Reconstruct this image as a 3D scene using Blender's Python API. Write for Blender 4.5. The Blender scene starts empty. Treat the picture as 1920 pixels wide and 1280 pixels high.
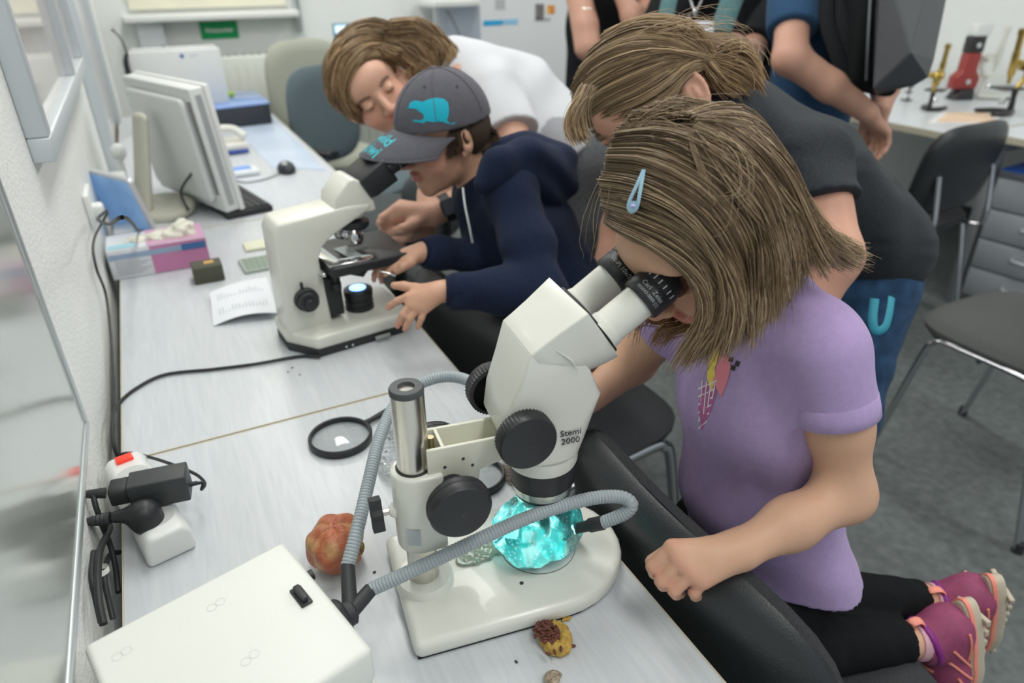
import bpy, bmesh, math, random
import numpy as np
from mathutils import Vector, Matrix
S = bpy.context.scene
COL = S.collection
PI = math.pi
# ---------------------------------------------------------------- camera, world, lights, exposure
CAM_H = 1.34
RC = np.array([[0.89335862, -0.22139159, 0.39101937], [-0.44921143, -0.41885931, 0.78915522], [-0.01093023, -0.88064899, -0.47364321]])
FPX = 1300.0
cd = bpy.data.cameras.new('camera'); camo = bpy.data.objects.new('camera', cd); COL.objects.link(camo)
m = Matrix(((RC[0, 0], -RC[0, 1], -RC[0, 2], 0), (RC[1, 0], -RC[1, 1], -RC[1, 2], 0), (RC[2, 0], -RC[2, 1], -RC[2, 2], CAM_H), (0, 0, 0, 1)))
camo.matrix_world = m
cd.sensor_width = 36; cd.lens = FPX / 1920 * 36; cd.clip_start = 0.02; cd.clip_end = 60
cd.dof.use_dof = True; cd.dof.focus_distance = 0.74; cd.dof.aperture_fstop = 4.0
S.camera = camo
S.view_settings.view_transform = 'Standard'; S.view_settings.look = 'None'
S.view_settings.gamma = 1; S.view_settings.use_curve_mapping = False
S.view_settings.exposure = 0.37
w = bpy.data.worlds.new('world'); S.world = w; w.use_nodes = True
w.node_tree.nodes['Background'].inputs[0].default_value = (0.86, 0.93, 1.0, 1)
w.node_tree.nodes['Background'].inputs[1].default_value = 0.4
CEIL = 2.75
def area(name, x, y, sx, sy, power, col=(1, 0.985, 0.94)):
    l = bpy.data.lights.new(name, 'AREA'); l.shape = 'RECTANGLE'; l.size = sx; l.size_y = sy
    l.energy = power; l.color = col
    o = bpy.data.objects.new(name, l); o.location = (x, y, CEIL - 0.09); COL.objects.link(o)
    return o
LAMPS = [(0.5, -0.5), (0.5, 1.5), (0.5, 3.5), (2.4, -0.5), (2.4, 1.5), (2.4, 3.5)]
for lx, ly in LAMPS:
    area('ceiling_tube_light', lx, ly, 0.30, 1.4, 15)

# ---------------------------------------------------------------- helpers
def cray(px, py):
    return RC @ np.array([px - 960.0, py - 640.0, FPX])
def PZ(px, py, z):
    r = cray(px, py); t = (z - CAM_H) / r[2]; p = r * t; p[2] += CAM_H; return p
def PX(px, py, x):
    r = cray(px, py); t = x / r[0]; p = r * t; p[2] += CAM_H; return p
def PY(px, py, y):
    r = cray(px, py); t = y / r[1]; p = r * t; p[2] += CAM_H; return p
def PD(px, py, d):
    p = cray(px, py) * (d / FPX); p[2] += CAM_H; return p
VIEW = RC @ np.array([0, 0, 1.0])
def V(*a): return np.array(a, float)
def nrm(v):
    v = np.array(v, float); return v / (np.linalg.norm(v) + 1e-12)
class Fr:
    def __init__(s, o, deg):
        s.o = np.array(o, float); t = math.radians(deg); s.deg = deg
        s.u = V(math.cos(t), math.sin(t), 0); s.v = V(-math.sin(t), math.cos(t), 0)
    def W(s, a, b, z):
        p = s.o + a * s.u + b * s.v; return V(p[0], p[1], z)
    def D(s, a, b, z): return a * s.u + b * s.v + V(0, 0, z)

MATS = {}
def mat(name, col, rough=0.5, metal=0.0, var=0.0, vscale=20, bump=0.0, bscale=60, spec=0.5, trans=0.0, ior=1.45, emit=None, estr=0, sss=0.0, coat=0.0, stretch=None, attr=None, sheen=0.0, alpha=1.0, col2=None):
    if name in MATS: return MATS[name]
    M = bpy.data.materials.new(name); M.use_nodes = True; n = M.node_tree.nodes; L = M.node_tree.links
    b = n['Principled BSDF']; c4 = (col[0], col[1], col[2], 1)
    b.inputs['Base Color'].default_value = c4; b.inputs['Roughness'].default_value = rough; b.inputs['Metallic'].default_value = metal
    b.inputs['Specular IOR Level'].default_value = spec; b.inputs['IOR'].default_value = ior
    b.inputs['Transmission Weight'].default_value = trans; b.inputs['Coat Weight'].default_value = coat; b.inputs['Alpha'].default_value = alpha
    b.inputs['Sheen Weight'].default_value = sheen
    if sss: b.inputs['Subsurface Weight'].default_value = sss; b.inputs['Subsurface Radius'].default_value = (1, .35, .2); b.inputs['Subsurface Scale'].default_value = 0.006
    if emit: b.inputs['Emission Color'].default_value = (*emit, 1); b.inputs['Emission Strength'].default_value = estr
    vec = None
    if var or bump or col2:
        tc = n.new('ShaderNodeTexCoord'); mp = n.new('ShaderNodeMapping'); L.new(tc.outputs['Object'], mp.inputs[0])
        if stretch: mp.inputs['Scale'].default_value = stretch
        vec = mp.outputs[0]
    src = None
    if attr:
        a = n.new('ShaderNodeAttribute'); a.attribute_name = attr; src = a.outputs['Color']
    if var or col2:
        ns = n.new('ShaderNodeTexNoise'); ns.inputs['Scale'].default_value = vscale; ns.inputs['Detail'].default_value = 5; L.new(vec, ns.inputs['Vector'])
        rp = n.new('ShaderNodeValToRGB'); rp.color_ramp.elements[0].position = 0.3; rp.color_ramp.elements[1].position = 0.7
        L.new(ns.outputs['Fac'], rp.inputs[0])
        if col2:
            rp.color_ramp.elements[0].color = c4; rp.color_ramp.elements[1].color = (*col2, 1)
            cur = rp.outputs[0]
        else:
            rp.color_ramp.elements[0].color = (1 - var,) * 3 + (1,); rp.color_ramp.elements[1].color = (1 + var * .5,) * 3 + (1,)
            mx = n.new('ShaderNodeMix'); mx.data_type = 'RGBA'; mx.blend_type = 'MULTIPLY'; mx.inputs[0].default_value = 1
            mx.inputs[6].default_value = c4
            if src: L.new(src, mx.inputs[6])
            L.new(rp.outputs[0], mx.inputs[7]); cur = mx.outputs[2]
        L.new(cur, b.inputs['Base Color'])
    elif src: L.new(src, b.inputs['Base Color'])
    if bump:
        nb = n.new('ShaderNodeTexNoise'); nb.inputs['Scale'].default_value = bscale; nb.inputs['Detail'].default_value = 4; L.new(vec, nb.inputs['Vector'])
        bp = n.new('ShaderNodeBump'); bp.inputs['Strength'].default_value = bump; bp.inputs['Distance'].default_value = 0.002
        L.new(nb.outputs['Fac'], bp.inputs['Height']); L.new(bp.outputs[0], b.inputs['Normal'])
    MATS[name] = M; return M
SMOOTH_ANG = math.radians(40)
class MB:
    """collects shapes, links them as one mesh object"""
    def __init__(s): s.v = []; s.f = []
    def add(s, vs, fs):
        o = len(s.v); s.v += [tuple(map(float, p)) for p in vs]; s.f += [tuple(i + o for i in f) for f in fs]; return s
    def hexa(s, p8):  # 4 bottom (ccw), 4 top
        return s.add(p8, [(3, 2, 1, 0), (4, 5, 6, 7), (0, 1, 5, 4), (1, 2, 6, 5), (2, 3, 7, 6), (3, 0, 4, 7)])
    def box(s, c, size, ax=None, deg=0):
        c = np.array(c, float)
        if ax is None:
            t = math.radians(deg); ax = (V(math.cos(t), math.sin(t), 0), V(-math.sin(t), math.cos(t), 0), V(0, 0, 1))
        a, b, d = [np.array(q, float) * k / 2 for q, k in zip(ax, size)]
        return s.hexa([c - a - b - d, c + a - b - d, c + a + b - d, c - a + b - d, c - a - b + d, c + a - b + d, c + a + b + d, c - a + b + d])
    def prism(s, poly, h, o=(0, 0, 0), ax=None):
        """poly in (u,v) of ax, extruded from h[0] to h[1] along ax[2]"""
        if ax is None: ax = (V(1, 0, 0), V(0, 1, 0), V(0, 0, 1))
        o = np.array(o, float); a, b, d = [np.array(q, float) for q in ax]; n = len(poly)
        vs = [o + a * p[0] + b * p[1] + d * h[0] for p in poly] + [o + a * p[0] + b * p[1] + d * h[1] for p in poly]
        return s.add(vs, [tuple(range(n - 1, -1, -1)), tuple(range(n, 2 * n))] + [(i, (i + 1) % n, (i + 1) % n + n, i + n) for i in range(n)])
    def lathe(s, prof, o, axis=(0, 0, 1), seg=28, caps=True):
        """prof: list of (r, h) along axis"""
        o = np.array(o, float); d = nrm(axis); t = V(1, 0, 0) if abs(d[0]) < .9 else V(0, 1, 0)
        a = nrm(np.cross(d, t)); b = np.cross(d, a); vs = []; fs = []
        for r, h in prof:
            for k in range(seg):
                q = 2 * PI * k / seg; vs.append(o + d * h + (a * math.cos(q) + b * math.sin(q)) * r)
        for i in range(len(prof) - 1):
            for k in range(seg):
                k2 = (k + 1) % seg; fs.append((i * seg + k, i * seg + k2, (i + 1) * seg + k2, (i + 1) * seg + k))
        if caps:
            fs.append(tuple(range(seg - 1, -1, -1))); fs.append(tuple((len(prof) - 1) * seg + k for k in range(seg)))
        return s.add(vs, fs)
    def cyl(s, p0, p1, r0, r1=None, seg=20):
        p0 = np.array(p0, float); p1 = np.array(p1, float); r1 = r0 if r1 is None else r1
        return s.lathe([(r0, 0), (r1, np.linalg.norm(p1 - p0))], p0, p1 - p0, seg)
    def ball(s, c, r, seg=16, rings=10, R=None):
        c = np.array(c, float); r = np.array(r if hasattr(r, '__len__') else (r, r, r), float); vs = []; fs = []
        R = np.eye(3) if R is None else R
        for i in range(rings + 1):
            th = PI * i / rings
            for k in range(seg):
                q = 2 * PI * k / seg; p = V(math.sin(th) * math.cos(q), math.sin(th) * math.sin(q), math.cos(th)) * r; vs.append(c + R @ p)
        for i in range(rings):
            for k in range(seg):
                k2 = (k + 1) % seg; fs.append((i * seg + k, (i + 1) * seg + k, (i + 1) * seg + k2, i * seg + k2))
        return s.add(vs, fs)
    def tube(s, pts, r, seg=10, sub=0, caps=True, flat=None):
        P = [np.array(p, float) for p in pts]
        if sub: P = spline(P, sub)
        n = len(P); rr = r if hasattr(r, '__len__') else [r] * n
        if len(rr) != n: rr = np.interp(np.linspace(0, 1, n), np.linspace(0, 1, len(rr)), rr)
        vs = []; fs = []; up = None
        for i in range(n):
            d = nrm(P[min(i + 1, n - 1)] - P[max(i - 1, 0)])
            if up is None:
                up = V(0, 0, 1) if abs(d[2]) < .9 else V(1, 0, 0)
            a = nrm(np.cross(d, up)); b = np.cross(a, d); up = b
            f1, f2 = flat if flat else (1, 1)
            for k in range(seg):
                q = 2 * PI * k / seg; vs.append(P[i] + (a * math.cos(q) * f1 + b * math.sin(q) * f2) * rr[i])
        for i in range(n - 1):
            for k in range(seg):
                k2 = (k + 1) % seg; fs.append((i * seg + k, (i + 1) * seg + k, (i + 1) * seg + k2, i * seg + k2))
        if caps:
            fs.append(tuple(range(seg))); fs.append(tuple((n - 1) * seg + k for k in range(seg - 1, -1, -1)))
        return s.add(vs, fs)
    def grid(s, P, thick=0.0):
        """P: 2D list of points -> sheet, with thickness along z"""
        n = len(P); k = len(P[0]); o = []
        for r in P: o += [np.array(q, float) for q in r]
        if not thick:
            return s.add(o, [(i * k + j, (i + 1) * k + j, (i + 1) * k + j + 1, i * k + j + 1) for i in range(n - 1) for j in range(k - 1)])
        N = n * k; lo = [q - V(0, 0, thick) if not hasattr(thick, '__len__') else q - np.array(thick) for q in o]
        fs = [(i * k + j, (i + 1) * k + j, (i + 1) * k + j + 1, i * k + j + 1) for i in range(n - 1) for j in range(k - 1)]
        fs += [tuple(N + t for t in f[::-1]) for f in fs]
        bd = [j for j in range(k)] + [i * k + k - 1 for i in range(1, n)] + [(n - 1) * k + j for j in range(k - 2, -1, -1)] + [i * k for i in range(n - 2, 0, -1)]
        for a, b in zip(bd, bd[1:] + bd[:1]): fs.append((a, b, b + N, a + N))
        return s.add(o + lo, fs)
    def build(s, name, material, parent=None, bevel=0, bseg=2, smooth=True, ang=None, subsurf=0, origin=None):
        me = bpy.data.meshes.new(name)
        off = np.zeros(3)
        if parent is not None: off = wloc(parent)
        if origin is not None: off = np.array(origin, float)
        arr = [(p[0] - off[0], p[1] - off[1], p[2] - off[2]) for p in s.v]
        me.from_pydata(arr, [], s.f); me.validate()
        bm = bmesh.new(); bm.from_mesh(me); bmesh.ops.recalc_face_normals(bm, faces=bm.faces[:]); bm.to_mesh(me); bm.free()
        me.materials.append(material)
        o = bpy.data.objects.new(name, me); COL.objects.link(o)
        if parent is not None: o.parent = parent
        if origin is not None and parent is None: o.location = off
        if origin is not None and parent is not None: o.location = off - wloc(parent)
        if smooth:
            me.shade_smooth()
            me.set_sharp_from_angle(angle=ang if ang is not None else SMOOTH_ANG)
        if bevel:
            b = o.modifiers.new('b', 'BEVEL'); b.width = bevel; b.segments = bseg; b.limit_method = 'ANGLE'; b.angle_limit = math.radians(35); b.harden_normals = False
            if smooth: me.set_sharp_from_angle(angle=math.radians(60)) if bseg < 2 else me.set_sharp_from_angle(angle=PI)
        if subsurf:
            m_ = o.modifiers.new('s', 'SUBSURF'); m_.levels = subsurf; m_.render_levels = subsurf
        return o
def wloc(o):
    p = np.zeros(3)
    while o is not None:
        p = p + np.array(o.location); o = o.parent
    return p
def spline(P, sub=6):
    P = [np.array(p, float) for p in P]; Q = [2 * P[0] - P[1]] + P + [2 * P[-1] - P[-2]]; out = []
    for i in range(1, len(Q) - 2):
        for k in range(sub):
            t = k / sub; a, b, c, d = Q[i - 1:i + 3]
            out.append(.5 * ((2 * b) + (c - a) * t + (2 * a - 5 * b + 4 * c - d) * t * t + (3 * b - a - 3 * c + d) * t ** 3))
    out.append(P[-1]); return out
def thing(name, label, cat, loc=(0, 0, 0), group=None):
    o = bpy.data.objects.new(name, None); COL.objects.link(o); o.location = [float(q) for q in loc]
    o.empty_display_size = 0.02
    return tag(o, label, cat, group)
def tag(o, label=None, cat=None, group=None):
    if label: o['label'] = label
    if cat: o['category'] = cat
    if group: o['group'] = group
    return o
def struct(o, label=None):
    o['kind'] = 'structure'
    if label: o['label'] = label
    return o
def copy_tree(o, parent=None):
    c = o.copy(); COL.objects.link(c); c.parent = parent
    for ch in list(o.children): copy_tree(ch, c)
    return c
def text(body, name, size, origin, xdir, ydir, material, parent=None, depth=0.0004, align='CENTER', bold=0.0, label=None, wrap=None):
    cu = bpy.data.curves.new(name, 'FONT'); cu.body = body; cu.size = size; cu.align_x = align; cu.align_y = 'CENTER'; cu.extrude = depth; cu.offset = bold; cu.resolution_u = 3
    t = bpy.data.objects.new(name, cu); COL.objects.link(t)
    dg = bpy.context.evaluated_depsgraph_get(); dg.update()
    me = bpy.data.meshes.new_from_object(t.evaluated_get(dg)); bpy.data.objects.remove(t); bpy.data.curves.remove(cu)
    x = nrm(xdir); y = nrm(np.array(ydir) - x * np.dot(x, ydir)); z = np.cross(x, y)
    off = wloc(parent) if parent is not None else np.zeros(3)
    for v in me.vertices:
        c = np.array(v.co); p = wrap(c) if wrap else np.array(origin) + x * c[0] + y * c[1] + z * c[2]
        v.co = p - off
    me.materials.clear(); me.materials.append(material)
    o = bpy.data.objects.new(name, me); COL.objects.link(o); o.parent = parent
    if label: o['label'] = label
    return o
def rrect(w, h, r, n=5, cx=0, cy=0):
    out = []
    for sx, sy, a0 in ((1, 1, 0), (-1, 1, PI / 2), (-1, -1, PI), (1, -1, 1.5 * PI)):
        for k in range(n + 1):
            a = a0 + PI / 2 * k / n; out.append((cx + sx * (w / 2 - r) + r * math.cos(a), cy + sy * (h / 2 - r) + r * math.sin(a)))
    return out
# ---- signed-distance modelling: smooth unions of tapered limbs meshed with surface nets
def cone(a, b, ra, rb, k=0.012): return ('cone', np.array(a, float), np.array(b, float), float(ra), float(rb), k)
def ell(c, r, R=None, k=0.012, op='+'): return ('ell' + op, np.array(c, float), np.array(r, float), np.eye(3) if R is None else np.array(R, float), None, k)
def econe(a, b, wa, da, wb, db, side, k=0.02): return ('econe', np.array(a, float), np.array(b, float), (wa, da, wb, db), nrm(side), k)
def bx(c, half, R=None, rad=0.005, k=0.01, op='+'): return ('box' + op, np.array(c, float), np.array(half, float), np.eye(3) if R is None else np.array(R, float), rad, k)
def _aabb(p):
    t = p[0]
    if t == 'cone': r = max(p[3], p[4]); return np.minimum(p[1], p[2]) - r, np.maximum(p[1], p[2]) + r
    if t == 'econe': r = max(p[3]); return np.minimum(p[1], p[2]) - r, np.maximum(p[1], p[2]) + r
    if t[:3] == 'ell': r = p[2].max(); return p[1] - r, p[1] + r
    r = np.linalg.norm(p[2]) + p[4]; return p[1] - r, p[1] + r
def _d(p, X):
    t = p[0]
    if t == 'cone':
        ba = p[2] - p[1]; q = X - p[1]; L = max(ba @ ba, 1e-9); h = np.clip(q @ ba / L, 0, 1)
        return np.sqrt(((q - h[:, None] * ba) ** 2).sum(1)) - (p[3] + (p[4] - p[3]) * h)
    if t == 'econe':
        ba = p[2] - p[1]; q = X - p[1]; L = max(ba @ ba, 1e-9); h = np.clip(q @ ba / L, 0, 1)
        q = q - h[:, None] * ba; ax = nrm(ba); s = nrm(p[4] - ax * (ax @ p[4])); d = np.cross(ax, s)
        wa, da, wb, db = p[3]; rw = wa + (wb - wa) * h; rd = da + (db - da) * h; rl = np.minimum(rw, rd)
        a = q @ s; b = q @ d; c = q @ ax
        k0 = np.sqrt((a / rw) ** 2 + (b / rd) ** 2 + (c / rl) ** 2) + 1e-9; k1 = np.sqrt((a / rw ** 2) ** 2 + (b / rd ** 2) ** 2 + (c / rl ** 2) ** 2) + 1e-9
        return np.where(k0 < .05, -np.minimum(rw, rd), k0 * (k0 - 1) / k1)
    q = (X - p[1]) @ p[3]
    if t[:3] == 'ell':
        r = p[2]; k0 = np.sqrt(((q / r) ** 2).sum(1)) + 1e-9; k1 = np.sqrt(((q / r ** 2) ** 2).sum(1)) + 1e-9
        return np.where(k0 < .05, -r.min(), k0 * (k0 - 1) / k1)
    q = np.abs(q) - (p[2] - p[4]); return np.sqrt((np.maximum(q, 0) ** 2).sum(1)) + np.minimum(q.max(1), 0) - p[4]
def _comb(cur, d, k, sub):
    if sub:
        h = np.maximum(k - np.abs(-d - cur), 0) / k; return np.maximum(cur, -d) + h * h * k * .25
    h = np.maximum(k - np.abs(cur - d), 0) / k; return np.minimum(cur, d) - h * h * k * .25
def _eval(groups, C, X, margin):
    """C: block centres (n,3) or None; X: (n,m,3) points"""
    n, m_, _ = X.shape; tot = np.full((n, m_), 9.0)
    for prims, cuts, gk in groups:
        cur = np.full((n, m_), 9.0)
        for p in prims:
            lo, hi = _aabb(p); mg = margin + p[5]
            idx = np.nonzero(((C > lo - mg) & (C < hi + mg)).all(1))[0] if C is not None else np.arange(n)
            if not len(idx): continue
            d = _d(p, X[idx].reshape(-1, 3)).reshape(len(idx), m_)
            cur[idx] = _comb(cur[idx], d, p[5], p[0][-1] == '-')
        for cp, cn in cuts:
            cur = np.maximum(cur, (X - np.array(cp)) @ nrm(cn))
        h = np.maximum(gk - np.abs(tot - cur), 0) / gk; tot = np.minimum(tot, cur) - h * h * gk * .25
    return tot
def sdf_mesh(groups, h, disp=None, damp=0.0):
    """groups: list of (prims, cuts, k) or list of prims"""
    if groups and isinstance(groups[0][0], str): groups = [(groups, [], 0.004)]
    groups = [g if len(g) == 3 else (g[0], g[1], 0.004) for g in groups]
    bbs = [_aabb(p) for g in groups for p in g[0] if p[0][-1] != '-']
    lo = np.min([b[0] for b in bbs], 0) - 3 * h - damp; hi = np.max([b[1] for b in bbs], 0) + 3 * h + damp
    B = 8; nb = np.ceil((hi - lo) / (B * h)).astype(int) + 1
    I = np.stack(np.meshgrid(*[np.arange(q) for q in nb], indexing='ij'), -1).reshape(-1, 3)
    Cn = lo + (I * B + (B - 1) / 2) * h
    dc = _eval(groups, None, Cn[:, None, :], 0)[:, 0]
    half = B * h * .5 * 1.75 + damp + 0.004
    keep = np.abs(dc) < half * 1.35
    g = np.stack(np.meshgrid(*[np.arange(B)] * 3, indexing='ij'), -1).reshape(-1, 3) * h
    dims = nb * B; vals = np.empty(dims, np.float32)
    big = np.where(dc < 0, -1, 1).reshape(nb).astype(np.float32)
    vals[:] = np.repeat(np.repeat(np.repeat(big, B, 0), B, 1), B, 2)
    Ik = I[keep]; Ck = Cn[keep]
    for s0 in range(0, len(Ik), 400):
        ii = Ik[s0:s0 + 400]; cc = Ck[s0:s0 + 400]
        X = (lo + ii * B * h)[:, None, :] + g[None]
        d = _eval(groups, cc, X, half)
        if disp is not None: d = d + disp(X.reshape(-1, 3)).reshape(d.shape)
        for (i, j, k), v in zip(ii * B, d.astype(np.float32).reshape(-1, B, B, B)): vals[i:i + B, j:j + B, k:k + B] = v
    vals[0] = vals[-1] = 1; vals[:, 0] = vals[:, -1] = 1; vals[:, :, 0] = vals[:, :, -1] = 1
    ins = vals < 0
    c = ins[:-1, :-1, :-1].astype(np.int8)
    for a, b, e in ((1, 0, 0), (0, 1, 0), (0, 0, 1), (1, 1, 0), (1, 0, 1), (0, 1, 1), (1, 1, 1)):
        c = c + ins[a:ins.shape[0] - 1 + a, b:ins.shape[1] - 1 + b, e:ins.shape[2] - 1 + e]
    act = np.argwhere((c > 0) & (c < 8)); del c
    vid = np.full(dims, -1, np.int32); vid[act[:, 0], act[:, 1], act[:, 2]] = np.arange(len(act))
    acc = np.zeros((len(act), 3)); cnt = np.zeros(len(act))
    cor = [(0, 0, 0), (1, 0, 0), (0, 1, 0), (1, 1, 0), (0, 0, 1), (1, 0, 1), (0, 1, 1), (1, 1, 1)]
    cv = [vals[act[:, 0] + a, act[:, 1] + b, act[:, 2] + e] for a, b, e in cor]
    for i in range(8):
        for ax in range(3):
            if cor[i][ax]: continue
            j = i + (1 << ax); va, vb = cv[i], cv[j]; mk = (va < 0) != (vb < 0)
            t = np.where(mk, va / np.where(mk, va - vb, 1), 0)
            pt = np.tile(np.array(cor[i], float), (len(act), 1)); pt[:, ax] += t
            acc[mk] += pt[mk]; cnt[mk] += 1
    verts = lo + (act + acc / cnt[:, None]) * h
    quads = []
    for ax in range(3):
        sl0 = [slice(1, -1)] * 3; sl1 = [slice(1, -1)] * 3; sl1[ax] = slice(2, None)
        A = ins[tuple(sl0)]; Bq = ins[tuple(sl1)]
        e = np.argwhere(A != Bq) + 1; inside = ins[e[:, 0], e[:, 1], e[:, 2]]
        u, v = [(1, 2), (2, 0), (0, 1)][ax]
        def g_(du, dv):
            q = e.copy(); q[:, u] -= du; q[:, v] -= dv; return vid[q[:, 0], q[:, 1], q[:, 2]]
        q = np.stack([g_(0, 0), g_(1, 0), g_(1, 1), g_(0, 1)], 1)
        q[~inside] = q[~inside][:, ::-1]; quads.append(q[(q >= 0).all(1)])
    return verts, np.concatenate(quads)
def np_mesh(name, verts, faces, material, parent=None, colors=None, smooth=True):
    off = wloc(parent) if parent is not None else np.zeros(3)
    me = bpy.data.meshes.new(name); nv = len(verts); nf, k = faces.shape
    me.vertices.add(nv); me.vertices.foreach_set('co', (verts - off).astype(np.float32).ravel())
    me.loops.add(nf * k); me.loops.foreach_set('vertex_index', faces.astype(np.int32).ravel())
    me.polygons.add(nf); me.polygons.foreach_set('loop_start', np.arange(0, nf * k, k, dtype=np.int32))
    me.update(calc_edges=True); me.validate()
    if smooth: me.shade_smooth()
    if colors is not None:
        ca = me.color_attributes.new('Col', 'FLOAT_COLOR', 'POINT')
        c4 = np.ones((nv, 4), np.float32); c4[:, :3] = colors; ca.data.foreach_set('color', c4.ravel())
    me.materials.append(material)
    o = bpy.data.objects.new(name, me); COL.objects.link(o); o.parent = parent
    return o
def sdf_obj(name, groups, h, material, parent=None, disp=None, damp=0.0, color=None):
    v, f = sdf_mesh(groups, h, disp, damp)
    return np_mesh(name, v, f, material, parent, color(v) if color else None)
def rotm(fwd, up):
    """columns: right, fwd, up"""
    f = nrm(fwd); r = nrm(np.cross(f, up)); u = np.cross(r, f); return np.stack([r, f, u], 1)
# ---------------------------------------------------------------- the room
M_wall = mat('wall_paint', (0.80, 0.83, 0.82), 0.75, var=.03, vscale=3, bump=.15, bscale=200)
M_wall2 = mat('wall_paint_textured', (0.78, 0.80, 0.78), 0.85, var=.03, vscale=8, bump=.9, bscale=160)
M_floor = mat('floor_linoleum', (0.105, 0.12, 0.122), 0.36, var=.0, bump=.05, bscale=90, col2=(0.175, 0.195, 0.19), vscale=35)
M_white = mat('white_lacquer', (0.82, 0.84, 0.82), 0.35)
M_alu = mat('aluminium', (0.62, 0.66, 0.68), 0.38, .75)
M_aluw = mat('pale_aluminium', (0.60, 0.65, 0.68), 0.42, .35)
M_dark = mat('dark_gap_grey', (0.11, 0.12, 0.13), 0.6)
XW = -0.168; YB = 4.5; XR = 4.1; YF = -1.6; XL2 = XW
def slab(name, c, size, m, bevel=0, parent=None):
    return MB().box(c, size).build(name, m, parent, bevel=bevel)
struct(slab('floor', ((XW + XR) / 2, (YF + YB) / 2, -.05), (XR - XW + .4, YB - YF + .4, .1), M_floor), 'dark grey speckled linoleum floor')
struct(slab('ceiling', ((XW + XR) / 2, (YF + YB) / 2, CEIL + .05), (XR - XW + .4, YB - YF + .4, .1), mat('ceiling_white', (.84, .85, .84), .9)))
struct(slab('wall_left', (XW - .06, (YF + YB) / 2, CEIL / 2), (.12, YB - YF, CEIL), M_wall2), 'rough white plastered wall beside the desks')
struct(slab('wall_back', ((XW + XR) / 2, YB + .06, CEIL / 2), (XR - XW + .24, .12, CEIL), M_wall))
struct(slab('wall_right', (XR + .06, (YF + YB) / 2, CEIL / 2), (.12, YB - YF, CEIL), M_wall))
struct(slab('baseboard_right', (XR - .008, (YF + YB) / 2, .05), (.016, YB - YF, .1), mat('skirting_dark', (.05, .055, .055), .5)))
struct(slab('baseboard_back', (2, YB - .008, .05), (4.2, .016, .1), MATS['skirting_dark']))
for i_, (lx, ly) in enumerate(LAMPS):
    t = thing('ceiling_light', ('ceiling lamp over the desk row, behind the viewer', 'ceiling lamp over the stereo microscope desk', 'ceiling lamp over the far desk by the window', 'ceiling lamp at the right, behind the viewer', 'ceiling lamp above the standing chair at the right', 'ceiling lamp near the poster stand')[i_], 'ceiling light', (lx, ly, CEIL - .08), 'ceiling lamps above the desks')
    MB().box((lx, ly, CEIL - .035), (.34, 1.46, .07)).build('housing', M_white, t, bevel=.005)
# window sill and blind on the back wall (only its lower end is in the picture)
t0 = PY(235, 36, YB); t1 = PY(548, 22, YB)
sz = (t0[2] + t1[2]) / 2
wd = MB().box(((t0[0] + t1[0]) / 2, YB - .01, sz + .75), (t1[0] - t0[0] - .06, .03, 1.42)).build('window_1', mat('cream_blind', (.80, .78, .63), .7, var=.05, vscale=4), None)
struct(wd, 'window covered by a cream roller blind')
struct(MB().box(((t0[0] + t1[0]) / 2, YB - .07, sz), (t1[0] - t0[0] + .02, .15, .035)).build('trim_1', M_white, None, bevel=.006), 'white window sill')
struct(MB().box((t1[0] + .02, YB - .03, sz + .35), (.035, .05, .9)).build('trim_2', M_alu, None, bevel=.006), 'grey strip at the right end of the window sill')
# green emergency sign
sg0 = PY(372, 40, YB - .005); sg1 = PY(443, 40, YB - .005); sgb = PY(376, 73, YB - .005)
sc_ = (sg0 + sg1) / 2; hh = sg0[2] - sgb[2]
sign = thing('emergency_sign', 'green sign with white lettering on the wall under the window', 'sign', (sc_[0], YB - .004, sc_[2] - hh / 2))
MB().box((sc_[0], YB - .006, sc_[2] - hh / 2), (sg1[0] - sg0[0], .006, hh)).build('sign_plate', mat('sign_green', (.0, .33, .10), .5), sign, bevel=.002)
text('Notausstieg', 'lettering', .030, (sc_[0], YB - .0105, sc_[2] - hh / 2), (1, 0, 0), (0, 0, 1), mat('sign_white', (.9, .92, .9), .5), sign, .0006, bold=.0006)
# radiator on the back wall
ra = PY(412, 110, YB - .12); rb = PY(505, 108, YB - .12)
rt = thing('radiator', 'pale grey panel radiator below the window sill behind the beige chair', 'radiator', (1.0, YB - .09, .12))
rx0, rx1, rz = .35, 1.42, .93
MB().box(((rx0 + rx1) / 2, YB - .09, rz / 2 + .06), (rx1 - rx0, .1, rz - .12)).build('panel', mat('radiator_enamel', (.72, .75, .70), .4), rt, bevel=.012)
g = MB()
for i in range(26): g.box((rx0 + .02 + (rx1 - rx0 - .04) * i / 25, YB - .09, rz + .004), (.012, .085, .012))
o = g.build('top_grille', mat('radiator_grille', (.5, .53, .5), .5), rt)
g = MB()
for i in range(21): g.box((rx0 + .03 + (rx1 - rx0 - .06) * i / 20, YB - .143, rz / 2 + .06), (.006, .008, rz - .2))
g.build('rib', MATS['radiator_enamel'], rt, bevel=.002)
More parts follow.
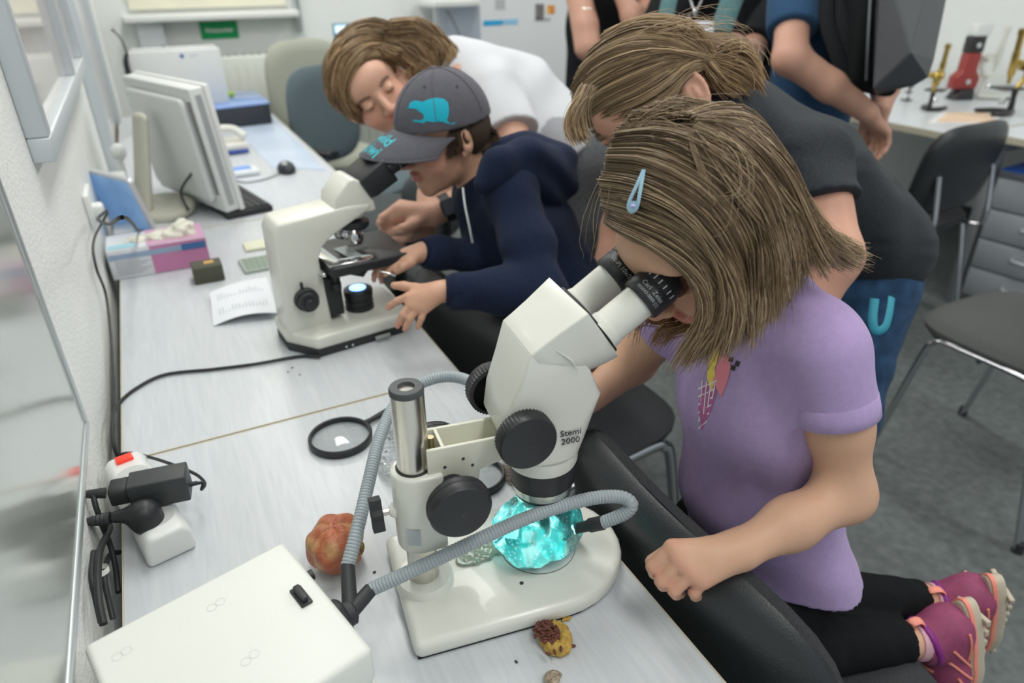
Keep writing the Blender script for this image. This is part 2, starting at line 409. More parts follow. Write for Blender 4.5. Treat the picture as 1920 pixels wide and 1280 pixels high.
# ---- left wall: glazed frames, door, whiteboard
M_glassR = mat('reflective_pane', (.50, .50, .50), .07, spec=.8, col2=(.60, .55, .52), vscale=2.2)  # pinkish second colour paints blurred reflections into the panes
M_milky = mat('whiteboard_film', (.50, .53, .50), .16, .55, var=.12, vscale=2.0)
def frame_panel(name, kind, y0, y1, z0, z1, fw, proj, pane, label, matf, x=XW, split=None):
    o = MB().box((x + proj * .3, (y0 + y1) / 2, (z0 + z1) / 2), (.008, y1 - y0 - fw, z1 - z0 - fw)).build(name, pane, None)
    struct(o, label)
    for nm, c, s in (('frame_rail', ((y0 + y1) / 2, z0 + fw / 2), (y1 - y0, fw)), ('frame_rail', ((y0 + y1) / 2, z1 - fw / 2), (y1 - y0, fw)),
                 ('frame_stile', (y0 + fw / 2, (z0 + z1) / 2), (fw, z1 - z0 - 2 * fw)), ('frame_stile', (y1 - fw / 2, (z0 + z1) / 2), (fw, z1 - z0 - 2 * fw))):
        MB().box((x + proj / 2, c[0], c[1]), (proj, s[0], s[1])).build(nm, matf, o, bevel=.003)
    if split:
        for ys in split: MB().box((x + proj / 2, ys, (z0 + z1) / 2), (proj, fw, z1 - z0 - 2 * fw)).build('frame_stile', matf, o, bevel=.003)
    return o
frame_panel('window_2', 'w', 1.20, 2.42, 1.10, 2.3, .035, .030, M_glassR, 'interior window with reflecting glass and aluminium frame in the left wall', M_aluw, split=[1.98])
frame_panel('door_1', 'd', 2.62, 3.75, .02, 2.2, .05, .035, M_glassR, 'glazed grey door in the left wall', M_aluw)
struct(MB().box((XW + .02, 4.02, 1.2), (.04, .34, 2.4)).build('trim_3', M_white, None, bevel=.004), 'white door lining')
# white glossy board
wb = thing('whiteboard', 'large glossy board in a thin aluminium frame on the left wall', 'whiteboard', (XW, .2, .81))
_q = PX(170, 800, XW + .012); by0, by1, bz0, bz1 = -.75, _q[1] + .004, _q[2], 2.1
MB().box((XW + .005, (by0 + by1) / 2, (bz0 + bz1) / 2), (.008, by1 - by0 - .01, bz1 - bz0 - .01)).build('writing_surface', M_milky, wb)
for c, s in ((((by0 + by1) / 2, bz0 + .006), (by1 - by0, .012)), (((by0 + by1) / 2, bz1), (by1 - by0, .012)), ((by0 + .006, (bz0 + bz1) / 2), (.012, bz1 - bz0 - .024)), ((by1 - .006, (bz0 + bz1) / 2), (.012, bz1 - bz0 - .024))):
    MB().box((XW + .006, c[0], c[1]), (.012, s[0], s[1])).build('frame_strip', M_alu, wb, bevel=.003)
# ---- desks
TZ = 0.74
def desk_material():
    M = bpy.data.materials.new('desk_laminate'); M.use_nodes = True; n = M.node_tree.nodes; L = M.node_tree.links; b = n['Principled BSDF']
    tc = n.new('ShaderNodeTexCoord'); mp = n.new('ShaderNodeMapping'); mp.inputs['Scale'].default_value = (14, 1.1, 4); mp.inputs['Rotation'].default_value = (0, 0, .12)
    L.new(tc.outputs['Object'], mp.inputs[0])
    w_ = n.new('ShaderNodeTexNoise'); w_.inputs['Scale'].default_value = 6; w_.inputs['Detail'].default_value = 6; w_.inputs['Distortion'].default_value = 1.4; L.new(mp.outputs[0], w_.inputs['Vector'])
    r = n.new('ShaderNodeValToRGB'); r.color_ramp.elements[0].position = .35; r.color_ramp.elements[1].position = .65
    r.color_ramp.elements[0].color = (.55,.585,.615,1); r.color_ramp.elements[1].color = (.61, .64, .67, 1); L.new(w_.outputs['Fac'], r.inputs[0]); L.new(r.outputs[0], b.inputs['Base Color'])
    bp = n.new('ShaderNodeBump'); bp.inputs['Strength'].default_value = .12; bp.inputs['Distance'].default_value = .001; L.new(w_.outputs['Fac'], bp.inputs['Height']); L.new(bp.outputs[0], b.inputs['Normal'])
    b.inputs['Roughness'].default_value = .33; return M
M_desk = desk_material(); M_edge = mat('beech_edge', (.55, .51, .40), .45); M_leg = mat('desk_leg_grey', (.30, .32, .33), .4, .3)
def desk(label, y0, y1, x0, x1, z=TZ, group=None):
    t = thing('desk', label, 'desk', ((x0 + x1) / 2, (y0 + y1) / 2, 0), group)
    MB().box(((x0 + x1) / 2, (y0 + y1) / 2, z - .013), (x1 - x0 - .004, y1 - y0 - .004, .026)).build('tabletop', M_desk, t)
    e = MB(); e.box(((x0 + x1) / 2, y0 + .001, z - .0128), (x1 - x0, .002, .0262)); e.box(((x0 + x1) / 2, y1 - .001, z - .0128), (x1 - x0, .002, .0262))
    e.box((x0 + .001, (y0 + y1) / 2, z - .0128), (.002, y1 - y0 - .004, .0262)); e.box((x1 - .001, (y0 + y1) / 2, z - .0128), (.002, y1 - y0 - .004, .0262))
    e.build('edge_band', M_edge, t, smooth=False)
    for a in (x0 + .05, x1 - .05):
        for b_ in (y0 + .06, y1 - .06): MB().box((a, b_, (z - .03) / 2), (.04, .04, z - .026)).build('leg', M_leg, t, bevel=.003)
    MB().box(((x0 + x1) / 2, y0 + .06, z - .05), (x1 - x0 - .1, .03, .045)).build('rail', M_leg, t); MB().box(((x0 + x1) / 2, y1 - .06, z - .05), (x1 - x0 - .1, .03, .045)).build('rail', M_leg, t)
    return t
desk('pale grey wood-grain desk carrying the stereo microscope and the lamp box', -.085, .934, -.146, .368)
desk('pale grey wood-grain desk carrying the compound microscope', .937, 1.957, -.146, .368)
desk('pale grey desk under the large monitor and keyboard', 1.96, 3.85, -.146, .515)
# ---------------------------------------------------------------- stereo microscope in front
M_cream = mat('cream_enamel', (.74, .75, .69), .32, coat=.2, bump=.04, bscale=900)
M_creamd = mat('cream_enamel_arm', (.70, .70, .60), .35)
M_blk = mat('black_plastic', (.022, .024, .027), .42, bump=.1, bscale=900)
M_blk2 = mat('black_rubber', (.03, .032, .035), .55)
M_steel = mat('polished_steel', (.63, .61, .56), .22, 1.0, bump=.05, bscale=300, stretch=(1, 1, 12))
M_chrome = mat('chrome', (.75, .76, .77), .12, 1.0)
M_print = mat('print_dark', (.05, .05, .06), .6); M_printw = mat('print_white', (.8, .82, .84), .6)
sm = Fr((.151, .523, 0), -6.5)
st = thing('stereo_microscope', 'cream stereo microscope on a steel column stand, the girl looking into its eyepieces', 'microscope', (.151, .523, TZ))
U, Vv, Z = sm.u, sm.v, V(0, 0, 1)
# base plate: square back, rounded front
out = [(-.030, -.080), (.13, -.086)] + [(.135 + .092 * math.sin(t) , -.086 * math.cos(t)) for t in np.linspace(.15, PI - .15, 15)] + [(.13, .082), (-.028, .082)]
MB().prism(out, (TZ + .001, TZ + .024), sm.o, (U, Vv, Z)).build('base_plate', M_cream, st, bevel=.009, bseg=4)
MB().prism([(-.026 + (p[0] + .026) * .965 + .003, p[1] * .955) for p in out], (TZ, TZ + .0016), sm.o, (U, Vv, Z)).build('base_underside', M_blk2, st)
dc = sm.W(.132, .002, TZ + .0242)
MB().lathe([(.0425, 0), (.0425, .0004)], dc, (0, 0, 1), 48).build('stage_ring', M_dark, st)
MB().lathe([(.0418, 0), (.0418, .0007)], dc, (0, 0, 1), 48).build('stage_disc', mat('stage_disc_white', (.78, .80, .78), .3), st)
MB().lathe([(.0022, 0), (.0022, .0006)], PZ(978, 1093, TZ + .0242), (0, 0, 1), 12).build('screw_hole', M_print, st)
MB().lathe([(.031, 0), (.031, .006), (.028, .010), (.0175, .011)], sm.W(0, 0, TZ + .022), (0, 0, 1), 36).build('column_flange', M_cream, st)
MB().lathe([(.016, 0), (.016, 1.004 - TZ - .03)], sm.W(0, 0, TZ + .03), (0, 0, 1), 40).build('column', M_steel, st)
MB().lathe([(.0162, 0), (.0162, .004), (.015, .0062), (.008, .0062), (.0068, .001)], sm.W(0, 0, 1.001), (0, 0, 1), 40, True).build('column_cap', mat('cap_grey', (.07, .075, .08), .5), st)
# sleeve on the column with block towards the arm
ring = [(.0235 * math.cos(t), .0235 * math.sin(t)) for t in np.linspace(PI / 2, 1.5 * PI, 14)]
MB().prism([(.024, .0235)] + ring + [(.024, -.0235)], (.822, .916), sm.o, (U, Vv, Z)).build('sleeve', M_cream, st, bevel=.0035, bseg=3)
MB().lathe([(.0178, 0), (.0178, .0006)], sm.W(0, 0, .9162), (0, 0, 1), 32).build('sleeve_bore', M_blk2, st)
MB().box(sm.W(-.0105, -.0216, .846), (.013, .0006, .020), (nrm(U * 1 - Vv * .45), nrm(U * .45 + Vv), Z)).build('grey_sticker', mat('sticker_grey', (.45, .49, .52), .5), st)
# arm: two cheeks, a web, a hanging bracket
arm = MB()
for sd in (-1, 1):
    arm.prism([(.010 if sd > 0 else .016, .912), (.010 if sd > 0 else .016, .944), (.094, .941), (.090, .914), (.062, .908), (.056, .868), (.020, .868)], (sd * .0165 - .002, sd * .0165 + .002), sm.o, (U, Z, -Vv))
arm.build('arm_cheek', M_creamd, st, bevel=.0012)
MB().box(sm.W(.0265, 0, .926), (.003, .030, .034), (U, Vv, Z)).build('arm_web', M_creamd, st)
MB().box(sm.W(.06, 0, .913), (.06, .030, .004), (U, Vv, Z)).build('arm_floor', M_creamd, st)
MB().box(sm.W(.038, 0, .885), (.03, .030, .04), (U, Vv, Z)).build('arm_block', M_creamd, st)
MB().cyl(sm.W(.0195, .004, .905), sm.W(.0195, .004, .943), .0035, seg=14).build('guide_rod', mat('brass_rod', (.6, .52, .32), .3, 1), st)
for a_, z_ in ((.0265, .921), (.045, .926), (.054, .916)):
    MB().cyl(sm.W(a_, -.0184, z_), sm.W(a_, -.0190, z_), .0016, seg=12).build('screw', M_print, st)
# focus knobs
for sd, nm in ((-1, 1), (1, 1)):
    s_ = MB().cyl(sm.W(.031, sd * .0185, .897), sm.W(.031, sd * .040, .897), .0145, .0135, 28).build('knob_hub', M_blk, st, bevel=.001)
    MB().lathe([(.0265, 0), (.0305, .003), (.0312, .007), (.030, .0095), (.0295, .0097), (.0302, .0102), (.0305, .016), (.0275, .0205), (.022, .0215), (0.0005, .0222)], sm.W(.031, sd * .038, .895), Vv * sd, 56).build('focus_knob', M_blk, st)
    MB().cyl(sm.W(.031, sd * .0600, .895), sm.W(.031, sd * .0606, .895), .0017, seg=10).build('screw', M_chrome if sd > 0 else M_print, st)
# clamp knob of the sleeve, pointing away from the arm
MB().cyl(sm.W(-.022, 0, .868), sm.W(-.036, 0, .868), .0035, seg=14).build('clamp_screw', M_steel, st)
MB().lathe([(.008, 0), (.008, .002), (.005, .006)], sm.W(-.0225, 0, .868), -U, 16).build('clamp_boss', M_cream, st)
MB().prism([(-.017, -.0065), (-.006, -.0045), (0, -.008), (.006, -.0045), (.017, -.0065), (.017, .0065), (.006, .0045), (0, .008), (-.006, .0045), (-.017, .0065)], (-.047, -.035), sm.W(0, 0, .868), (nrm(Z * .9 + Vv * .3), nrm(Vv * .9 - Z * .3), U)).build('clamp_knob', M_blk2, st, bevel=.001)
# optical head: tilted housing; al = tube inclination
al = math.radians(34.5); T = U * math.cos(al) + Z * math.sin(al); N = U * math.sin(al) - Z * math.cos(al)
def hd(a, z): return sm.W(a, 0, z)
def loft(rings):
    m_ = MB(); n = len(rings[0]); vs = [p for r in rings for p in r]
    fs = [(i * n + k, i * n + (k + 1) % n, (i + 1) * n + (k + 1) % n, (i + 1) * n + k) for i in range(len(rings) - 1) for k in range(n)]
    return m_.add(vs, fs + [tuple(range(n - 1, -1, -1)), tuple((len(rings) - 1) * n + k for k in range(n))])
# tube block: cross-section square with rounded lower corners, along T
def sect(o, w, h, r, top=.0012):
    pts = [(w - top, 0), (w, top)] + [(w - r + r * math.cos(t), h - r * 1.0 + r * math.sin(t)) for t in np.linspace(0, PI / 2, 8)]
    pts = pts + [(-x, y) for x, y in pts[::-1]]
    return [o + Vv * x + N * y for x, y in pts]
e0 = hd(.107, 1.037)
rings = [sect(e0 + T * s_, w_, h_, r_) for s_, w_, h_, r_ in ((0, .0385, .030, .020), (.012, .0388, .052, .03), (.030, .040, .072, .036), (.048, .0425, .079, .040), (.0625, .0445, .082, .041))]
loft(rings).build('tube_housing', M_cream, st, bevel=.0008, ang=math.radians(28))
# decorative raised lens-shaped ridges on both cheeks
for sd in (-1, 1):
    for s_ in (.020, .043):
        q0 = e0 + T * s_ + N * .012 + Vv * sd * .0395; q1 = e0 + T * (s_ + .004) + N * .048 + Vv * sd * .0395
        MB().tube([q0, (q0 + q1) / 2 + Vv * sd * .0012 + T * .003, q1], [.0002, .0011, .0002], 8, 8).build('cheek_ridge', M_cream, st)
# main body: prism from back edge down to the lens barrel
def ms(a0, a1, z, w, r, c=0):  # horizontal rounded cross-section
    pts = rrect(a1 - a0, 2 * w, min(r, (a1 - a0) / 2 - .001, w - .001), 5, (a0 + a1) / 2, 0)
    return [sm.W(p[0], p[1], z) for p in pts]
rings = [ms(.0975, .1715, .899, .0355, .035), ms(.0960, .1725, .906, .0362, .034), ms(.0915, .1755, .922, .037, .030), ms(.080, .1795, .955, .0375, .018), ms(.0865, .182, .978, .0378, .008), ms(.098, .168, 1.008, .0382, .004), ms(.107, .150, 1.0365, .0384, .002)]
loft(rings).build('body_housing', M_cream, st, bevel=.0008, ang=math.radians(28))
for z_, h_, in ((.905, 0),):
    MB().lathe([(.0382, 0), (.0382, .0006)], sm.W(.1345, 0, .9075), (0, 0, 1), 40).build('barrel_seam', mat('seam_grey', (.35, .36, .34), .5), st)
MB().lathe([(.0376, 0), (.0374, -.013), (.036, -.017)][::-1], sm.W(.1345, 0, .907), (0, 0, 1), 44).build('barrel', M_cream, st)
MB().lathe([(.0255, -.047), (.0300, -.0455), (.0308, -.043), (.0335, -.028), (.0345, -.006), (.0345, 0)], sm.W(.135, 0, .8945), (0, 0, 1), 44).build('objective_mount', M_blk, st)
MB().lathe([(.0313, -.0415), (.0334, -.031)], sm.W(.135, 0, .8945), (0, 0, 1), 44, False).build('objective_ring', mat('satin_ring', (.62, .66, .62), .25, .9), st, label if False else 0)
MB().lathe([(.024, 0), (.024, .001)], sm.W(.136, 0, .8465), (0, 0, 1), 32).build('front_lens', mat('lens_glass', (.02, .03, .04), .05, coat=1), st)
# zoom knobs on both sides, ribbed rim
zk = sm.W(.0985, 0, .955)
for sd in (-1, 1):
    m_ = MB(); seg = 96; prof = [(.024, .039), (.0285, .040), (.0288, .054), (.0272, .0565), (.024, .0572), (0.0005, .0575)]
    c0 = zk; vs = []
    for r, hgt in prof:
        for k in range(seg):
            q = 2 * PI * k / seg; rr_ = r * (1 - (.05 if (k % 2 and .0395 < hgt < .055) else 0)); vs.append(c0 + Vv * sd * hgt + (U * math.cos(q) + Z * math.sin(q)) * rr_)
    m_.add(vs, [(i * seg + k, i * seg + (k + 1) % seg, (i + 1) * seg + (k + 1) % seg, (i + 1) * seg + k) for i in range(len(prof) - 1) for k in range(seg)])
    m_.build('zoom_knob', M_blk, st, ang=math.radians(50))
text('Stemi\n2000', 'lettering', .0098, sm.W(.1485, -.0388, .9385), U * .985 - Z * .0 + Vv * -.06, Z, M_print, st, .0003)
# eyepiece tubes
ctr = e0 + T * .0625 + N * .038
MB().prism(rrect(.078, .072, .030, 6), (0, .003), ctr, (Vv, N, T)).build('front_gasket', M_blk2, st)
tubes = []
for sd in (-1, 1):
    o_ = ctr + Vv * sd * .0290 + T * .002
    MB().lathe([(.0185, 0), (.0185, .006), (.0178, .0065), (.0178, .008), (.0172, .0085), (.0172, .046)], o_, T, 40).build('eyepiece_tube', M_cream, st)
    e_ = MB().lathe([(.0175, .044), (.0205, .0445), (.0215, .047), (.0215, .061), (.0205, .0625), (.0205, .064), (.0212, .0645), (.0212, .070), (.0205, .0715), (.0195, .080), (.0165, .083), (.0120, .0815), (.010, .078)], o_, T, 44, True).build('eyepiece', M_blk, st)
    tubes.append(o_)
    # engraved lettering follows the barrel
    def mkwrap(oo, hh_, rr_, a0):
        def f(c):
            a = a0 - c[0] / rr_
            rad = (-N) * math.cos(a) + (Vv) * math.sin(a) * 1.0
            return oo + T * (hh_ + c[1]) + rad * (rr_ + .00025)
        return f
    a0 = -1.15
    def mk2(oo, hh_, a0, rr_=.0215):
        def f(c):
            a = a0 - c[0] / rr_
            return oo + T * (hh_ + c[1]) + (-N * math.cos(a) - Vv * math.sin(a) * -1) * (rr_ + .0002)
        return f
    body_ = ('Carl  Zeiss', '455043-0000 [1]') if sd < 0 else ('W-PI 10x/23', '')
    text(body_[0], 'lettering', .0062, (0, 0, 0), (1, 0, 0), (0, 1, 0), M_printw, e_, .0001, wrap=mk2(o_, .0565, -.95))
    if body_[1]: text(body_[1], 'lettering', .0043, (0, 0, 0), (1, 0, 0), (0, 1, 0), M_printw, e_, .0001, wrap=mk2(o_, .0508, -.95))
    for q in range(6):
        a = -1.75 + .3 * q; rad = -N * math.cos(a) + Vv * math.sin(a)
        MB().box(o_ + T * .067 + rad * .0212, (.0008, .0004, .005), (np.cross(T, rad), rad, T)).build('scale_mark', M_printw, e_)
T_ocu = T
EYE_N, EYE_F = tubes[0] + T * .083, tubes[1] + T * .083
# ---------------------------------------------------------------- blue crystal lump on the stage
gc = np.array([.280, .508, .792])
rs = random.Random(4)
pl = []
for _ in range(15):
    d = nrm([rs.gauss(0, 1), rs.gauss(0, 1), rs.gauss(0, .9)]); pl.append((d, rs.uniform(.92, 1.06)))
def gem_disp(X):
    return (np.sin(X[:, 0] * 210 + X[:, 2] * 90) * np.sin(X[:, 1] * 190 + 1) * .0011)
prims = [ell(gc, (.054, .045, .040), k=.01), ell(gc + V(-.012, .006, -.006), (.04, .036, .030), k=.012)]
cuts = [(gc + d * np.array([.050, .044, .036]) * s_ * .98, d) for d, s_ in pl] + [((0, 0, TZ + .0252), (0, 0, -1))]
def gem_mat():
    M = bpy.data.materials.new('blue_crystal'); M.use_nodes = True; n = M.node_tree.nodes; L = M.node_tree.links; b = n['Principled BSDF']
    tc = n.new('ShaderNodeTexCoord'); vo = n.new('ShaderNodeTexVoronoi'); vo.inputs['Scale'].default_value = 230; L.new(tc.outputs['Object'], vo.inputs['Vector'])
    r = n.new('ShaderNodeValToRGB'); r.color_ramp.elements[0].position = .14; r.color_ramp.elements[0].color = (.95, 1, .97, 1); r.color_ramp.elements[1].position = .32; r.color_ramp.elements[1].color = (.02, .30, .30, 1)  # white cell dots are sparkle painted into the colour
    L.new(vo.outputs['Distance'], r.inputs[0])
    ns = n.new('ShaderNodeTexNoise'); ns.inputs['Scale'].default_value = 34; ns.inputs['Detail'].default_value = 6; ns.inputs['Distortion'].default_value = 1.5; L.new(tc.outputs['Object'], ns.inputs['Vector'])
    r2 = n.new('ShaderNodeValToRGB'); r2.color_ramp.elements[0].position = .40; r2.color_ramp.elements[0].color = (.01, .20, .21, 1); r2.color_ramp.elements[1].position = .66; r2.color_ramp.elements[1].color = (.26, .66, .62, 1)
    L.new(ns.outputs['Fac'], r2.inputs[0]); mx = n.new('ShaderNodeMix'); mx.data_type = 'RGBA'; mx.inputs[0].default_value = .55; L.new(r2.outputs[0], mx.inputs[6]); L.new(r.outputs[0], mx.inputs[7])
    L.new(mx.outputs[2], b.inputs['Base Color']); b.inputs['Roughness'].default_value = .12
    b.inputs['Subsurface Weight'].default_value = .25; b.inputs['Subsurface Radius'].default_value = (.25, 1, 1); b.inputs['Subsurface Scale'].default_value = .012
    b.inputs['Transmission Weight'].default_value = .55; b.inputs['IOR'].default_value = 1.5; b.inputs['Coat Weight'].default_value = .5
    bp = n.new('ShaderNodeBump'); bp.inputs['Strength'].default_value = .7; bp.inputs['Distance'].default_value = .002; L.new(ns.outputs['Fac'], bp.inputs['Height']); L.new(bp.outputs[0], b.inputs['Normal'])
    return M
gem = sdf_obj('crystal', [(prims, cuts, .004)], .0016, gem_mat(), disp=gem_disp, damp=.002)
tag(gem, 'turquoise translucent crystal lump lit up on the stage of the stereo microscope', 'crystal')
# small green film scrap behind it on the base
o = sdf_obj('green_scrap', [([ell(PZ(895, 1040, TZ + .026), (.026, .012, .0016), k=.004), ell(PZ(925, 1022, TZ + .026), (.016, .014, .0016), k=.004)], [], .004)], .001, mat('green_film', (.42, .52, .42), .2, trans=.4, spec=.5), disp=lambda X: np.sin(X[:, 0] * 400) * np.sin(X[:, 1] * 350) * .0006, damp=.001)
tag(o, 'pale green wet scrap lying on the microscope base by the crystal', 'scrap')
# ---------------------------------------------------------------- cold-light lamp box with two gooseneck guides
M_box = mat('lampbox_white', (.74, .76, .72), .42, bump=.05, bscale=700)
ZB = .832
Fc = PZ(530, 1012, ZB); Rc = PZ(700, 1215, ZB)
f1 = nrm((Rc - Fc) * V(1, 1, 0)); f2 = V(f1[1], -f1[0], 0)   # f1: along the front face, f2: to the back (towards the wall)
LW = np.linalg.norm(Rc - Fc)
lt = thing('cold_light_source', 'white lamp box with round screw marks in the near corner beside the whiteboard', 'lamp', tuple(Fc * V(1, 1, 0) + V(0, 0, TZ)))
MB().prism([(0, 0), (LW, 0), (LW, .184), (0, .184)], (TZ + .006, ZB - .042), Fc * V(1, 1, 0), (f1, f2, Z)).build('lower_case', M_box, lt, bevel=.006, bseg=3)
MB().prism([(0, 0), (LW, 0), (LW, .184), (0, .184)], (ZB - .041, ZB), Fc * V(1, 1, 0), (f1, f2, Z)).build('lid', M_box, lt, bevel=.006, bseg=4)
for a_ in (.02, LW - .02):
    for b_ in (.02, .16): MB().cyl(Fc * V(1, 1, 0) + f1 * a_ + f2 * b_ + Z * TZ, Fc * V(1, 1, 0) + f1 * a_ + f2 * b_ + Z * (TZ + .008), .008, seg=14).build('foot', M_blk2, lt)
M_mark = mat('ring_mark', (.50, .51, .49), .5)
for (x1, y1) in ((397, 1139), (413, 1128), (220, 1231), (237, 1220), (461, 1240), (477, 1226)):
    c_ = PZ(x1, y1, ZB); m_ = MB(); seg = 24
    vs = [c_ + V(math.cos(2 * PI * k / seg), math.sin(2 * PI * k / seg), 0) * r_ + Z * .0002 for r_ in (.0042, .0039) for k in range(seg)]
    m_.add(vs, [(k, (k + 1) % seg, seg + (k + 1) % seg, seg + k) for k in range(seg)]); m_.build('screw_mark', M_mark, lt)
hs = PZ(565, 1119, ZB)
MB().prism(rrect(.026, .011, .001, 2), (0, .0022), hs, (f1, f2, Z)).build('switch_plate', M_blk, lt, bevel=.0006)
MB().prism(rrect(.020, .006, .001, 2), (.002, .0075), hs, (f1, f2, Z)).build('switch_slider', M_blk, lt, bevel=.0008)
fr = Fc - f2 * 0
MB().cyl(Fc * V(1, 1, 0) + f1 * .043 - f2 * -.001 + Z * .812, Fc * V(1, 1, 0) + f1 * .043 - f2 * .008 + Z * .812, .0055, seg=16).build('side_knob', M_blk, lt)
nz = Fc * V(1, 1, 0) + f1 * .098 + Z * .798
MB().lathe([(.020, -.002), (.020, .007), (.0175, .010), (.014, .011)], nz, -f2, 28).build('guide_socket', M_blk, lt)
MB().lathe([(.012, .010), (.012, .018), (.008, .021)], nz, -f2, 24).build('guide_plug', M_blk2, lt)
M_goose = mat('gooseneck_grey', (.36, .41, .44), .38)
def goose(path, r=.0072):
    """ribbed sleeve: many short collars, one mesh"""
    P = spline(path, 24); P = np.array(P); d = np.r_[0, np.cumsum(np.linalg.norm(np.diff(P, axis=0), axis=1))]
    n = int(d[-1] / .0034); t = np.linspace(0, d[-1], n * 4 + 1)
    Q = np.stack([np.interp(t, d, P[:, i]) for i in range(3)], 1)
    rr_ = np.array([r * (1.0 if i % 4 != 0 else .90) for i in range(len(Q))])
    m_ = MB(); m_.tube(list(Q), rr_, 16); return m_
root = nz - f2 * .016
g2 = [PZ(695, 1105, .800), PZ(800, 1057, .818), PZ(900, 1010, .832), PZ(1000, 966, .842), PZ(1100, 936, .848), PZ(1160, 931, .848), PZ(1184, 944, .842), PZ(1172, 962, .830), PZ(1128, 980, .814)]
lg = goose(g2); lo = lg.build('light_guide', M_goose, lt)
MB().cyl(root, g2[0], .0078, .0072, 18).build('guide_grip', M_blk2, lt)
tip2 = PZ(1072, 992, .797)
MB().lathe([(.0078, 0), (.0078, .016), (.0062, .018), (.0058, .034)], g2[-1] + nrm(g2[-1] - tip2) * .002, tip2 - g2[-1], 20).build('guide_tip', M_blk2, lt)
g1 = [PZ(652, 1060, .812), PZ(672, 985, .835), PZ(692, 900, .855), PZ(712, 820, .872), PZ(742, 758, .885), PZ(790, 718, .895), PZ(850, 706, .90), PZ(905, 730, .90), PZ(950, 790, .885), PZ(975, 850, .868)]
goose(g1).build('light_guide', M_goose, lt)
MB().cyl(root, g1[0], .0078, .0072, 18).build('guide_grip', M_blk2, lt)
tip1 = PZ(1012, 925, .835)
MB().lathe([(.0065, 0), (.0065, .012), (.0048, .014), (.0040, .026)], tip1 + nrm(g1[-1] - tip1) * .026, tip1 - g1[-1], 18).build('guide_tip', M_blk2, lt)
MB().lathe([(.004, 0), (.0035, .0006)], tip2 + nrm(tip2 - g2[-1]) * .0005, tip2 - g2[-1], 14).build('light_exit', mat('light_exit_glow', (1, 1, 1), .3, emit=(.9, .97, 1), estr=5), lt)
def spot(pos, tgt, pw, ang, size=.004, col=(1, .99, .96)):
    l = bpy.data.lights.new('guide_light', 'SPOT'); l.energy = pw; l.spot_size = math.radians(ang); l.spot_blend = .6; l.shadow_soft_size = size; l.color = col
    o = bpy.data.objects.new('guide_light', l); o.location = pos; o.rotation_euler = Vector(np.array(tgt) - np.array(pos)).to_track_quat('-Z', 'Y').to_euler(); COL.objects.link(o)
spot(tip2 + nrm(tip2 - g2[-1]) * .003, gc + V(0.004, 0, -.012), 2.0, 70)
spot(tip1 + nrm(tip1 - g1[-1]) * .003 + V(0.0, 0, .004), gc + V(.016, -.012, -.02), 3.6, 50)
# ---------------------------------------------------------------- compound microscope on the second desk
cm = Fr((.168, 1.101, 0), 5.6); U, Vv = cm.u, cm.v; Z = V(0, 0, 1)
M_cr2 = mat('ivory_enamel', (.72, .73, .66), .33, coat=.15)
ct = thing('compound_microscope', 'ivory compound microscope with black stage and lit condenser, used by the boy in the cap', 'microscope', (.22, 1.18, TZ))
P_ = [(.0, 0), (.172, .006), (.186, .02), (.186, .145), (.172, .16), (0, .166), (-.038, .13), (-.038, .058)]
MB().prism([(.004 + (x - .004) * .97, .003 + y * .96) for x, y in P_], (TZ, TZ + .016), cm.o, (U, Vv, Z)).build('base_skirt', M_blk2, ct, bevel=.002)
MB().prism(P_, (TZ + .0155, TZ + .040), cm.o, (U, Vv, Z)).build('base', M_cr2, ct, bevel=.006, bseg=3)
MB().box(cm.W(.12, -.0005, TZ + .009), (.028, .004, .006), (U, Vv, Z)).build('brightness_wheel', mat('wheel_grey', (.4, .41, .4), .5), ct)
for a_ in (.05, .062): MB().cyl(cm.W(a_, .003, TZ + .009), cm.W(a_, -.001, TZ + .009), .0022, seg=10).build('socket_pin', M_chrome, ct)
MB().prism([(-.034, .0), (-.030, .205), (-.022, .232), (.100, .243), (.140, .243), (.138, .228), (.105, .208), (.060, .196), (.042, .180), (.036, .160), (.040, 0)], (.045, .125), cm.W(0, 0, TZ + .03), (U, Z, -Vv)) .build('stand_arm', M_cr2, ct) if False else None
arm_ = MB(); arm_.prism([(-.034, .0), (-.031, .188), (-.022, .206), (.100, .216), (.142, .214), (.140, .203), (.108, .188), (.066, .168), (.046, .152), (.038, .130), (.046, 0)], (-.125, -.045), cm.W(0, 0, TZ + .03), (U, Z, -Vv))
arm_.build('stand_arm', M_cr2, ct, bevel=.007, bseg=3)
# coarse / fine focus knob
for b_, s_ in ((.045, -1), (.125, 1)):
    MB().lathe([(.020, 0), (.021, .002), (.021, .010), (.019, .012)], cm.W(.004, b_, .838), Vv * s_, 32).build('coarse_knob', M_blk2, ct)
    MB().lathe([(.017, .0125), (.0175, .014), (.0175, .022), (.016, .0235)], cm.W(.004, b_, .838), Vv * s_, 32).build('coarse_knob', M_blk2, ct)
    MB().lathe([(.0085, .023), (.0085, .032), (.0075, .0335)], cm.W(.004, b_, .838), Vv * s_, 24).build('fine_knob', M_blk, ct)
MB().box(cm.W(.000, .041, .864), (.004, .004, .012), (U, Vv, Z)).build('tension_lever', M_blk, ct)
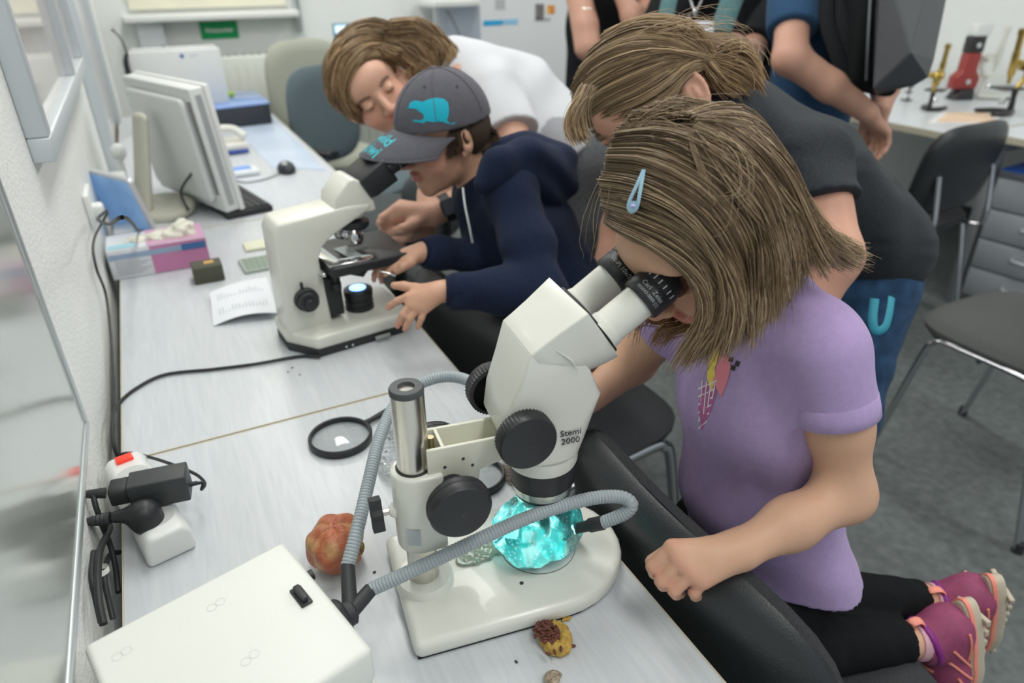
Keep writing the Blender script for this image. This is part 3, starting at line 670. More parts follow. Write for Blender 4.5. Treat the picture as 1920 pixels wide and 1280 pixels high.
# stage carrier, stage, specimen holder
MB().prism([(.036, .050), (.072, .050), (.068, .120), (.036, .120)], (.788, .862), cm.o, (U, Vv, Z)).build('stage_carrier', M_blk, ct, bevel=.003)
MB().prism([(.045, .875), (.075, .875), (.088, .858), (.118, .845), (.130, .858), (.16, .878), (.045, .878)], (-.115, -.060), cm.o, (U, Z, -Vv)).build('stage_bracket', M_blk, ct, bevel=.002)
MB().prism(rrect(.152, .150, .008, 4, .122, .085), (.876, .894), cm.o, (U, Vv, Z)).build('stage', M_blk, ct, bevel=.003)
hold = MB(); hold.prism([(.046, .018), (.118, .012), (.128, .022), (.124, .034), (.108, .038), (.070, .042), (.066, .115), (.046, .145)], (.894, .8975), cm.o, (U, Vv, Z))
hold.build('specimen_holder', M_chrome, ct, bevel=.0006)
MB().box(cm.W(.098, .062, .8965), (.024, .074, .0012), (nrm(U + Vv * .15), nrm(Vv - U * .15), Z)).build('glass_slide', mat('slide_glass', (.75, .82, .85), .05, trans=.6, coat=.5), ct)
for q in (.045, .075): MB().prism(rrect(.028, .010, .0049, 4, .125, q + .03), (.894, .8945), cm.o, (U, Vv, Z)).build('stage_slot', mat('pure_dark', (.005, .005, .006), .5), ct)
MB().box(cm.W(.036, .075, .882), (.006, .11, .006), (U, Vv, Z)).build('stage_rail', M_chrome, ct, bevel=.001)
MB().lathe([(.006, 0), (.006, .02), (.009, .021), (.009, .034), (.007, .036)], cm.W(.062, .048, .874), (0, 0, -1), 20).build('stage_drive_knob', M_blk, ct)
MB().tube([cm.W(.135, .02, .868), cm.W(.150, .012, .862), cm.W(.160, .010, .858)], [.0018, .0022, .0034], 10, 4).build('iris_lever', M_chrome, ct)
# condenser + field lamp
MB().lathe([(.019, 0), (.024, -.006), (.024, -.014), (.016, -.018)], cm.W(.115, .085, .873), (0, 0, 1), 28).build('condenser', M_blk, ct)
cl = cm.W(.110, .078, TZ + .040)
MB().lathe([(.0265, 0), (.0265, .006), (.0235, .008), (.0235, .011), (.0262, .013), (.0262, .017), (.0235, .019), (.0235, .022), (.0262, .024), (.0270, .034), (.0265, .038), (.0165, .040)], cl, (0, 0, 1), 36).build('field_lamp', M_blk, ct)
MB().lathe([(.0155, .040), (.0150, .0415), (.0005, .0425)], cl, (0, 0, 1), 28).build('lamp_lens', mat('lit_blue_lens', (.1, .25, .8), .15, emit=(.22, .45, 1.0), estr=2.6), ct)
# nosepiece and objectives
MB().lathe([(.012, 0), (.030, -.004), (.031, -.012), (.026, -.018)], cm.W(.118, .085, .953), nrm(Z + U * .10), 32).build('nosepiece', M_blk, ct)
nc = cm.W(.116, .085, .938)
for k, (ln, tl) in enumerate(((.034, 0), (.026, 1), (.022, 2), (.030, 3))):
    if k == 0: ob, dr = cm.W(.122, .078, .937), -Z
    else:
        a = {1: 2.6, 2: 3.6, 3: 4.5}[k]; rd = U * math.cos(a) + Vv * math.sin(a); ob, dr = nc + rd * .016, nrm(rd * .55 - Z)
    MB().lathe([(.0075, 0), (.0085, .003), (.0085, ln * .35), (.0105, ln * .4), (.0105, ln * .75), (.006, ln * .95), (.004, ln)], ob, dr, 24).build('objective', M_chrome, ct)
l = bpy.data.lights.new('field_lamp_light', 'SPOT'); l.energy = .9; l.spot_size = math.radians(50); l.color = (.6, .78, 1); l.shadow_soft_size = .008
lo_ = bpy.data.objects.new('field_lamp_light', l); lo_.location = cl + V(0, 0, .048); lo_.rotation_euler = (PI, 0, 0); COL.objects.link(lo_)
# head: wedge housing + black binocular body + eyepieces (leaning up towards the boy)
MB().prism([(.074, .968), (.152, .968), (.150, .985), (.131, 1.022), (.118, 1.030), (.108, 1.028), (.080, 1.000)], (-.122, -.048), cm.o, (U, Z, -Vv)).build('head_housing', M_cr2, ct, bevel=.004, bseg=3)
MB().lathe([(.030, 0), (.030, .012)], cm.W(.112, .085, .958), Z, 30).build('head_dovetail', M_cr2, ct)
a2 = math.radians(30); T2 = U * math.cos(a2) + Z * math.sin(a2); N2 = U * math.sin(a2) - Z * math.cos(a2)
hb = cm.W(.135, .085, 1.008)
MB().prism([(-.018, 0), (.018, 0), (.022, .012), (.024, .058), (-.022, .058), (-.020, .012)], (-.042, .042), hb, (N2, T2, Vv)).build('binocular_body', M_blk, ct, bevel=.003)
for s_ in (-1, 1):
    o_ = hb + T2 * .055 + Vv * s_ * .031 - N2 * .002
    MB().lathe([(.0155, 0), (.0155, .012), (.0165, .013), (.0165, .022), (.0180, .024), (.0180, .034), (.0150, .038), (.0135, .044), (.009, .042)], o_, T2, 30).build('eyepiece', M_blk, ct)
    for q in range(4):
        a = -2.2 + .35 * q; rad = -N2 * math.cos(a) + Vv * math.sin(a)
        MB().ball(o_ + T2 * .018 + rad * .0166, .0009, 6, 4).build('scale_mark', M_printw, ct)
EYE2 = hb + T2 * .098
# its cable
M_cab = mat('cable_black', (.018, .02, .022), .5)
cb = MB(); cb.tube([PZ(600, 668, TZ + .006), PZ(560, 668, TZ + .004), PZ(480, 682, TZ + .004), PZ(400, 692, TZ + .004), PZ(310, 702, TZ + .004), PZ(255, 728, TZ + .004), PZ(222, 758, TZ + .004), PX(211, 790, -.151), PX(213, 830, -.151), PX(222, 860, -.151)], .0028, 10, 10)
tag(cb.build('power_cable', M_cab), 'thin black cable running from the compound microscope to the wall edge of the desk', 'cable')
# ---------------------------------------------------------------- magnifiers
def magnifier(name_label, c, r, ang, hl, tilt=0):
    t = thing('magnifying_glass', name_label, 'magnifier', (c[0], c[1], TZ), None)
    MB().lathe([(r, 0), (r + .0025, .001), (r + .003, .010), (r + .0015, .012), (r - .001, .0115), (r - .0015, .002)], V(c[0], c[1], TZ), (0, 0, 1), 56, False).build('rim', M_blk, t)
    MB().lathe([(.002, .0085), (r * .5, .0078), (r * .98, .0055)], V(c[0], c[1], TZ), (0, 0, 1), 40, False).build('lens', mat('magnifier_glass', (.93, .97, .96), .03, trans=1.0, ior=1.3, coat=.3), t)
    d = V(math.cos(ang), math.sin(ang), 0); p = V(c[0], c[1], TZ + .007)
    MB().tube([p + d * (r + .001), p + d * (r + .012)], [.0048, .0040], 12).build('ferrule', M_blk, t)
    MB().tube([p + d * (r + .012), p + d * (r + .02), p + d * (r + hl)], [.0035, .0042, .0062], 12, 4).build('handle', M_blk, t)
    return t
magnifier('round black-rimmed magnifying glass lying on the desk beside the steel column', PZ(638, 815, TZ + .01)[:2], .0425, .38, .085)
magnifier('black-rimmed magnifying glass half hidden behind the microscope arm', PZ(893, 888, TZ + .01)[:2], .036, 2.2, .08)
# crumpled clear plastic bag behind the column
def crump(X): return (np.sin(X[:, 0] * 300 + np.sin(X[:, 1] * 260) * 2) + np.sin(X[:, 1] * 410 + X[:, 2] * 330)) * .0022
bg = sdf_obj('plastic_bag', [([ell(PZ(742, 862, TZ + .012), (.024, .050, .012), k=.01), ell(PZ(745, 800, TZ + .01), (.020, .030, .010), k=.01)], [((0, 0, TZ), (0, 0, -1))], .004)], .002, mat('clear_plastic', (.9, .93, .94), .08, trans=.92, ior=1.25, coat=1), disp=crump, damp=.004)
tag(bg, 'crumpled clear plastic bag lying behind the microscope column', 'bag')
# feather
ft = thing('feather', 'brown barred feather lying behind the turquoise crystal', 'feather', tuple(PZ(965, 905, TZ)))
M_fe = mat('feather_brown', (.10, .08, .06), .8, col2=(.34, .28, .22), vscale=60, stretch=(1, 3, 1))
q0, q1 = PZ(955, 868, TZ + .004), PZ(985, 950, TZ + .002); dq = q1 - q0; nq = nrm(V(-dq[1], dq[0], 0))
MB().tube([q0, (q0 + q1) / 2 + nq * .003, q1 + dq * .15], [.0006, .001, .0013], 6, 6).build('quill', mat('quill_horn', (.35, .30, .24), .5), ft)
fm = MB(); rf = random.Random(3)
for i in range(70):
    s_ = i / 70; b0 = q0 + dq * s_ + nq * .003 * math.sin(s_ * PI)
    for sd in (-1, 1):
        wd_ = (.015 * math.sin(PI * min(1, s_ * 1.15 + .12)) + .004) * rf.uniform(.85, 1.1)
        e_ = b0 + nq * sd * wd_ - dq * .11 * rf.uniform(.6, 1.2) + Z * rf.uniform(.001, .004)
        n_ = nrm(dq) * .0014
        fm.add([b0 - n_, b0 + n_, e_ + n_ * .3, e_ - n_ * .3, b0 + Z * .0006], [(0, 1, 2, 3), (0, 4, 3), (1, 2, 4)])
vn = fm.build('vane', M_fe, ft, smooth=False); vn['kind'] = 'stuff'
# dried pomegranate-like fruit
fc = PZ(628, 1022, TZ + .028) * 1.0
def fdisp(X):
    q = X - fc; a = np.arctan2(q[:, 1], q[:, 0]); return -np.abs(np.sin(a * 2.5 + .4)) * .0028 + np.sin(X[:, 0] * 230) * np.sin(X[:, 2] * 210) * .0012
def fcol(v):
    n = np.sin(v[:, 0] * 160) * np.sin(v[:, 1] * 140 + 1) * np.sin(v[:, 2] * 150); q = v - fc
    a = np.arctan2(q[:, 1], q[:, 0]); c = np.tile([.42, .115, .055], (len(v), 1)); t = np.clip(n * 1.2 + .1 + .5 * (np.cos(a * 2.5 + .4) > .93), 0, 1)[:, None]
    return c * (1 - t) + np.array([.50, .27, .12]) * t
fr_ = thing('dried_fruit', 'dried reddish brown pomegranate next to the gooseneck and the lamp box', 'fruit', (fc[0], fc[1], TZ))
hole = fc + V(.026, -.012, -.006)
sdf_obj('rind', [([ell(fc, (.030, .031, .027), k=.01), ell(fc + V(.006, .010, .004), (.024, .022, .022), k=.012), ell(hole, (.010, .012, .017), k=.004, op='-')], [((0, 0, TZ + .0003), (0, 0, -1))], .004)], .0014, mat('dried_rind', (.4, .12, .06), .42, attr='Col', bump=.6, bscale=260, var=.25, vscale=120), fr_, disp=fdisp, damp=.004, color=fcol)
mm = MB(); rf = random.Random(8)
for i in range(60):
    d = nrm([rf.gauss(.9, .3), rf.gauss(-.3, .6), rf.gauss(-.1, .7)]); mm.ball(hole + V(-.006, .004, 0) + d * .009, (.0022, .0022, .0028), 6, 4)
o = mm.build('seed', mat('seed_ochre', (.36, .25, .06), .6, col2=(.12, .06, .02), vscale=200), fr_); o['kind'] = 'stuff'; o['label'] = 'ochre seeds showing in the torn side'
# opened seed head: yellow husk with dark seeds, loose seeds, husk flake, snail shell
M_husk = mat('husk_yellow', (.62, .42, .10), .8, col2=(.42, .25, .05), vscale=180, bump=.8, bscale=400); M_sd = mat('seed_maroon', (.10, .028, .022), .55, col2=(.17, .06, .04), vscale=150)
hc = PZ(1037, 1205, TZ)
sh = thing('seed_head', 'broken yellow seed head packed with dark red seeds in front of the microscope', 'seed head', tuple(hc))
def hdisp(X): return np.sin(X[:, 0] * 700 + np.sin(X[:, 1] * 500)) * np.sin(X[:, 1] * 620) * .0008 + np.sin(X[:, 2] * 800) * .0004
sdf_obj('husk', [([ell(hc + V(.002, -.001, .006), (.016, .020, .0085), k=.006), ell(hc + V(.010, .006, .005), (.010, .012, .006), k=.006), ell(hc + V(0, .002, .019), (.012, .016, .010), k=.004, op='-')], [((0, 0, TZ + .0002), (0, 0, -1))], .004)], .0009, M_husk, sh, disp=hdisp, damp=.002)
def seed(parent, c, ang, tl, s=1.0, name='seed'):
    m_ = MB(); R = rotm(V(math.cos(ang), math.sin(ang), tl), V(0, 0, 1)); m_.ball(c, (.0016 * s, .0032 * s, .0014 * s), 7, 5, R); return m_.build(name, M_sd, parent)
rf = random.Random(5)
for i in range(105):
    a = rf.uniform(0, 2 * PI); r_ = math.sqrt(rf.random()) * .0145
    p = hc + V(-.0040 + r_ * math.cos(a) * .85, .006 + r_ * math.sin(a), .0105 + (.0145 - r_) * .40 + rf.uniform(-.001, .0015)); seed(sh, p, rf.uniform(0, 6), rf.uniform(-.6, .6), rf.uniform(.85, 1.15))
for px, py in ((1040, 1222), (1028, 1225), (1052, 1216)): seed(sh, PZ(px, py, TZ + .014), rf.uniform(0, 3), .3, 1.1)
for (px, py, an, lb) in ((1073, 1210, -.6, 'single dark red seed lying right of the yellow seed head'), (1057, 1178, 1.2, 'single dark red seed lying above the yellow seed head')):
    p = PZ(px, py, TZ + .0018); s_ = seed(None, p, an, 0, 1.25, 'loose_seed'); tag(s_, lb, 'seed', None)
o = sdf_obj('husk_flake', [ell(PZ(1062, 1160, TZ + .0017), (.0055, .003, .0017), k=.002)], .0006, M_husk, disp=hdisp, damp=.001); tag(o, 'small yellow husk flake near the rounded corner of the microscope base', 'flake')
sc = PZ(1037, 1273, TZ + .005); o_ = thing('snail_shell', 'small striped snail shell at the bottom edge of the picture', 'shell', (sc[0], sc[1], TZ))
m_ = MB(); pts = []; rr_ = []
for i in range(64):
    t = i / 63; a = t * 4.6 * PI; r_ = .0062 * (1 - t) ** 1.1; pts.append(sc + V(math.cos(a) * r_, math.sin(a) * r_, .0048 * t - .001)); rr_.append(.0040 * (1 - t) ** .9 + .0004)
m_.tube(pts, rr_, 12); m_.build('whorl', mat('shell_stripes', (.46, .40, .30), .35, col2=(.16, .10, .06), vscale=330), o_)
for px, py in ((540, 697), (562, 702), (548, 689), (968, 1240), (702, 1072)):
    p = PZ(px, py, TZ + .001); MB().ball(p, (.0022, .0013, .001), 7, 5, rotm(V(math.cos(px), math.sin(px), 0), V(0, 0, 1))).build('crumb', M_print); tag(bpy.context.scene.collection.objects[-1], 'tiny dark crumb on the pale desk', 'crumb', 'dark crumbs on the desks')
# ---------------------------------------------------------------- socket strip, plugs, adapter, cables
M_pw = mat('white_plastic', (.76, .78, .77), .35)
s0, s1 = np.array([-.136, .893, TZ]), np.array([-.091, .706, TZ]); sd_ = nrm(s1 - s0); sn = V(-sd_[1], sd_[0], 0); SL = np.linalg.norm(s1 - s0)
ps = thing('power_strip', 'white multi-socket power strip with red switch at the wall side of the near desk', 'power strip', tuple((s0 + s1) / 2))
MB().prism([(-.027, 0), (.027, 0), (.026, .028), (.018, .040), (-.018, .040), (-.026, .028)], (0, SL), s0, (sn, Z, sd_)).build('housing', M_pw, ps, bevel=.006, bseg=3)
def on(t, z=.0402, b=0): return s0 + sd_ * t + sn * b + Z * z
MB().box(on(.016, .042), (.020, .013, .006), (sn, sd_, Z)).build('rocker_switch', mat('switch_red', (.75, .05, .03), .3, emit=(1, .05, .02), estr=.25), ps, bevel=.001)
for t in (.055, .105, .155):
    MB().lathe([(.0195, 0), (.0195, .0005)], on(t, .0398), Z, 28).build('socket', mat('socket_shade', (.55, .57, .56), .5), ps)
ad = thing('power_adapter', 'black box-shaped power adapter plugged into the white strip', 'adapter', tuple(on(.10)))
ac = PZ(297, 912, .800); au = V(1, 0, 0) * .97 + V(0, 1, 0) * .0; au = nrm(V(.98, -.14, 0)); av = nrm(V(.14, .98, 0))
MB().box(ac + au * .002, (.064, .032, .036), (au, av, Z)).build('case', mat('adapter_black', (.045, .05, .052), .45, bump=.2, bscale=800), ad, bevel=.002)
MB().prism(rrect(.028, .024, .006, 3), (0, .020), ac - au * .030 + Z * .004, (av, Z, -au)).build('mains_plug', M_blk2, ad, bevel=.002)
MB().tube([ac - au * .055 + Z * .006, ac - au * .066 + Z * .008, ac - au * .080 + Z * .010], [.0065, .0055, .004], 12).build('strain_relief', M_blk2, ad)
MB().cyl(ac + au * .033 - Z * .006, ac + au * .042 - Z * .006, .0032, .0026, 12).build('outlet_boot', M_blk2, ad)
cb = MB(); cb.tube([ac + au * .040 - Z * .006, ac + au * .048 - Z * .008, PZ(378, 917, .782), PZ(384, 906, .782), PZ(372, 892, .782), PZ(348, 880, .782), PZ(322, 870, .78), PZ(285, 858, .77), PZ(245, 849, .75), PZ(222, 852, .744)], .0021, 8, 8)
tag(cb.build('adapter_cable', M_cab), 'thin black cable looping from the adapter back along the desk', 'cable')
sp = thing('schuko_plug', 'round black mains plug in the end socket of the strip', 'plug', tuple(on(.155)))
pc = PZ(276, 975, TZ + .0405); pd = nrm(V(-.97, .22, 0)); pn = V(-pd[1], pd[0], 0)
sdf_obj('plug_body', [cone(pc + Z * .002, pc + Z * .008, .0185, .0175, k=.004), cone(pc + Z * .012, pc + pd * .030 + Z * .012, .012, .0070, k=.010)], .0014, M_blk, sp)
MB().lathe([(.0072, 0), (.0076, .004), (.006, .005), (.0072, .008), (.0056, .0095), (.0066, .013), (.005, .0145), (.0058, .018), (.0045, .022), (.004, .03)], pc + pd * .036 + Z * .012, pd, 16).build('strain_relief', M_blk2, sp)
for i, (pts, r_, lb) in enumerate((
    ([pc + pd * .062 + Z * .011, PX(205, 985, -.155), PX(188, 1030, -.155), PX(183, 1080, -.154), PX(186, 1130, -.152), PX(194, 1170, -.150)], .0038, 'thick black plug cable hanging down between the wall and the desk'),
    ([ac - au * .078 + Z * .010, PX(172, 925, -.160), PX(180, 950, -.158), PX(192, 985, -.157), PX(206, 1020, -.156), PX(216, 1060, -.155), PX(222, 1110, -.154)], .0032, 'black adapter cord hanging behind the power strip'),
    ([PX(176, 1035, -.161), PX(172, 1080, -.160), PX(180, 1120, -.158), PX(190, 1165, -.155)], .0034, 'black cable at the left of the tied bundle'),
    ([PX(224, 1035, -.157), PX(206, 1040, -.158), PX(196, 1080, -.157), PX(205, 1130, -.156), PX(212, 1160, -.155)], .0030, 'grey-black cable bending over in the tied bundle'))):
    m_ = MB(); m_.tube(pts, r_, 10, 8); tag(m_.build('cable', M_cab), lb, 'cable')
o_ = MB(); o_.lathe([(.0095, 0), (.0095, .006)], PX(187, 1075, -.156), (0, .25, .97), 18, False); tag(o_.build('cable_tie', mat('tie_clear', (.75, .76, .7), .3)), 'pale plastic tie round the cable bundle by the wall', 'cable tie')
# wall socket and its cable
q = PX(168, 385, XW + .005); ws = thing('wall_socket', 'white wall socket with a plug beside the tilted tablet screen', 'socket', (XW, q[1], q[2]))
MB().box((XW + .006, q[1], q[2]), (.012, .11, .07)).build('cover_plate', M_pw, ws, bevel=.004)
MB().box((XW + .018, q[1] - .02, q[2] - .01), (.026, .035, .035)).build('white_plug', M_pw, ws, bevel=.006)
m_ = MB(); m_.tube([q + V(.03, -.02, -.01), PX(184, 410, -.13), PX(205, 420, -.10), PX(235, 408, -.06), PX(262, 432, -.02) * 1 if False else PZ(262, 432, .80), PZ(288, 428, .79)], .0028, 8, 8)
tag(m_.build('cable', M_cab), 'dark cable swinging from the wall socket to the tilted tablet', 'cable')
m_ = MB(); m_.tube([q + V(.032, -.03, -.012), PX(176, 450, -.155), PX(180, 500, -.156), PX(200, 560, -.157), PX(212, 700, -.157), PX(212, 830, -.157)], .0024, 8, 8)
tag(m_.build('cable', M_cab), 'long dark cable dropping down the wall behind the glove box', 'cable')
# ---------------------------------------------------------------- glove box, tablet, sponge, tray, paper
gA, gB = PZ(214, 527, TZ), PZ(396, 496, TZ); gd = nrm(gB - gA); gn = V(-gd[1], gd[0], 0); GL = np.linalg.norm(gB - gA)
gb_ = thing('glove_box', 'pink and white cardboard glove box with pale gloves sticking out', 'box', tuple((gA + gB) / 2 + gn * .05))
def gbx(name, a0, a1, b0, b1, z0, z1, m_, bev=.0): return MB().box(gA + gd * (a0 + a1) / 2 + gn * (b0 + b1) / 2 + Z * (z0 + z1) / 2, (a1 - a0, b1 - b0, z1 - z0), (gd, gn, Z)).build(name, m_, gb_, bevel=bev)
GL = min(GL, .25)
gbx('carton', 0, GL, 0, .115, .0002, .068, mat('carton_white', (.70, .72, .76), .5), .002)
gbx('pink_panel', GL * .42, GL + .0006, -.0006, .0, .002, .0665, mat('carton_pink', (.55, .22, .40), .5)); gbx('pink_top', GL * .40, GL - .001, .001, .114, .0680, .0686, mat('carton_pink2', (.60, .34, .50), .5))
gbx('blue_band', .002, GL * .85, -.0012, -.0006, .046, .058, mat('carton_blue', (.30, .40, .56), .5)); gbx('dark_blue_label', GL * .74, GL - .002, -.0018, -.0012, .045, .060, mat('carton_navy', (.06, .16, .38), .5))
gbx('pale_label', .004, GL * .30, .005, .035, .0686, .0690, mat('carton_aqua', (.35, .62, .72), .5)); gbx('end_panel', GL, GL + .0006, .001, .114, .002, .067, MATS['carton_pink'])
for a_, z_, s_, tx in ((.47, .036, .009, 'GLOVES'), (.65, .034, .009, 'Latex'), (.86, .052, .008, '100 Stk.')):
    pass
for i in range(7): gbx('print_line', .012, .012 + .05 + .01 * (i % 3), -.0010, -.0006, .010 + i * .005, .0118 + i * .005, mat('print_grey', (.45, .47, .52), .6))
def gdisp(X): return np.sin(X[:, 0] * 170 + np.sin(X[:, 1] * 190) * 1.5) * np.sin(X[:, 2] * 200 + X[:, 1] * 80) * .004
g0 = gA + gd * GL * .5 + gn * .05 + Z * .068
o = sdf_obj('glove', [ell(g0 + gd * .04, (.045, .030, .016), k=.02), ell(g0 + gd * .062 + Z * .012, (.022, .02, .020), k=.02), ell(g0 - gd * .03, (.035, .018, .009), k=.02)], .003, mat('latex_cream', (.74, .73, .64), .55, sss=.1), gb_, disp=gdisp, damp=.005)
o['label'] = 'pale latex gloves pushing out of the slot'
o = MB().prism(rrect(.062, .05, .003, 2), (0, .038), PZ(395, 530, TZ) + V(0, .024, 0), (gd, gn, Z)).build('sponge_block', mat('olive_block', (.085, .088, .065), .75, bump=.4, bscale=300), None, bevel=.002)
tag(o, 'small dark olive box with an orange sticker on the desk before the glove box', 'box')
MB().box(PZ(395, 530, TZ) + V(.006, .026, .0385), (.020, .016, .0012), (gd, gn, Z)).build('orange_sticker', mat('sticker_orange', (.62, .38, .12), .6), o)
tA = PZ(460, 515, TZ); tr = thing('grid_tray', 'grey-green plastic grid tray lying behind the compound microscope', 'tray', tuple(tA + V(.04, .045, 0)))
MB().prism([(0, 0), (.12, 0), (.12, .085), (0, .085)], (0, .008), tA, (nrm(V(1, .05, 0)), nrm(V(-.05, 1, 0)), Z)).build('tray_body', mat('tray_green', (.40, .46, .40), .5), tr, bevel=.002)
g = MB()
for i in range(9):
    for j in range(6): g.box(tA + V(.010 + i * .0125, .012 + j * .0125, .0088), (.010, .010, .0016))
g.build('cell_pattern', mat('tray_cells', (.26, .33, .27), .6), tr, smooth=False)['kind'] = 'stuff'
tag(MB().box(PZ(480, 465, TZ + .004) + V(.02, .02, 0), (.09, .06, .006)).build('sticky_notes', mat('note_yellow', (.70, .72, .55), .7), None, bevel=.001), 'pale yellow pad just behind the microscope arm', 'notepad')
cA, cB, cC = PZ(400, 611, TZ + .001), PZ(393, 548, TZ + .012), PZ(500, 520, TZ + .016); cD = PZ(522, 586, TZ + .012)
rows = []
for i in range(9):
    u_ = i / 8; row = []
    for j in range(9):
        v_ = j / 8; p = (cA * (1 - u_) + cD * u_) * (1 - v_) + (cB * (1 - u_) + cC * u_) * v_; row.append(p + Z * .010 * math.sin(PI * u_) * (1 - v_ * .4))
    rows.append(row)
pp = MB().grid(rows, .0005).build('paper_sheet', mat('paper_white', (.76, .79, .83), .7)); tag(pp, 'white printed sheet curling up beside the base of the compound microscope', 'paper')
g = MB(); rf = random.Random(2)
for band in (.20, .62):
    for k in range(15):
        u_ = .12 + k * .053; hgt = rf.uniform(.05, .20)
        def pt_(uu, vv):
            p = (cA * (1 - uu) + cD * uu) * (1 - vv) + (cB * (1 - uu) + cC * uu) * vv; return p + Z * (.010 * math.sin(PI * uu) * (1 - vv * .4) + .0006)
        g.add([pt_(u_, band), pt_(u_ + .012, band), pt_(u_ + .012, band + hgt), pt_(u_, band + hgt)], [(0, 1, 2, 3)])
g.build('printed_bars', mat('faint_print', (.45, .48, .55), .7), pp, smooth=False)
# tilted tablet near the wall
tb = thing('tablet_display', 'tilted grey tablet screen leaning by the wall over the glove box', 'display', (-.09, 1.95, TZ))
a_ = PZ(302, 452, TZ + .02); b_ = a_ + V(-.105, .215, .0); up = nrm(V(-.05, 0.02, .16))
bl, br_ = a_, a_ + V(-.100, .175, 0); hgt = .165; nn = nrm(np.cross(br_ - bl, up)); xx = nrm(br_ - bl); uu = nrm(np.cross(nn, xx))
if uu[2] < 0: uu = -uu
cc = (bl + br_) / 2 + uu * hgt / 2
MB().prism(rrect(.20, hgt, .012, 4), (-.006, .006), cc, (xx, uu, np.cross(xx, uu))).build('case', mat('tablet_silver', (.62, .64, .66), .35, .4), tb, bevel=.002)
sg = 1 if np.dot(np.cross(xx, uu), V(0, 0, CAM_H) - cc) > 0 else -1
MB().prism(rrect(.186, hgt - .016, .006, 4), (sg * .0062, sg * .0068) if sg > 0 else (-.0068, -.0062), cc, (xx, uu, np.cross(xx, uu))).build('screen', mat('tablet_screen', (.10, .17, .30), .12, emit=(.15, .30, .55), estr=.35, col2=(.28, .42, .58), vscale=9), tb)
MB().tube([cc - uu * hgt * .4 - V(.03, 0, 0), V(-.10, 2.0, TZ + .01)], .006, 8).build('kickstand', M_alu, tb)
o = thing('webcam', 'small white webcam with round head near the wall behind the tablet', 'webcam', (-.12, 2.06, TZ))
wq = PX(222, 285, -.115); MB().ball(wq, (.022, .022, .026), 16, 10).build('head', M_pw, o); MB().cyl(V(wq[0], wq[1], TZ), wq, .008, seg=10).build('stem', M_pw, o); MB().lathe([(.035, 0), (.03, .01)], V(wq[0], wq[1], TZ), Z, 20).build('foot', M_pw, o)
for i, (px, py, zz, sx, sy, szz, lb) in enumerate(((240, 395, TZ, .05, .06, .05, 'white switch box with a round button beside the tablet'), (233, 250, TZ, .05, .08, .12, 'white device behind the tablet at the wall'))):
    p = PZ(px, py, zz) if False else V(-.125, 1.90 + .26 * i, TZ); t_ = thing('white_device', lb, 'device', tuple(p))
    MB().box(p + Z * szz / 2, (sx, sy, szz)).build('case', M_pw, t_, bevel=.008); MB().cyl(p + V(sx / 2, -.01, szz * .6), p + V(sx / 2 + .004, -.01, szz * .6), .010, seg=16).build('button', mat('button_blue', (.1, .15, .3), .3), t_)
# ---------------------------------------------------------------- big monitor seen from behind, keyboard, mouse
N0 = PZ(352, 168, 1.085); F0 = V(-.055, 2.36, 1.085); wd_ = nrm((F0 - N0) * V(1, 1, 0)); W_ = np.linalg.norm((F0 - N0)[:2])
th = V(-wd_[1], wd_[0], 0)
if th[0] < 0: th = -th       # towards the screen side (+x)
tv = nrm(V(0, 0, 1) - th * .10); mo = thing('monitor', 'large white desktop monitor seen from behind on a putty-coloured stand', 'monitor', tuple((N0 + F0) / 2 * V(1, 1, 0) + Z * TZ))
M_mon = mat('monitor_white', (.70, .73, .72), .4)
HM = .325
MB().prism(rrect(W_, HM, .004, 3, W_ / 2, -HM / 2), (0, .040), N0, (wd_, tv, np.cross(wd_, tv) * (1 if np.dot(np.cross(wd_, tv), th) > 0 else -1))).build('casing', M_mon, mo, bevel=.003)
ax3 = np.cross(wd_, tv); ax3 = ax3 * (1 if np.dot(ax3, th) > 0 else -1)
MB().prism(rrect(W_ - .06, HM - .05, .02, 4, W_ / 2, -HM / 2), (-.018, .002), N0, (wd_, tv, ax3)).build('back_cover', M_mon, mo, bevel=.012, bseg=3)
MB().prism(rrect(W_ + .012, HM + .008, .004, 3, W_ / 2, -HM / 2), (.038, .052), N0, (wd_, tv, ax3)).build('front_bezel', mat('monitor_bezel', (.78, .80, .79), .35), mo, bevel=.003)
MB().prism(rrect(W_ - .03, HM - .03, .002, 2, W_ / 2, -HM / 2), (.0515, .0525), N0, (wd_, tv, ax3)).build('screen', mat('screen_glow', (.2, .25, .3), .2, emit=(.55, .7, 1.0), estr=.9), mo)
MB().box(N0 - wd_ * .0005 - tv * HM / 2 + ax3 * .020, (.001, .016, HM - .035), (wd_, ax3, tv)).build('side_inlay', mat('inlay_grey', (.36, .38, .40), .5), mo)
g = MB()
for i in range(34):
    for j in range(3): g.box(N0 + wd_ * (.012 + j * .006) - tv * (.035 + i * .0072) - ax3 * .0007, (.0042, .0015, .0046), (wd_, ax3, tv))
g.build('vent_slots', mat('vent_dark', (.12, .12, .13), .6), mo, smooth=False)['kind'] = 'stuff'
bc = N0 + wd_ * W_ * .52 - ax3 * .05
M_putty = mat('putty_stand', (.52, .52, .44), .45)
sdf_obj('stand_neck', [econe(V(bc[0], bc[1], TZ + .03) - ax3 * .05, V(bc[0], bc[1], 1.0) - ax3 * .0, .042, .018, .038, .014, wd_, k=.02)], .004, M_putty, mo)
MB().prism([(math.cos(t) * .115, math.sin(t) * .085) for t in np.linspace(0, 2 * PI, 28, endpoint=False)], (TZ + .0003, TZ + .028), V(bc[0], bc[1], 0) - ax3 * .005, (wd_, ax3, Z)).build('stand_foot', M_putty, mo, bevel=.012, bseg=3)
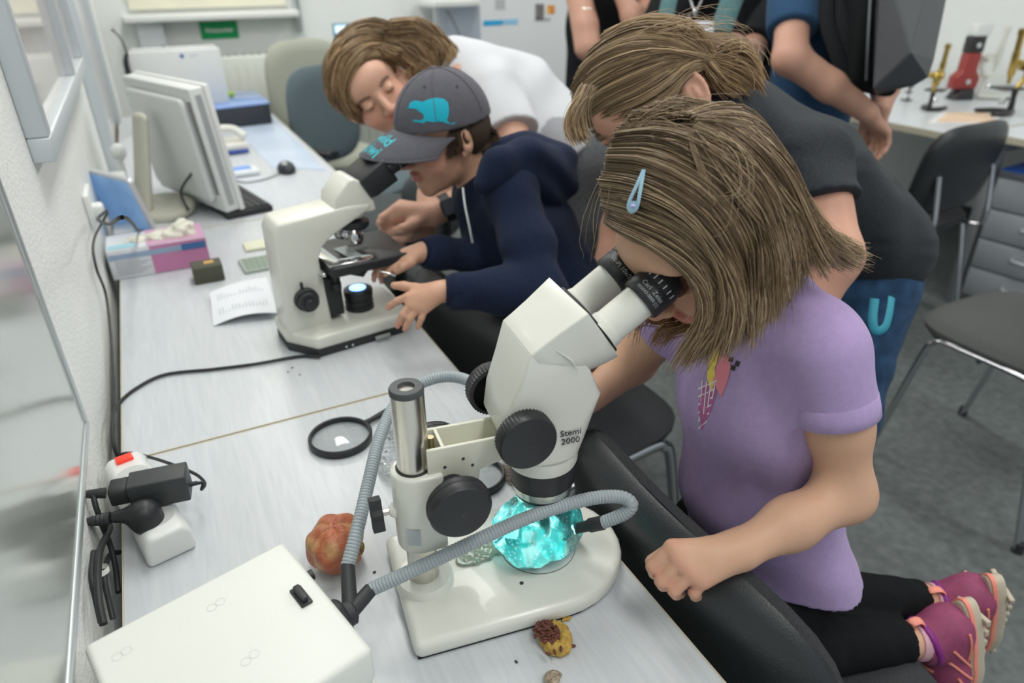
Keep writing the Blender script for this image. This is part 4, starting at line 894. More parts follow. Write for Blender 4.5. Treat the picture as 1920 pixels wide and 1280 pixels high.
MB().tube([N0 + wd_ * .10 - tv * .22 - ax3 * .012, N0 + wd_ * .13 - tv * .27 - ax3 * .05, N0 + wd_ * .10 - tv * .31 - ax3 * .06, N0 + wd_ * .16 - tv * .325 - ax3 * .03], .0035, 8, 6).build('signal_lead', M_cab, mo)
kb = thing('keyboard', 'black computer keyboard in front of the large monitor', 'keyboard', tuple(PZ(468, 380, TZ)))
k0, k1, k2, k3 = PZ(512, 388, TZ + .012), PZ(446, 348, TZ + .012), PZ(405, 360, TZ + .012), PZ(425, 402, TZ + .012)
kx = nrm((k1 - k0)); kxl = .40; ky = V(kx[1], -kx[0], 0); ky = ky if np.dot(ky, k3 - k0) > 0 else -ky
kl = np.linalg.norm(k1 - k0)
MB().prism([(0, 0), (kl + .03, 0), (kl + .03, .13), (0, .13)], (TZ + .001, TZ + .018), k0 * V(1, 1, 0), (kx, ky, Z)).build('keyboard_body', M_blk, kb, bevel=.003)
keyp = MB()
for i in range(int(kl / .019)):
    for j in range(6): MB().box(k0 * V(1, 1, 0) + kx * (.015 + i * .019) + ky * (.014 + j * .0195) + Z * (TZ + .0205), (.016, .016, .005), (kx, ky, Z)).build('key', M_blk2, kb)
ms_ = PZ(538, 322, TZ); mo2 = thing('computer_mouse', 'black and grey computer mouse on the bluish part of the far desk', 'mouse', tuple(ms_))
sdf_obj('mouse_body', [([ell(ms_ + Z * .008, (.030, .050, .028), k=.004)], [((0, 0, TZ + .001), (0, 0, -1))], .003)], .003, M_blk, mo2)
MB().ball(ms_ + V(-.005, -.01, .030), (.012, .018, .007), 14, 8).build('grey_cap', mat('mouse_grey', (.45, .46, .47), .4), mo2)
m_ = MB(); m_.tube([ms_ + V(-.02, -.03, .008), PZ(500, 335, TZ + .003), PZ(460, 342, TZ + .003), PZ(435, 335, TZ + .003)], .0018, 6, 6); tag(m_.build('mouse_cable', M_cab), 'thin cable of the computer mouse', 'cable')
# things further back on the third desk
tl = thing('desk_telephone', 'cream desk telephone with a curved handset right of the monitor', 'telephone', tuple(PZ(432, 292, TZ)))
tc = PZ(425, 292, TZ)
MB().prism([(-.09, 0), (.09, 0), (.09, .14), (-.09, .14)], (.001, .04), tc, (V(1, .1, 0), V(-.1, 1, 0), Z)).build('base', mat('phone_cream', (.70, .70, .64), .4), tl, bevel=.012, bseg=3)
MB().tube([tc + V(-.075, .03, .055), tc + V(-.04, .05, .085), tc + V(.04, .06, .085), tc + V(.08, .04, .055)], [.02, .017, .017, .02], 14, 6, flat=(1, .7)).build('handset', MATS['phone_cream'], tl)
MB().box(tc + V(.03, -.004, .012), (.10, .006, .012)).build('blue_strip', mat('strip_blue', (.05, .10, .40), .5), tl)
pd_ = PZ(450, 322, TZ + .008); t_ = thing('small_tablet', 'flat white device with a blue screen on the desk behind the keyboard', 'tablet', tuple(PZ(450, 322, TZ)))
MB().box(pd_ + Z * .002, (.115, .09, .016), deg=2).build('case', M_pw, t_, bevel=.004); MB().box(pd_ + V(-.005, .005, .0105), (.085, .055, .001), deg=2).build('screen', mat('tablet_blue', (.10, .22, .50), .15, emit=(.1, .3, .8), estr=.3), t_)
a_, b_, c_ = PZ(436, 226, TZ + .001), PZ(616, 318, TZ + .001), PZ(500, 208, TZ + .001)
m_ = MB(); m_.prism([(a_[0] - .02, a_[1] - .1), (.33, 2.52), (.485, 2.40), (.505, 3.55), (.33, 3.50)], (TZ + .0003, TZ + .0018), (0, 0, 0)); tag(m_.build('poster_sheet', mat('poster_pale_blue', (.60, .70, .86), .22, var=.1, vscale=5)), 'large pale blue glossy sheet covering the right half of the far desk', 'sheet')
m_ = MB(); 
for i in range(8): m_.box((.40 + .01 * (i % 3), 3.38 - i * .03, TZ + .0022), (.05 + .01 * (i % 4), .008, .0004))
tag(m_.build('printed_lines', mat('print_blue_grey', (.35, .42, .52), .5), bpy.data.objects['poster_sheet']), None)
bb = thing('black_case', 'flat glossy black case, blue reflection painted on, at the end of the far desk', 'case', (.34, 3.5, TZ))
MB().prism([(.205, 3.30), (.474, 3.34), (.47, 3.72), (.20, 3.72)], (TZ + .0003, .824), (0, 0, 0)).build('body', mat('case_charcoal', (.035, .04, .05), .6), bb, bevel=.004)
MB().prism([(.203, 3.298), (.476, 3.338), (.472, 3.722), (.198, 3.722)], (.824, .832), (0, 0, 0)).build('lid', mat('lid_blue_reflection', (.22, .34, .66), .12), bb, bevel=.003)  # blue reflection on the glossy black lid, put into its colour
MB().ball(PZ(405, 184, .833), (.016, .016, .004), 14, 6).build('lid_glint', mat('glint_glow', (1, 1, 1), .3, emit=(1, 1, .96), estr=6), bb)  # added glowing dot, imitates a bright reflection on the lid
cp = PZ(401, 180, .8325); t_ = thing('cordless_phone', 'grey and black cordless telephone standing on the glossy case lid', 'telephone', tuple(cp - V(0, 0, .001)))
MB().prism(rrect(.052, .098, .012, 4, 0, .049), (-.010, .010), cp + V(0, 0, 0), (V(1, 0, 0), V(0, .15, .99), V(0, -.99, .15))).build('handset', M_blk, t_, bevel=.003); MB().prism(rrect(.036, .066, .006, 3, 0, .052), (.0102, .0112), cp, (V(1, 0, 0), V(0, .15, .99), V(0, -.99, .15))).build('keypad', mat('keypad_grey', (.35, .37, .36), .4), t_)
gp = PZ(428, 181, .8325); tag(MB().box(gp + Z * .010, (.055, .03, .02)).build('green_box', mat('lime_green', (.32, .50, .06), .5), None, bevel=.004), 'small lime green box beside the cordless telephone', 'box')
wm = PY(318, 140, 3.44); t_ = thing('white_screen', 'wide white monitor back with a small blue emblem at the end of the desk', 'monitor', (wm[0], 3.45, TZ))
cL, cR_, cB_ = PY(238, 98, 3.44), PY(412, 94, 3.44), PY(300, 180, 3.44)
ww = cR_[0] - cL[0]; hz = cL[2] - .80
MB().box(((cL[0] + cR_[0]) / 2, 3.455, (cL[2] + .82) / 2), (ww, .03, cL[2] - .82)).build('panel', mat('panel_white', (.74, .77, .76), .4), t_, bevel=.006)
MB().box(((cL[0] + cR_[0]) / 2, 3.46, cL[2] + .004), (ww * .92, .025, .012)).build('top_strip', M_pw, t_, bevel=.003)
MB().box(((cL[0] + cR_[0]) / 2 - .08, 3.47, .79), (.05, .03, .09)).build('neck', M_pw, t_); MB().box(((cL[0] + cR_[0]) / 2 - .08, 3.47, TZ + .0065), (.16, .12, .012)).build('foot', M_pw, t_, bevel=.003)
lgp = PY(341, 105, 3.4395); MB().cyl(lgp + V(0, .001, 0), lgp - V(0, .001, 0), .0085, seg=14).build('emblem', mat('emblem_blue', (.05, .14, .42), .5), t_); MB().box(PY(362, 104, 3.4395), (.035, .001, .004)).build('emblem_line', mat('emblem_grey', (.55, .58, .6), .5), t_)
dz = PY(283, 62, YB - .03); t_ = thing('wall_dispenser', 'white wall-mounted dispenser with a dark grey top under the window sill', 'dispenser', (dz[0], YB - .04, dz[2] - .12))
MB().box((dz[0], YB - .04, dz[2] - .03), (.13, .07, .19)).build('case', mat('dispenser_white', (.70, .74, .77), .4), t_, bevel=.008); MB().box((dz[0], YB - .045, dz[2] + .072), (.12, .07, .03)).build('dark_lid', mat('lid_grey', (.16, .18, .2), .5), t_, bevel=.004); MB().box((dz[0] + .045, YB - .078, dz[2] - .10), (.010, .006, .08)).build('slot', M_blk, t_)
m_ = MB(); m_.tube([PY(238, 100, 3.40), PY(228, 75, 3.40), PY(215, 60, 3.40), PY(210, 55, 3.40)], [.004, .003, .003, .007], 8, 6); gm = m_.build('gooseneck_microphone', M_blk); tag(gm, 'thin dark gooseneck microphone curving up beside the white screen', 'microphone')
m_ = MB(); m_.tube([PY(238, 99, 3.40), PY(236, 112, 3.40), PY(240, 135, 3.40), V(PY(240, 135, 3.4)[0], 3.40, TZ)], [.006, .010, .012, .016], 10, 4); m_.build('base_stem', M_blk, gm)
# ---------------------------------------------------------------- conference chairs
M_fab = mat('upholstery_charcoal', (.045, .048, .052), .95, bump=.9, bscale=900, var=.3, vscale=500)
M_shell = mat('chair_shell_black', (.03, .034, .038), .35, bump=.25, bscale=500)
M_frame = mat('chair_chrome', (.55, .56, .58), .14, 1.0)
def pad(fr, c, w, h, r, layers, axes, bend=0.0, pw=3.6):
    """rounded pad: layers (scale_in_metres_inwards, depth); axes (u,v,n)"""
    u, v, n = axes; out = []; N = 48
    for ins, dp in layers:
        row = []
        for k in range(N):
            t = 2 * PI * k / N; cx, cy = math.cos(t), math.sin(t)
            q = (abs(cx) ** pw + abs(cy) ** pw) ** (-1 / pw); x = cx * q * max(w / 2 - ins, .0005); y = cy * q * max(h / 2 - ins * h / w if ins > .05 else h / 2 - ins, .0005)
            row.append(c + u * x + v * y + n * (dp + bend * (x * x)))
        out.append(row)
    m_ = MB(); vs = [p for r_ in out for p in r_]; L_ = len(out)
    fs = [(i * N + k, i * N + (k + 1) % N, (i + 1) * N + (k + 1) % N, (i + 1) * N + k) for i in range(L_ - 1) for k in range(N)]
    fs += [tuple(range(N)), tuple((L_ - 1) * N + k for k in range(N - 1, -1, -1))]
    return m_.add(vs, fs)
def conf_chair(label, x, y, deg, shell=M_shell, fab=M_fab, group=None, top=.82, lean=.16, arms=False, wid=.46, depth=.44):
    """(x, y): centre of the back rest at floor level, deg: direction the chair faces"""
    f = Fr((x, y, 0), deg); u, v = f.u, f.v
    t = thing('conference_chair', label, 'chair', tuple(f.W(.22, 0, 0)), group)
    up = nrm(Z - u * lean); n = nrm(np.cross(up, -v)); n = n if n @ u > 0 else -n
    bc_ = f.W(.0, 0, top - .165) + u * (.165 * lean)
    rear = [(.16, -.030), (.10, -.030), (.05, -.027), (.026, -.024), (.012, -.016), (.002, -.006), (0, .004)]
    pad(f, bc_, wid, .34, .1, rear, (v, up, n), bend=.55).build('back_shell', shell, t)
    frn = [(.002, .002), (.001, .010), (.006, .020), (.03, .027), (.08, .028), (.15, .028)]
    pad(f, bc_, wid, .34, .1, frn, (v, up, n), bend=.55).build('back_cushion', fab, t)
    pad(f, f.W(.03 + depth / 2, 0, .462), .46, depth, .1, [(.15, .030), (.05, .028), (.02, .022), (.002, .004), (.004, -.010)], (v, u, Z), bend=0).build('seat', fab, t)
    pad(f, f.W(.03 + depth / 2, 0, .450), .45, depth - .01, .1, [(.004, .003), (.012, -.016), (.06, -.020), (.15, -.020)], (v, u, Z), bend=0).build('seat_pan', shell, t)
    for s_ in (-1, 1):
        P = [f.W(.46, s_ * .235, .0), f.W(.385, s_ * .225, .40), f.W(.365, s_ * .223, .435), f.W(.33, s_ * .222, .447), f.W(.14, s_ * .222, .447), f.W(.105, s_ * .223, .435), f.W(.085, s_ * .225, .40), f.W(.0, s_ * .235, .0)]
        P2 = [P[0], P[0] * .5 + P[1] * .5] + P[1:7] + [P[6] * .5 + P[7] * .5, P[7]]
        MB().tube(P2, .0115, 14, 5, flat=(.75, 1.2)).build('side_frame', M_frame, t)
        MB().tube([f.W(.16, s_ * .17, .43), f.W(.02, s_ * .17, .44), f.W(-.015, s_ * .17, .48), bc_ + v * s_ * .17 - n * .012], .011, 10, 5, flat=(1.3, .7)).build('back_support', M_frame, t)
        for a_ in (.46, .0): MB().lathe([(.014, 0), (.013, .03)], f.W(a_ , s_ * .235, 0), Z, 14).build('foot_cap', M_blk2, t)
    MB().tube([f.W(.25, -.215, .435), f.W(.25, .215, .435)], .009, 10).build('cross_tube', M_frame, t)
    return t
conf_chair('black conference chair with its back against the desk, the girl in lilac kneeling on it', .402, .452, 0, top=.815, depth=.38)
conf_chair('black conference chair pushed against the desk, the boy in navy kneeling on it', .43, 1.10, 8, top=.815, shell=mat('chair_shell_dull', (.035, .037, .04), .42))
conf_chair('grey-seated conference chair standing alone at the right edge', 1.98, .60, 90, fab=mat('upholstery_grey', (.10, .105, .105), .95, bump=.9, bscale=700, var=.25, vscale=400), top=.84)
conf_chair('black conference chair in front of the antique microscope desk', 2.62, 1.50, 93, top=.84)
# office chairs at the back
def office_chair(label, x, y, deg, m_fab, top, w=.42, h=.5, arms=True):
    f = Fr((x, y, 0), deg); u, v = f.u, f.v; t = thing('office_chair', label, 'chair', tuple(f.W(0, 0, 0)))
    bc_ = f.W(-.22, 0, top - h / 2); n = u; up = Z
    pad(f, bc_, w, h, .1, [(.15, -.035), (.06, -.033), (.02, -.026), (.002, -.008), (.001, .010), (.02, .026), (.06, .030), (.15, .030)], (v, up, n), bend=.5).build('backrest', m_fab, t)
    pad(f, f.W(.03, 0, .46), .48, .46, .1, [(.15, .035), (.05, .034), (.02, .026), (.002, .006), (.004, -.02), (.05, -.03), (.15, -.03)], (v, u, Z)).build('seat', m_fab, t)
    MB().tube([f.W(-.26, 0, top - h * .5), f.W(-.27, 0, .46), f.W(-.2, 0, .40), f.W(0, 0, .40)], .02, 10, 5, flat=(1.5, .5)).build('back_bar', M_blk, t)
    MB().lathe([(.028, 0), (.028, .25), (.018, .26), (.018, .34)], f.W(0, 0, .09), Z, 18).build('gas_column', M_blk, t)
    for k in range(5):
        a = 2 * PI * k / 5 + .3; e = f.W(.29 * math.cos(a), .29 * math.sin(a), .075)
        MB().tube([f.W(0, 0, .12), e], [.028, .016], 10).build('base_leg', M_blk, t); MB().cyl(V(e[0], e[1], .028) - V(-math.sin(a), math.cos(a), 0) * .02, V(e[0], e[1], .028) + V(-math.sin(a), math.cos(a), 0) * .02, .028, seg=16).build('castor', M_blk2, t)
    if arms:
        for s_ in (-1, 1):
            MB().tube([f.W(.0, s_ * .2, .43), f.W(0, s_ * .27, .44), f.W(0, s_ * .275, .64)], .014, 10, 4, flat=(1.4, .7)).build('arm_post', M_blk, t)
            MB().tube([f.W(-.12, s_ * .275, .655), f.W(.13, s_ * .275, .655)], .02, 12, 4, flat=(1.4, .8)).build('armrest', M_blk, t)
    return t
office_chair('slate-blue office chair with armrests behind the far desk', .82, 3.22, -60, mat('upholstery_slate', (.12, .16, .18), .95, bump=.4, bscale=500), .965, w=.42, h=.44)
office_chair('beige-grey office chair standing in front of the radiator', .84, 3.80, -70, mat('upholstery_beige', (.42, .44, .37), .95), 1.03, w=.46, h=.46, arms=False)
office_chair('dark grey office chair tucked between the far desk and the leaning man', .78, 2.62, 120, mat('upholstery_dark', (.07, .08, .085), .95), .70, w=.34, h=.30, arms=False)
# ---------------------------------------------------------------- right side: desks with antique microscopes, drawer unit
desk('pale grey side desk with antique microscopes on the right', 1.72, 3.3, 2.82, 4.0)
desk('pale grey side desk continuing out of the right edge of the picture', .4, 1.71, 2.97, 4.0)
M_wood = M_desk
du = thing('drawer_unit', 'grey drawer cabinet on castors with a bright blue top', 'drawer unit', (3.25, 1.35, 0))
fd = Fr((3.02, 1.60, 0), -86)   # front runs along u, depth along v
cA_ = PZ(1870, 318, .60); cB_2 = PZ(1830, 522, .06)
fx0 = .5 * (cA_ + cB_2); 
D0 = V(3.02, 1.615, 0); du1 = nrm(V(.12, -1, 0)); dv1 = V(-du1[1], du1[0], 0); dv1 = dv1 if dv1[0] > 0 else -dv1
M_cabg = mat('cabinet_grey', (.36, .39, .42), .45); M_bluet = mat('blue_top', (.02, .16, .72), .4)
MB().prism([(0, 0), (.42, 0), (.42, .5), (0, .5)], (.055, .575), D0, (du1, dv1, Z)).build('carcass', M_cabg, du, bevel=.004)
MB().prism([(-.005, -.005), (.425, -.005), (.425, .505), (-.005, .505)], (.575, .60), D0, (du1, dv1, Z)).build('cabinet_top', mat('cabinet_top_grey', (.2, .21, .23), .5), du, bevel=.003)
MB().prism([(0, 0), (.42, 0), (.42, .5), (0, .5)], (.6005, .606), D0, (du1, dv1, Z)).build('blue_mat', M_bluet, du)
for k in range(4):
    z0 = .065 + k * .128; d_ = MB().prism([(.004, -.016), (.416, -.016), (.416, -.001), (.004, -.001)], (z0, z0 + .120), D0, (du1, dv1, Z)).build('drawer', M_cabg, du, bevel=.003)
    MB().tube([D0 + du1 * .15 - dv1 * .016 + Z * (z0 + .075), D0 + du1 * .16 - dv1 * .035 + Z * (z0 + .07), D0 + du1 * .26 - dv1 * .035 + Z * (z0 + .07), D0 + du1 * .27 - dv1 * .016 + Z * (z0 + .075)], .005, 8, 5).build('handle', M_alu, d_)
for a_ in (.05, .37):
    for b_ in (.05, .45): c_ = D0 + du1 * a_ + dv1 * b_; MB().cyl(c_ + V(-.012, 0, .026), c_ + V(.012, 0, .026), .026, seg=16).build('castor', M_blk2, du)
M_brass = mat('aged_brass', (.50, .36, .10), .25, 1.0); M_iron = mat('black_iron', (.03, .03, .03), .35)
def antique(label, px, py, s=1.0, lean=.15, body=M_brass, horse=M_iron, yaw=0):
    c = PZ(px, py, TZ); f = Fr(c * V(1, 1, 0), yaw); t = thing('antique_microscope', label, 'microscope', tuple(c)); W = lambda a, b, z: f.W(a * s, b * s, TZ + z * s)
    m_ = MB()
    for s_ in (-1, 1): m_.tube([W(-.02, 0, .010), W(.03, s_ * .035, .010), W(.09, s_ * .045, .010)], [.012 * s, .012 * s, .010 * s], 10, 4, flat=(1.2, .8))
    m_.build('horseshoe_foot', horse, t)
    MB().tube([W(-.015, 0, .012), W(-.012, 0, .06), W(-.010, 0, .09)], [.012 * s, .009 * s, .012 * s], 12, 4).build('pillar', horse, t)
    MB().box(W(.025, 0, .095), (.09 * s, .08 * s, .007 * s), (f.u, f.v, Z)).build('stage', horse, t, bevel=.001)
    MB().tube([W(-.012, 0, .09), W(-.035, 0, .13), W(-.03, 0, .17), W(.01, 0, .185)], [.009 * s, .010 * s, .010 * s, .010 * s], 12, 5).build('limb', body, t)
    MB().lathe([(.006 * s, .11 * s), (.008 * s, .135 * s), (.013 * s, .145 * s), (.013 * s, .22 * s), (.011 * s, .222 * s), (.011 * s, .275 * s), (.014 * s, .278 * s), (.014 * s, .295 * s), (.009 * s, .30 * s)], W(.022, 0, 0) , nrm(Z + f.u * lean * .3), 20).build('body_tube', body, t)
    for s_ in (-1, 1): MB().cyl(W(-.03, s_ * .012, .165), W(-.03, s_ * .032, .165), .014 * s, seg=18).build('focus_wheel', body, t)
    MB().cyl(W(.02, 0, .045), W(.025, .0, .055), .018 * s, seg=18).build('mirror', M_chrome, t)
    return t
antique('slim brass antique microscope nearest the backpack', 1742, 208, .95, yaw=20)
antique('brass and black antique microscope at the right edge of the picture', 1885, 214, 1.18, yaw=160)
antique('black horseshoe microscope foot partly hidden behind the clasped hands', 1700, 190, .45, body=M_iron, yaw=40)
c = PZ(1797, 186, TZ); t = thing('red_microscope', 'tall dark red microscope body with a white eyepiece box', 'microscope', tuple(c))
M_red = mat('oxblood_enamel', (.30, .035, .03), .3, coat=.3); ax = (V(.92, -.38, 0), nrm(V(.055, .02, 1)), np.cross(V(.92, -.38, 0), nrm(V(.055, .02, 1))))
MB().prism([(-.05, 0), (.05, 0), (.045, .05), (-.02, .05)], (-.04, .04), c, ax).build('foot', M_iron, t, bevel=.004)
MB().prism([(-.065, .05), (.055, .05), (.06, .10), (.035, .135), (.035, .215), (-.035, .215), (-.035, .135), (-.065, .11)], (-.03, .03), c, ax).build('red_body', M_red, t, bevel=.006)
MB().prism([(-.036, .216), (.036, .216), (.036, .29), (-.036, .29)], (-.028, .028), c, ax).build('black_upper', M_iron, t, bevel=.003)
MB().prism([(-.028, .29), (.05, .29), (.05, .345), (-.028, .345)], (-.03, .03), c, ax).build('white_head', M_pw, t, bevel=.003)
for zz in (.085, .25): MB().cyl(c + ax[1] * zz + ax[2] * .03, c + ax[1] * zz + ax[2] * .036, .012, seg=16).build('dial', M_chrome, t); 
for zz in (.085, .25): MB().cyl(c + ax[1] * zz - ax[2] * .03, c + ax[1] * zz - ax[2] * .036, .012, seg=16).build('dial', M_chrome, t)
antique('pale cream microscope standing behind the red one', 1838, 184, 1.12, body=M_cr2, horse=M_cr2, yaw=-20)
pq = [PZ(1738, 232, TZ + .001), PZ(1885, 232, TZ + .001), PZ(1862, 210, TZ + .001), PZ(1768, 209, TZ + .001)]
m_ = MB(); m_.add([p for p in pq] + [p + Z * .001 for p in pq], [(0, 1, 2, 3), (4, 5, 6, 7), (0, 1, 5, 4), (1, 2, 6, 5), (2, 3, 7, 6), (3, 0, 4, 7)]); o = m_.build('printed_sheet', mat('paper_bright', (.78, .77, .78), .5), None, smooth=False); tag(o, 'white sheet with pale orange drawing in front of the brass microscopes', 'paper')
q_ = sum(pq) / 4; m_ = MB(); m_.add([q_ + (p - q_) * .8 + Z * .0014 for p in pq], [(0, 1, 2, 3)]); m_.build('orange_print', mat('print_orange', (.78, .58, .42), .5, var=.15, vscale=12), o, smooth=False)
# ---------------------------------------------------------------- back wall: shelf, poster stand, laptop
bk = desk('white bench along the back wall behind the leaning man', 4.06, 4.32, .98, 2.3, z=.92)
lp = PY(645, 95, 4.15); t = thing('laptop', 'small laptop with a bright bluish screen at the back', 'laptop', (lp[0], 4.2, .92))
l0, l1 = PY(624, 46, 4.21), PY(668, 46, 4.21)
MB().box(((l0[0] + l1[0]) / 2, 4.225, (l0[2] + .93) / 2 + .004), (l1[0] - l0[0], .012, l0[2] - .93)).build('lid', mat('laptop_blue_grey', (.12, .30, .40), .4), t, bevel=.002)
MB().box(((l0[0] + l1[0]) / 2, 4.2175, (l0[2] + .93) / 2 + .004), (l1[0] - l0[0] - .02, .002, l0[2] - .95)).build('screen', mat('laptop_screen', (.5, .65, .8), .3, emit=(.65, .85, 1), estr=.75), t)
MB().box(((l0[0] + l1[0]) / 2, 4.125, .927), (l1[0] - l0[0], .18, .014)).build('keyboard_half', M_blk, t, bevel=.002)
for i in range(6): MB().box((l0[0] + .02 + .04 * (i % 3), 4.2160, .975 + .05 * (i // 3)), (.022, .001, .012)).build('screen_window', mat('screen_dark', (.1, .2, .3), .4), t)
t = thing('wall_shelf', 'white wall shelf on grey posts left of the poster stand', 'shelf', (1.78, 4.35, .95))
s0_, s1_ = PY(820, 8, 4.2), PY(905, 3, 4.2)
MB().box(((s0_[0] + s1_[0]) / 2, 4.33, s0_[2]), (s1_[0] - s0_[0] + .05, .30, .03)).build('shelf_board', M_white, t, bevel=.002); MB().box((s0_[0] + .02, 4.28, (s0_[2] + .92) / 2), (.03, .03, s0_[2] - .92)).build('post', M_alu, t)
MB().box((s1_[0] - .08, 4.40, (s0_[2] + .92) / 2), (.25, .15, s0_[2] - .96)).build('grey_cabinet', mat('cabinet_blue_grey', (.45, .50, .58), .5), t)
m_ = MB(); m_.tube([PY(838, 20, 4.2), PY(850, 40, 4.2), PY(862, 68, 4.2), PY(865, 80, 4.2)], .003, 6, 6); tag(m_.build('hanging_cable', M_cab), 'thin grey cable hanging down from the wall shelf', 'cable')
b0_, b1_ = PY(903, 60, 3.75), PY(1064, 60, 3.75); t = thing('poster_stand', 'white roll-up poster stand with a blue bar and two small pictures', 'poster', ((b0_[0] + b1_[0]) / 2, 3.76, 0))
MB().box(((b0_[0] + b1_[0]) / 2, 3.76, .98), (b1_[0] - b0_[0], .006, 1.84)).build('banner', mat('banner_white', (.76, .79, .81), .5), t)
MB().box((b1_[0] + .012, 3.77, .98), (.014, .02, 1.86)).build('edge_rail', M_alu, t); MB().box(((b0_[0] + b1_[0]) / 2, 3.77, .035), (b1_[0] - b0_[0] + .03, .18, .07)).build('stand_base', M_alu, t, bevel=.01)
def onb(px, py, w_, h_, nm, m__): p = PY(px, py, 3.7560); MB().box(p, (w_, .001, h_)).build(nm, m__, t)
onb(924, 43, .115, .026, 'blue_bar', mat('banner_blue', (.02, .38, .72), .5)); onb(956, 41, .10, .026, 'light_blue_bar', mat('banner_blue2', (.28, .58, .84), .5))
onb(1012, 22, .055, .08, 'dark_picture', mat('banner_dark', (.10, .09, .10), .5, col2=(.3, .28, .28), vscale=40)); onb(1033, 18, .05, .045, 'coloured_picture', mat('banner_fire', (.55, .03, .08), .5, col2=(.9, .55, .05), vscale=25)); onb(938, 8, .06, .05, 'grey_picture', mat('banner_grey', (.5, .52, .53), .5)); onb(1018, 37, .10, .012, 'caption_line', mat('banner_text', (.35, .36, .38), .6))
# ---------------------------------------------------------------- people: shared tools
from mathutils.bvhtree import BVHTree
from mathutils.geometry import delaunay_2d_cdt
M_skin = mat('skin', (.6, .36, .25), .48, attr='Col', sss=.12, bump=.12, bscale=500, spec=.4)
M_hair = mat('hair', (.2, .12, .06), .42, attr='Col', spec=.6)
def skin_col(base, feats=()):
    base = np.array(base)
    def f(v):
        c = np.tile(base, (len(v), 1)); n = np.sin(v[:, 0] * 60 + 1) * np.sin(v[:, 1] * 55) * np.sin(v[:, 2] * 65); c *= (1 + .05 * n)[:, None]
        for p, r, col, a in feats:
            d = np.linalg.norm((v - p) / np.array(r), axis=1); w = (np.clip(1.25 - d, 0, .5) * 2 * a)[:, None]; c = c * (1 - w) + np.array(col) * w
        return c
    return f
def limb(P, R, k=.012):
    P = [np.array(p, float) for p in P]; return [cone(P[i], P[i + 1], R[i], R[i + 1], k) for i in range(len(P) - 1)]
def head_prims(C, Rm, s=1.0, ears=(1, -1), nose=1.0):
    """Rm columns: right, forward, up"""
    C = np.array(C); L = lambda x, y, z: C + Rm @ (np.array([x, y, z]) * s)
    E = lambda x, y, z, a, b, c, k=.012, op='+', R=None: ell(L(x, y, z), np.array([a, b, c]) * s, Rm if R is None else Rm @ R, k * s, op)
    P = [E(0, -.014, .028, .073, .092, .083), E(0, .022, -.040, .056, .064, .068, .03), cone(L(0, .02, -.055), L(0, .066, -.098), .036 * s, .017 * s, .03 * s),
         E(0, .066, .032, .052, .022, .030, .025), E(.034, .050, -.036, .026, .028, .026, .02), E(-.034, .050, -.036, .026, .028, .026, .02),
         E(.030, .094, -.001, .017, .012, .011, .010, '-'), E(-.030, .094, -.001, .017, .012, .011, .010, '-'),
         E(.030, .0755, -.002, .0135, .0135, .0115, .003), E(-.030, .0755, -.002, .0135, .0135, .0115, .003),
         cone(L(0, .084, .004), L(0, .106 * (.9 + .1 * nose), -.030), .0075 * s, .0105 * s * nose, .010 * s), E(.011, .096, -.035, .007, .009, .006, .006), E(-.011, .096, -.035, .007, .009, .006, .006),
         E(0, .088, -.0565, .021, .0085, .0052, .005), E(0, .0865, -.0665, .017, .0085, .0060, .005), E(0, .100, -.0612, .018, .008, .0011, .003, '-'), E(0, .078, -.082, .014, .010, .008, .012)]
    for sd in ears:
        R = rotm((sd * .35, 1, .0), (0, .15, 1))
        P += [E(sd * .076, -.012, -.006, .0075, .0165, .027, .004, R=R), E(sd * .0825, -.009, -.001, .0060, .0090, .0165, .003, '-', R=R), E(sd * .080, -.013, .002, .0035, .0055, .010, .003, R=R), E(sd * .073, -.004, -.030, .006, .0085, .0105, .004)]
    return P, L
def face_feats(L, s, lip=(.55, .16, .14), brow=(.10, .06, .03), browa=.8, lash=True):
    F = [(L(0, .088, -.061), np.array([.021, .02, .011]) * s, lip, .75), (L(.045, .06, -.03), np.array([.03, .03, .03]) * s, (.62, .24, .18), .35), (L(-.045, .06, -.03), np.array([.03, .03, .03]) * s, (.62, .24, .18), .35), (L(0, .108, -.033), np.array([.014, .014, .014]) * s, (.62, .25, .19), .4)]
    for sd in (-1, 1):
        for t in (-1, -.5, 0, .5, 1):
            F.append((L(sd * (.032 + .013 * t), .088 - .006 * abs(t), .019 - .004 * t * t), np.array([.0055, .015, .0036]) * s, brow, browa))
            if lash: F.append((L(sd * (.030 + .011 * t), .088, -.0075 + .0030 * t * t), np.array([.0042, .012, .0017]) * s, (.05, .03, .02), .9))
    return F
def hand(wrist, mcp, pip, tip, thumb, s=1.0, rw=.021):
    """fingers separate: small blend radii; all points are 3D; returns a list of groups"""
    g = [([cone(wrist, sum(mcp) / 4 * .5 + np.array(wrist) * .5, rw * s, .017 * s, .02)] + [cone(np.array(wrist) * .75 + m_ * .25, m_, .0125 * s, .0098 * s, .012) for m_ in mcp] + [cone(np.array(wrist) * .8 + thumb[0] * .2, thumb[0], .013 * s, .0115 * s, .012)], [], .008)]
    fr_ = [.0084, .0086, .0082, .0073]
    for m_, p, t, r in zip(mcp, pip, tip, fr_):
        dm = p * .45 + t * .55 + (p - m_) * .10
        g.append(([cone(m_, p, r * s * 1.02, r * s * .93, .002), cone(p, dm, r * s * .93, r * s * .84, .002), cone(dm, t, r * s * .84, r * s * .72, .002)], [], .0012))
    g.append(([cone(thumb[0], thumb[1], .0115 * s, .0100 * s, .003), cone(thumb[1], thumb[2], .0100 * s, .0078 * s, .003)], [], .005 * s))
    return g
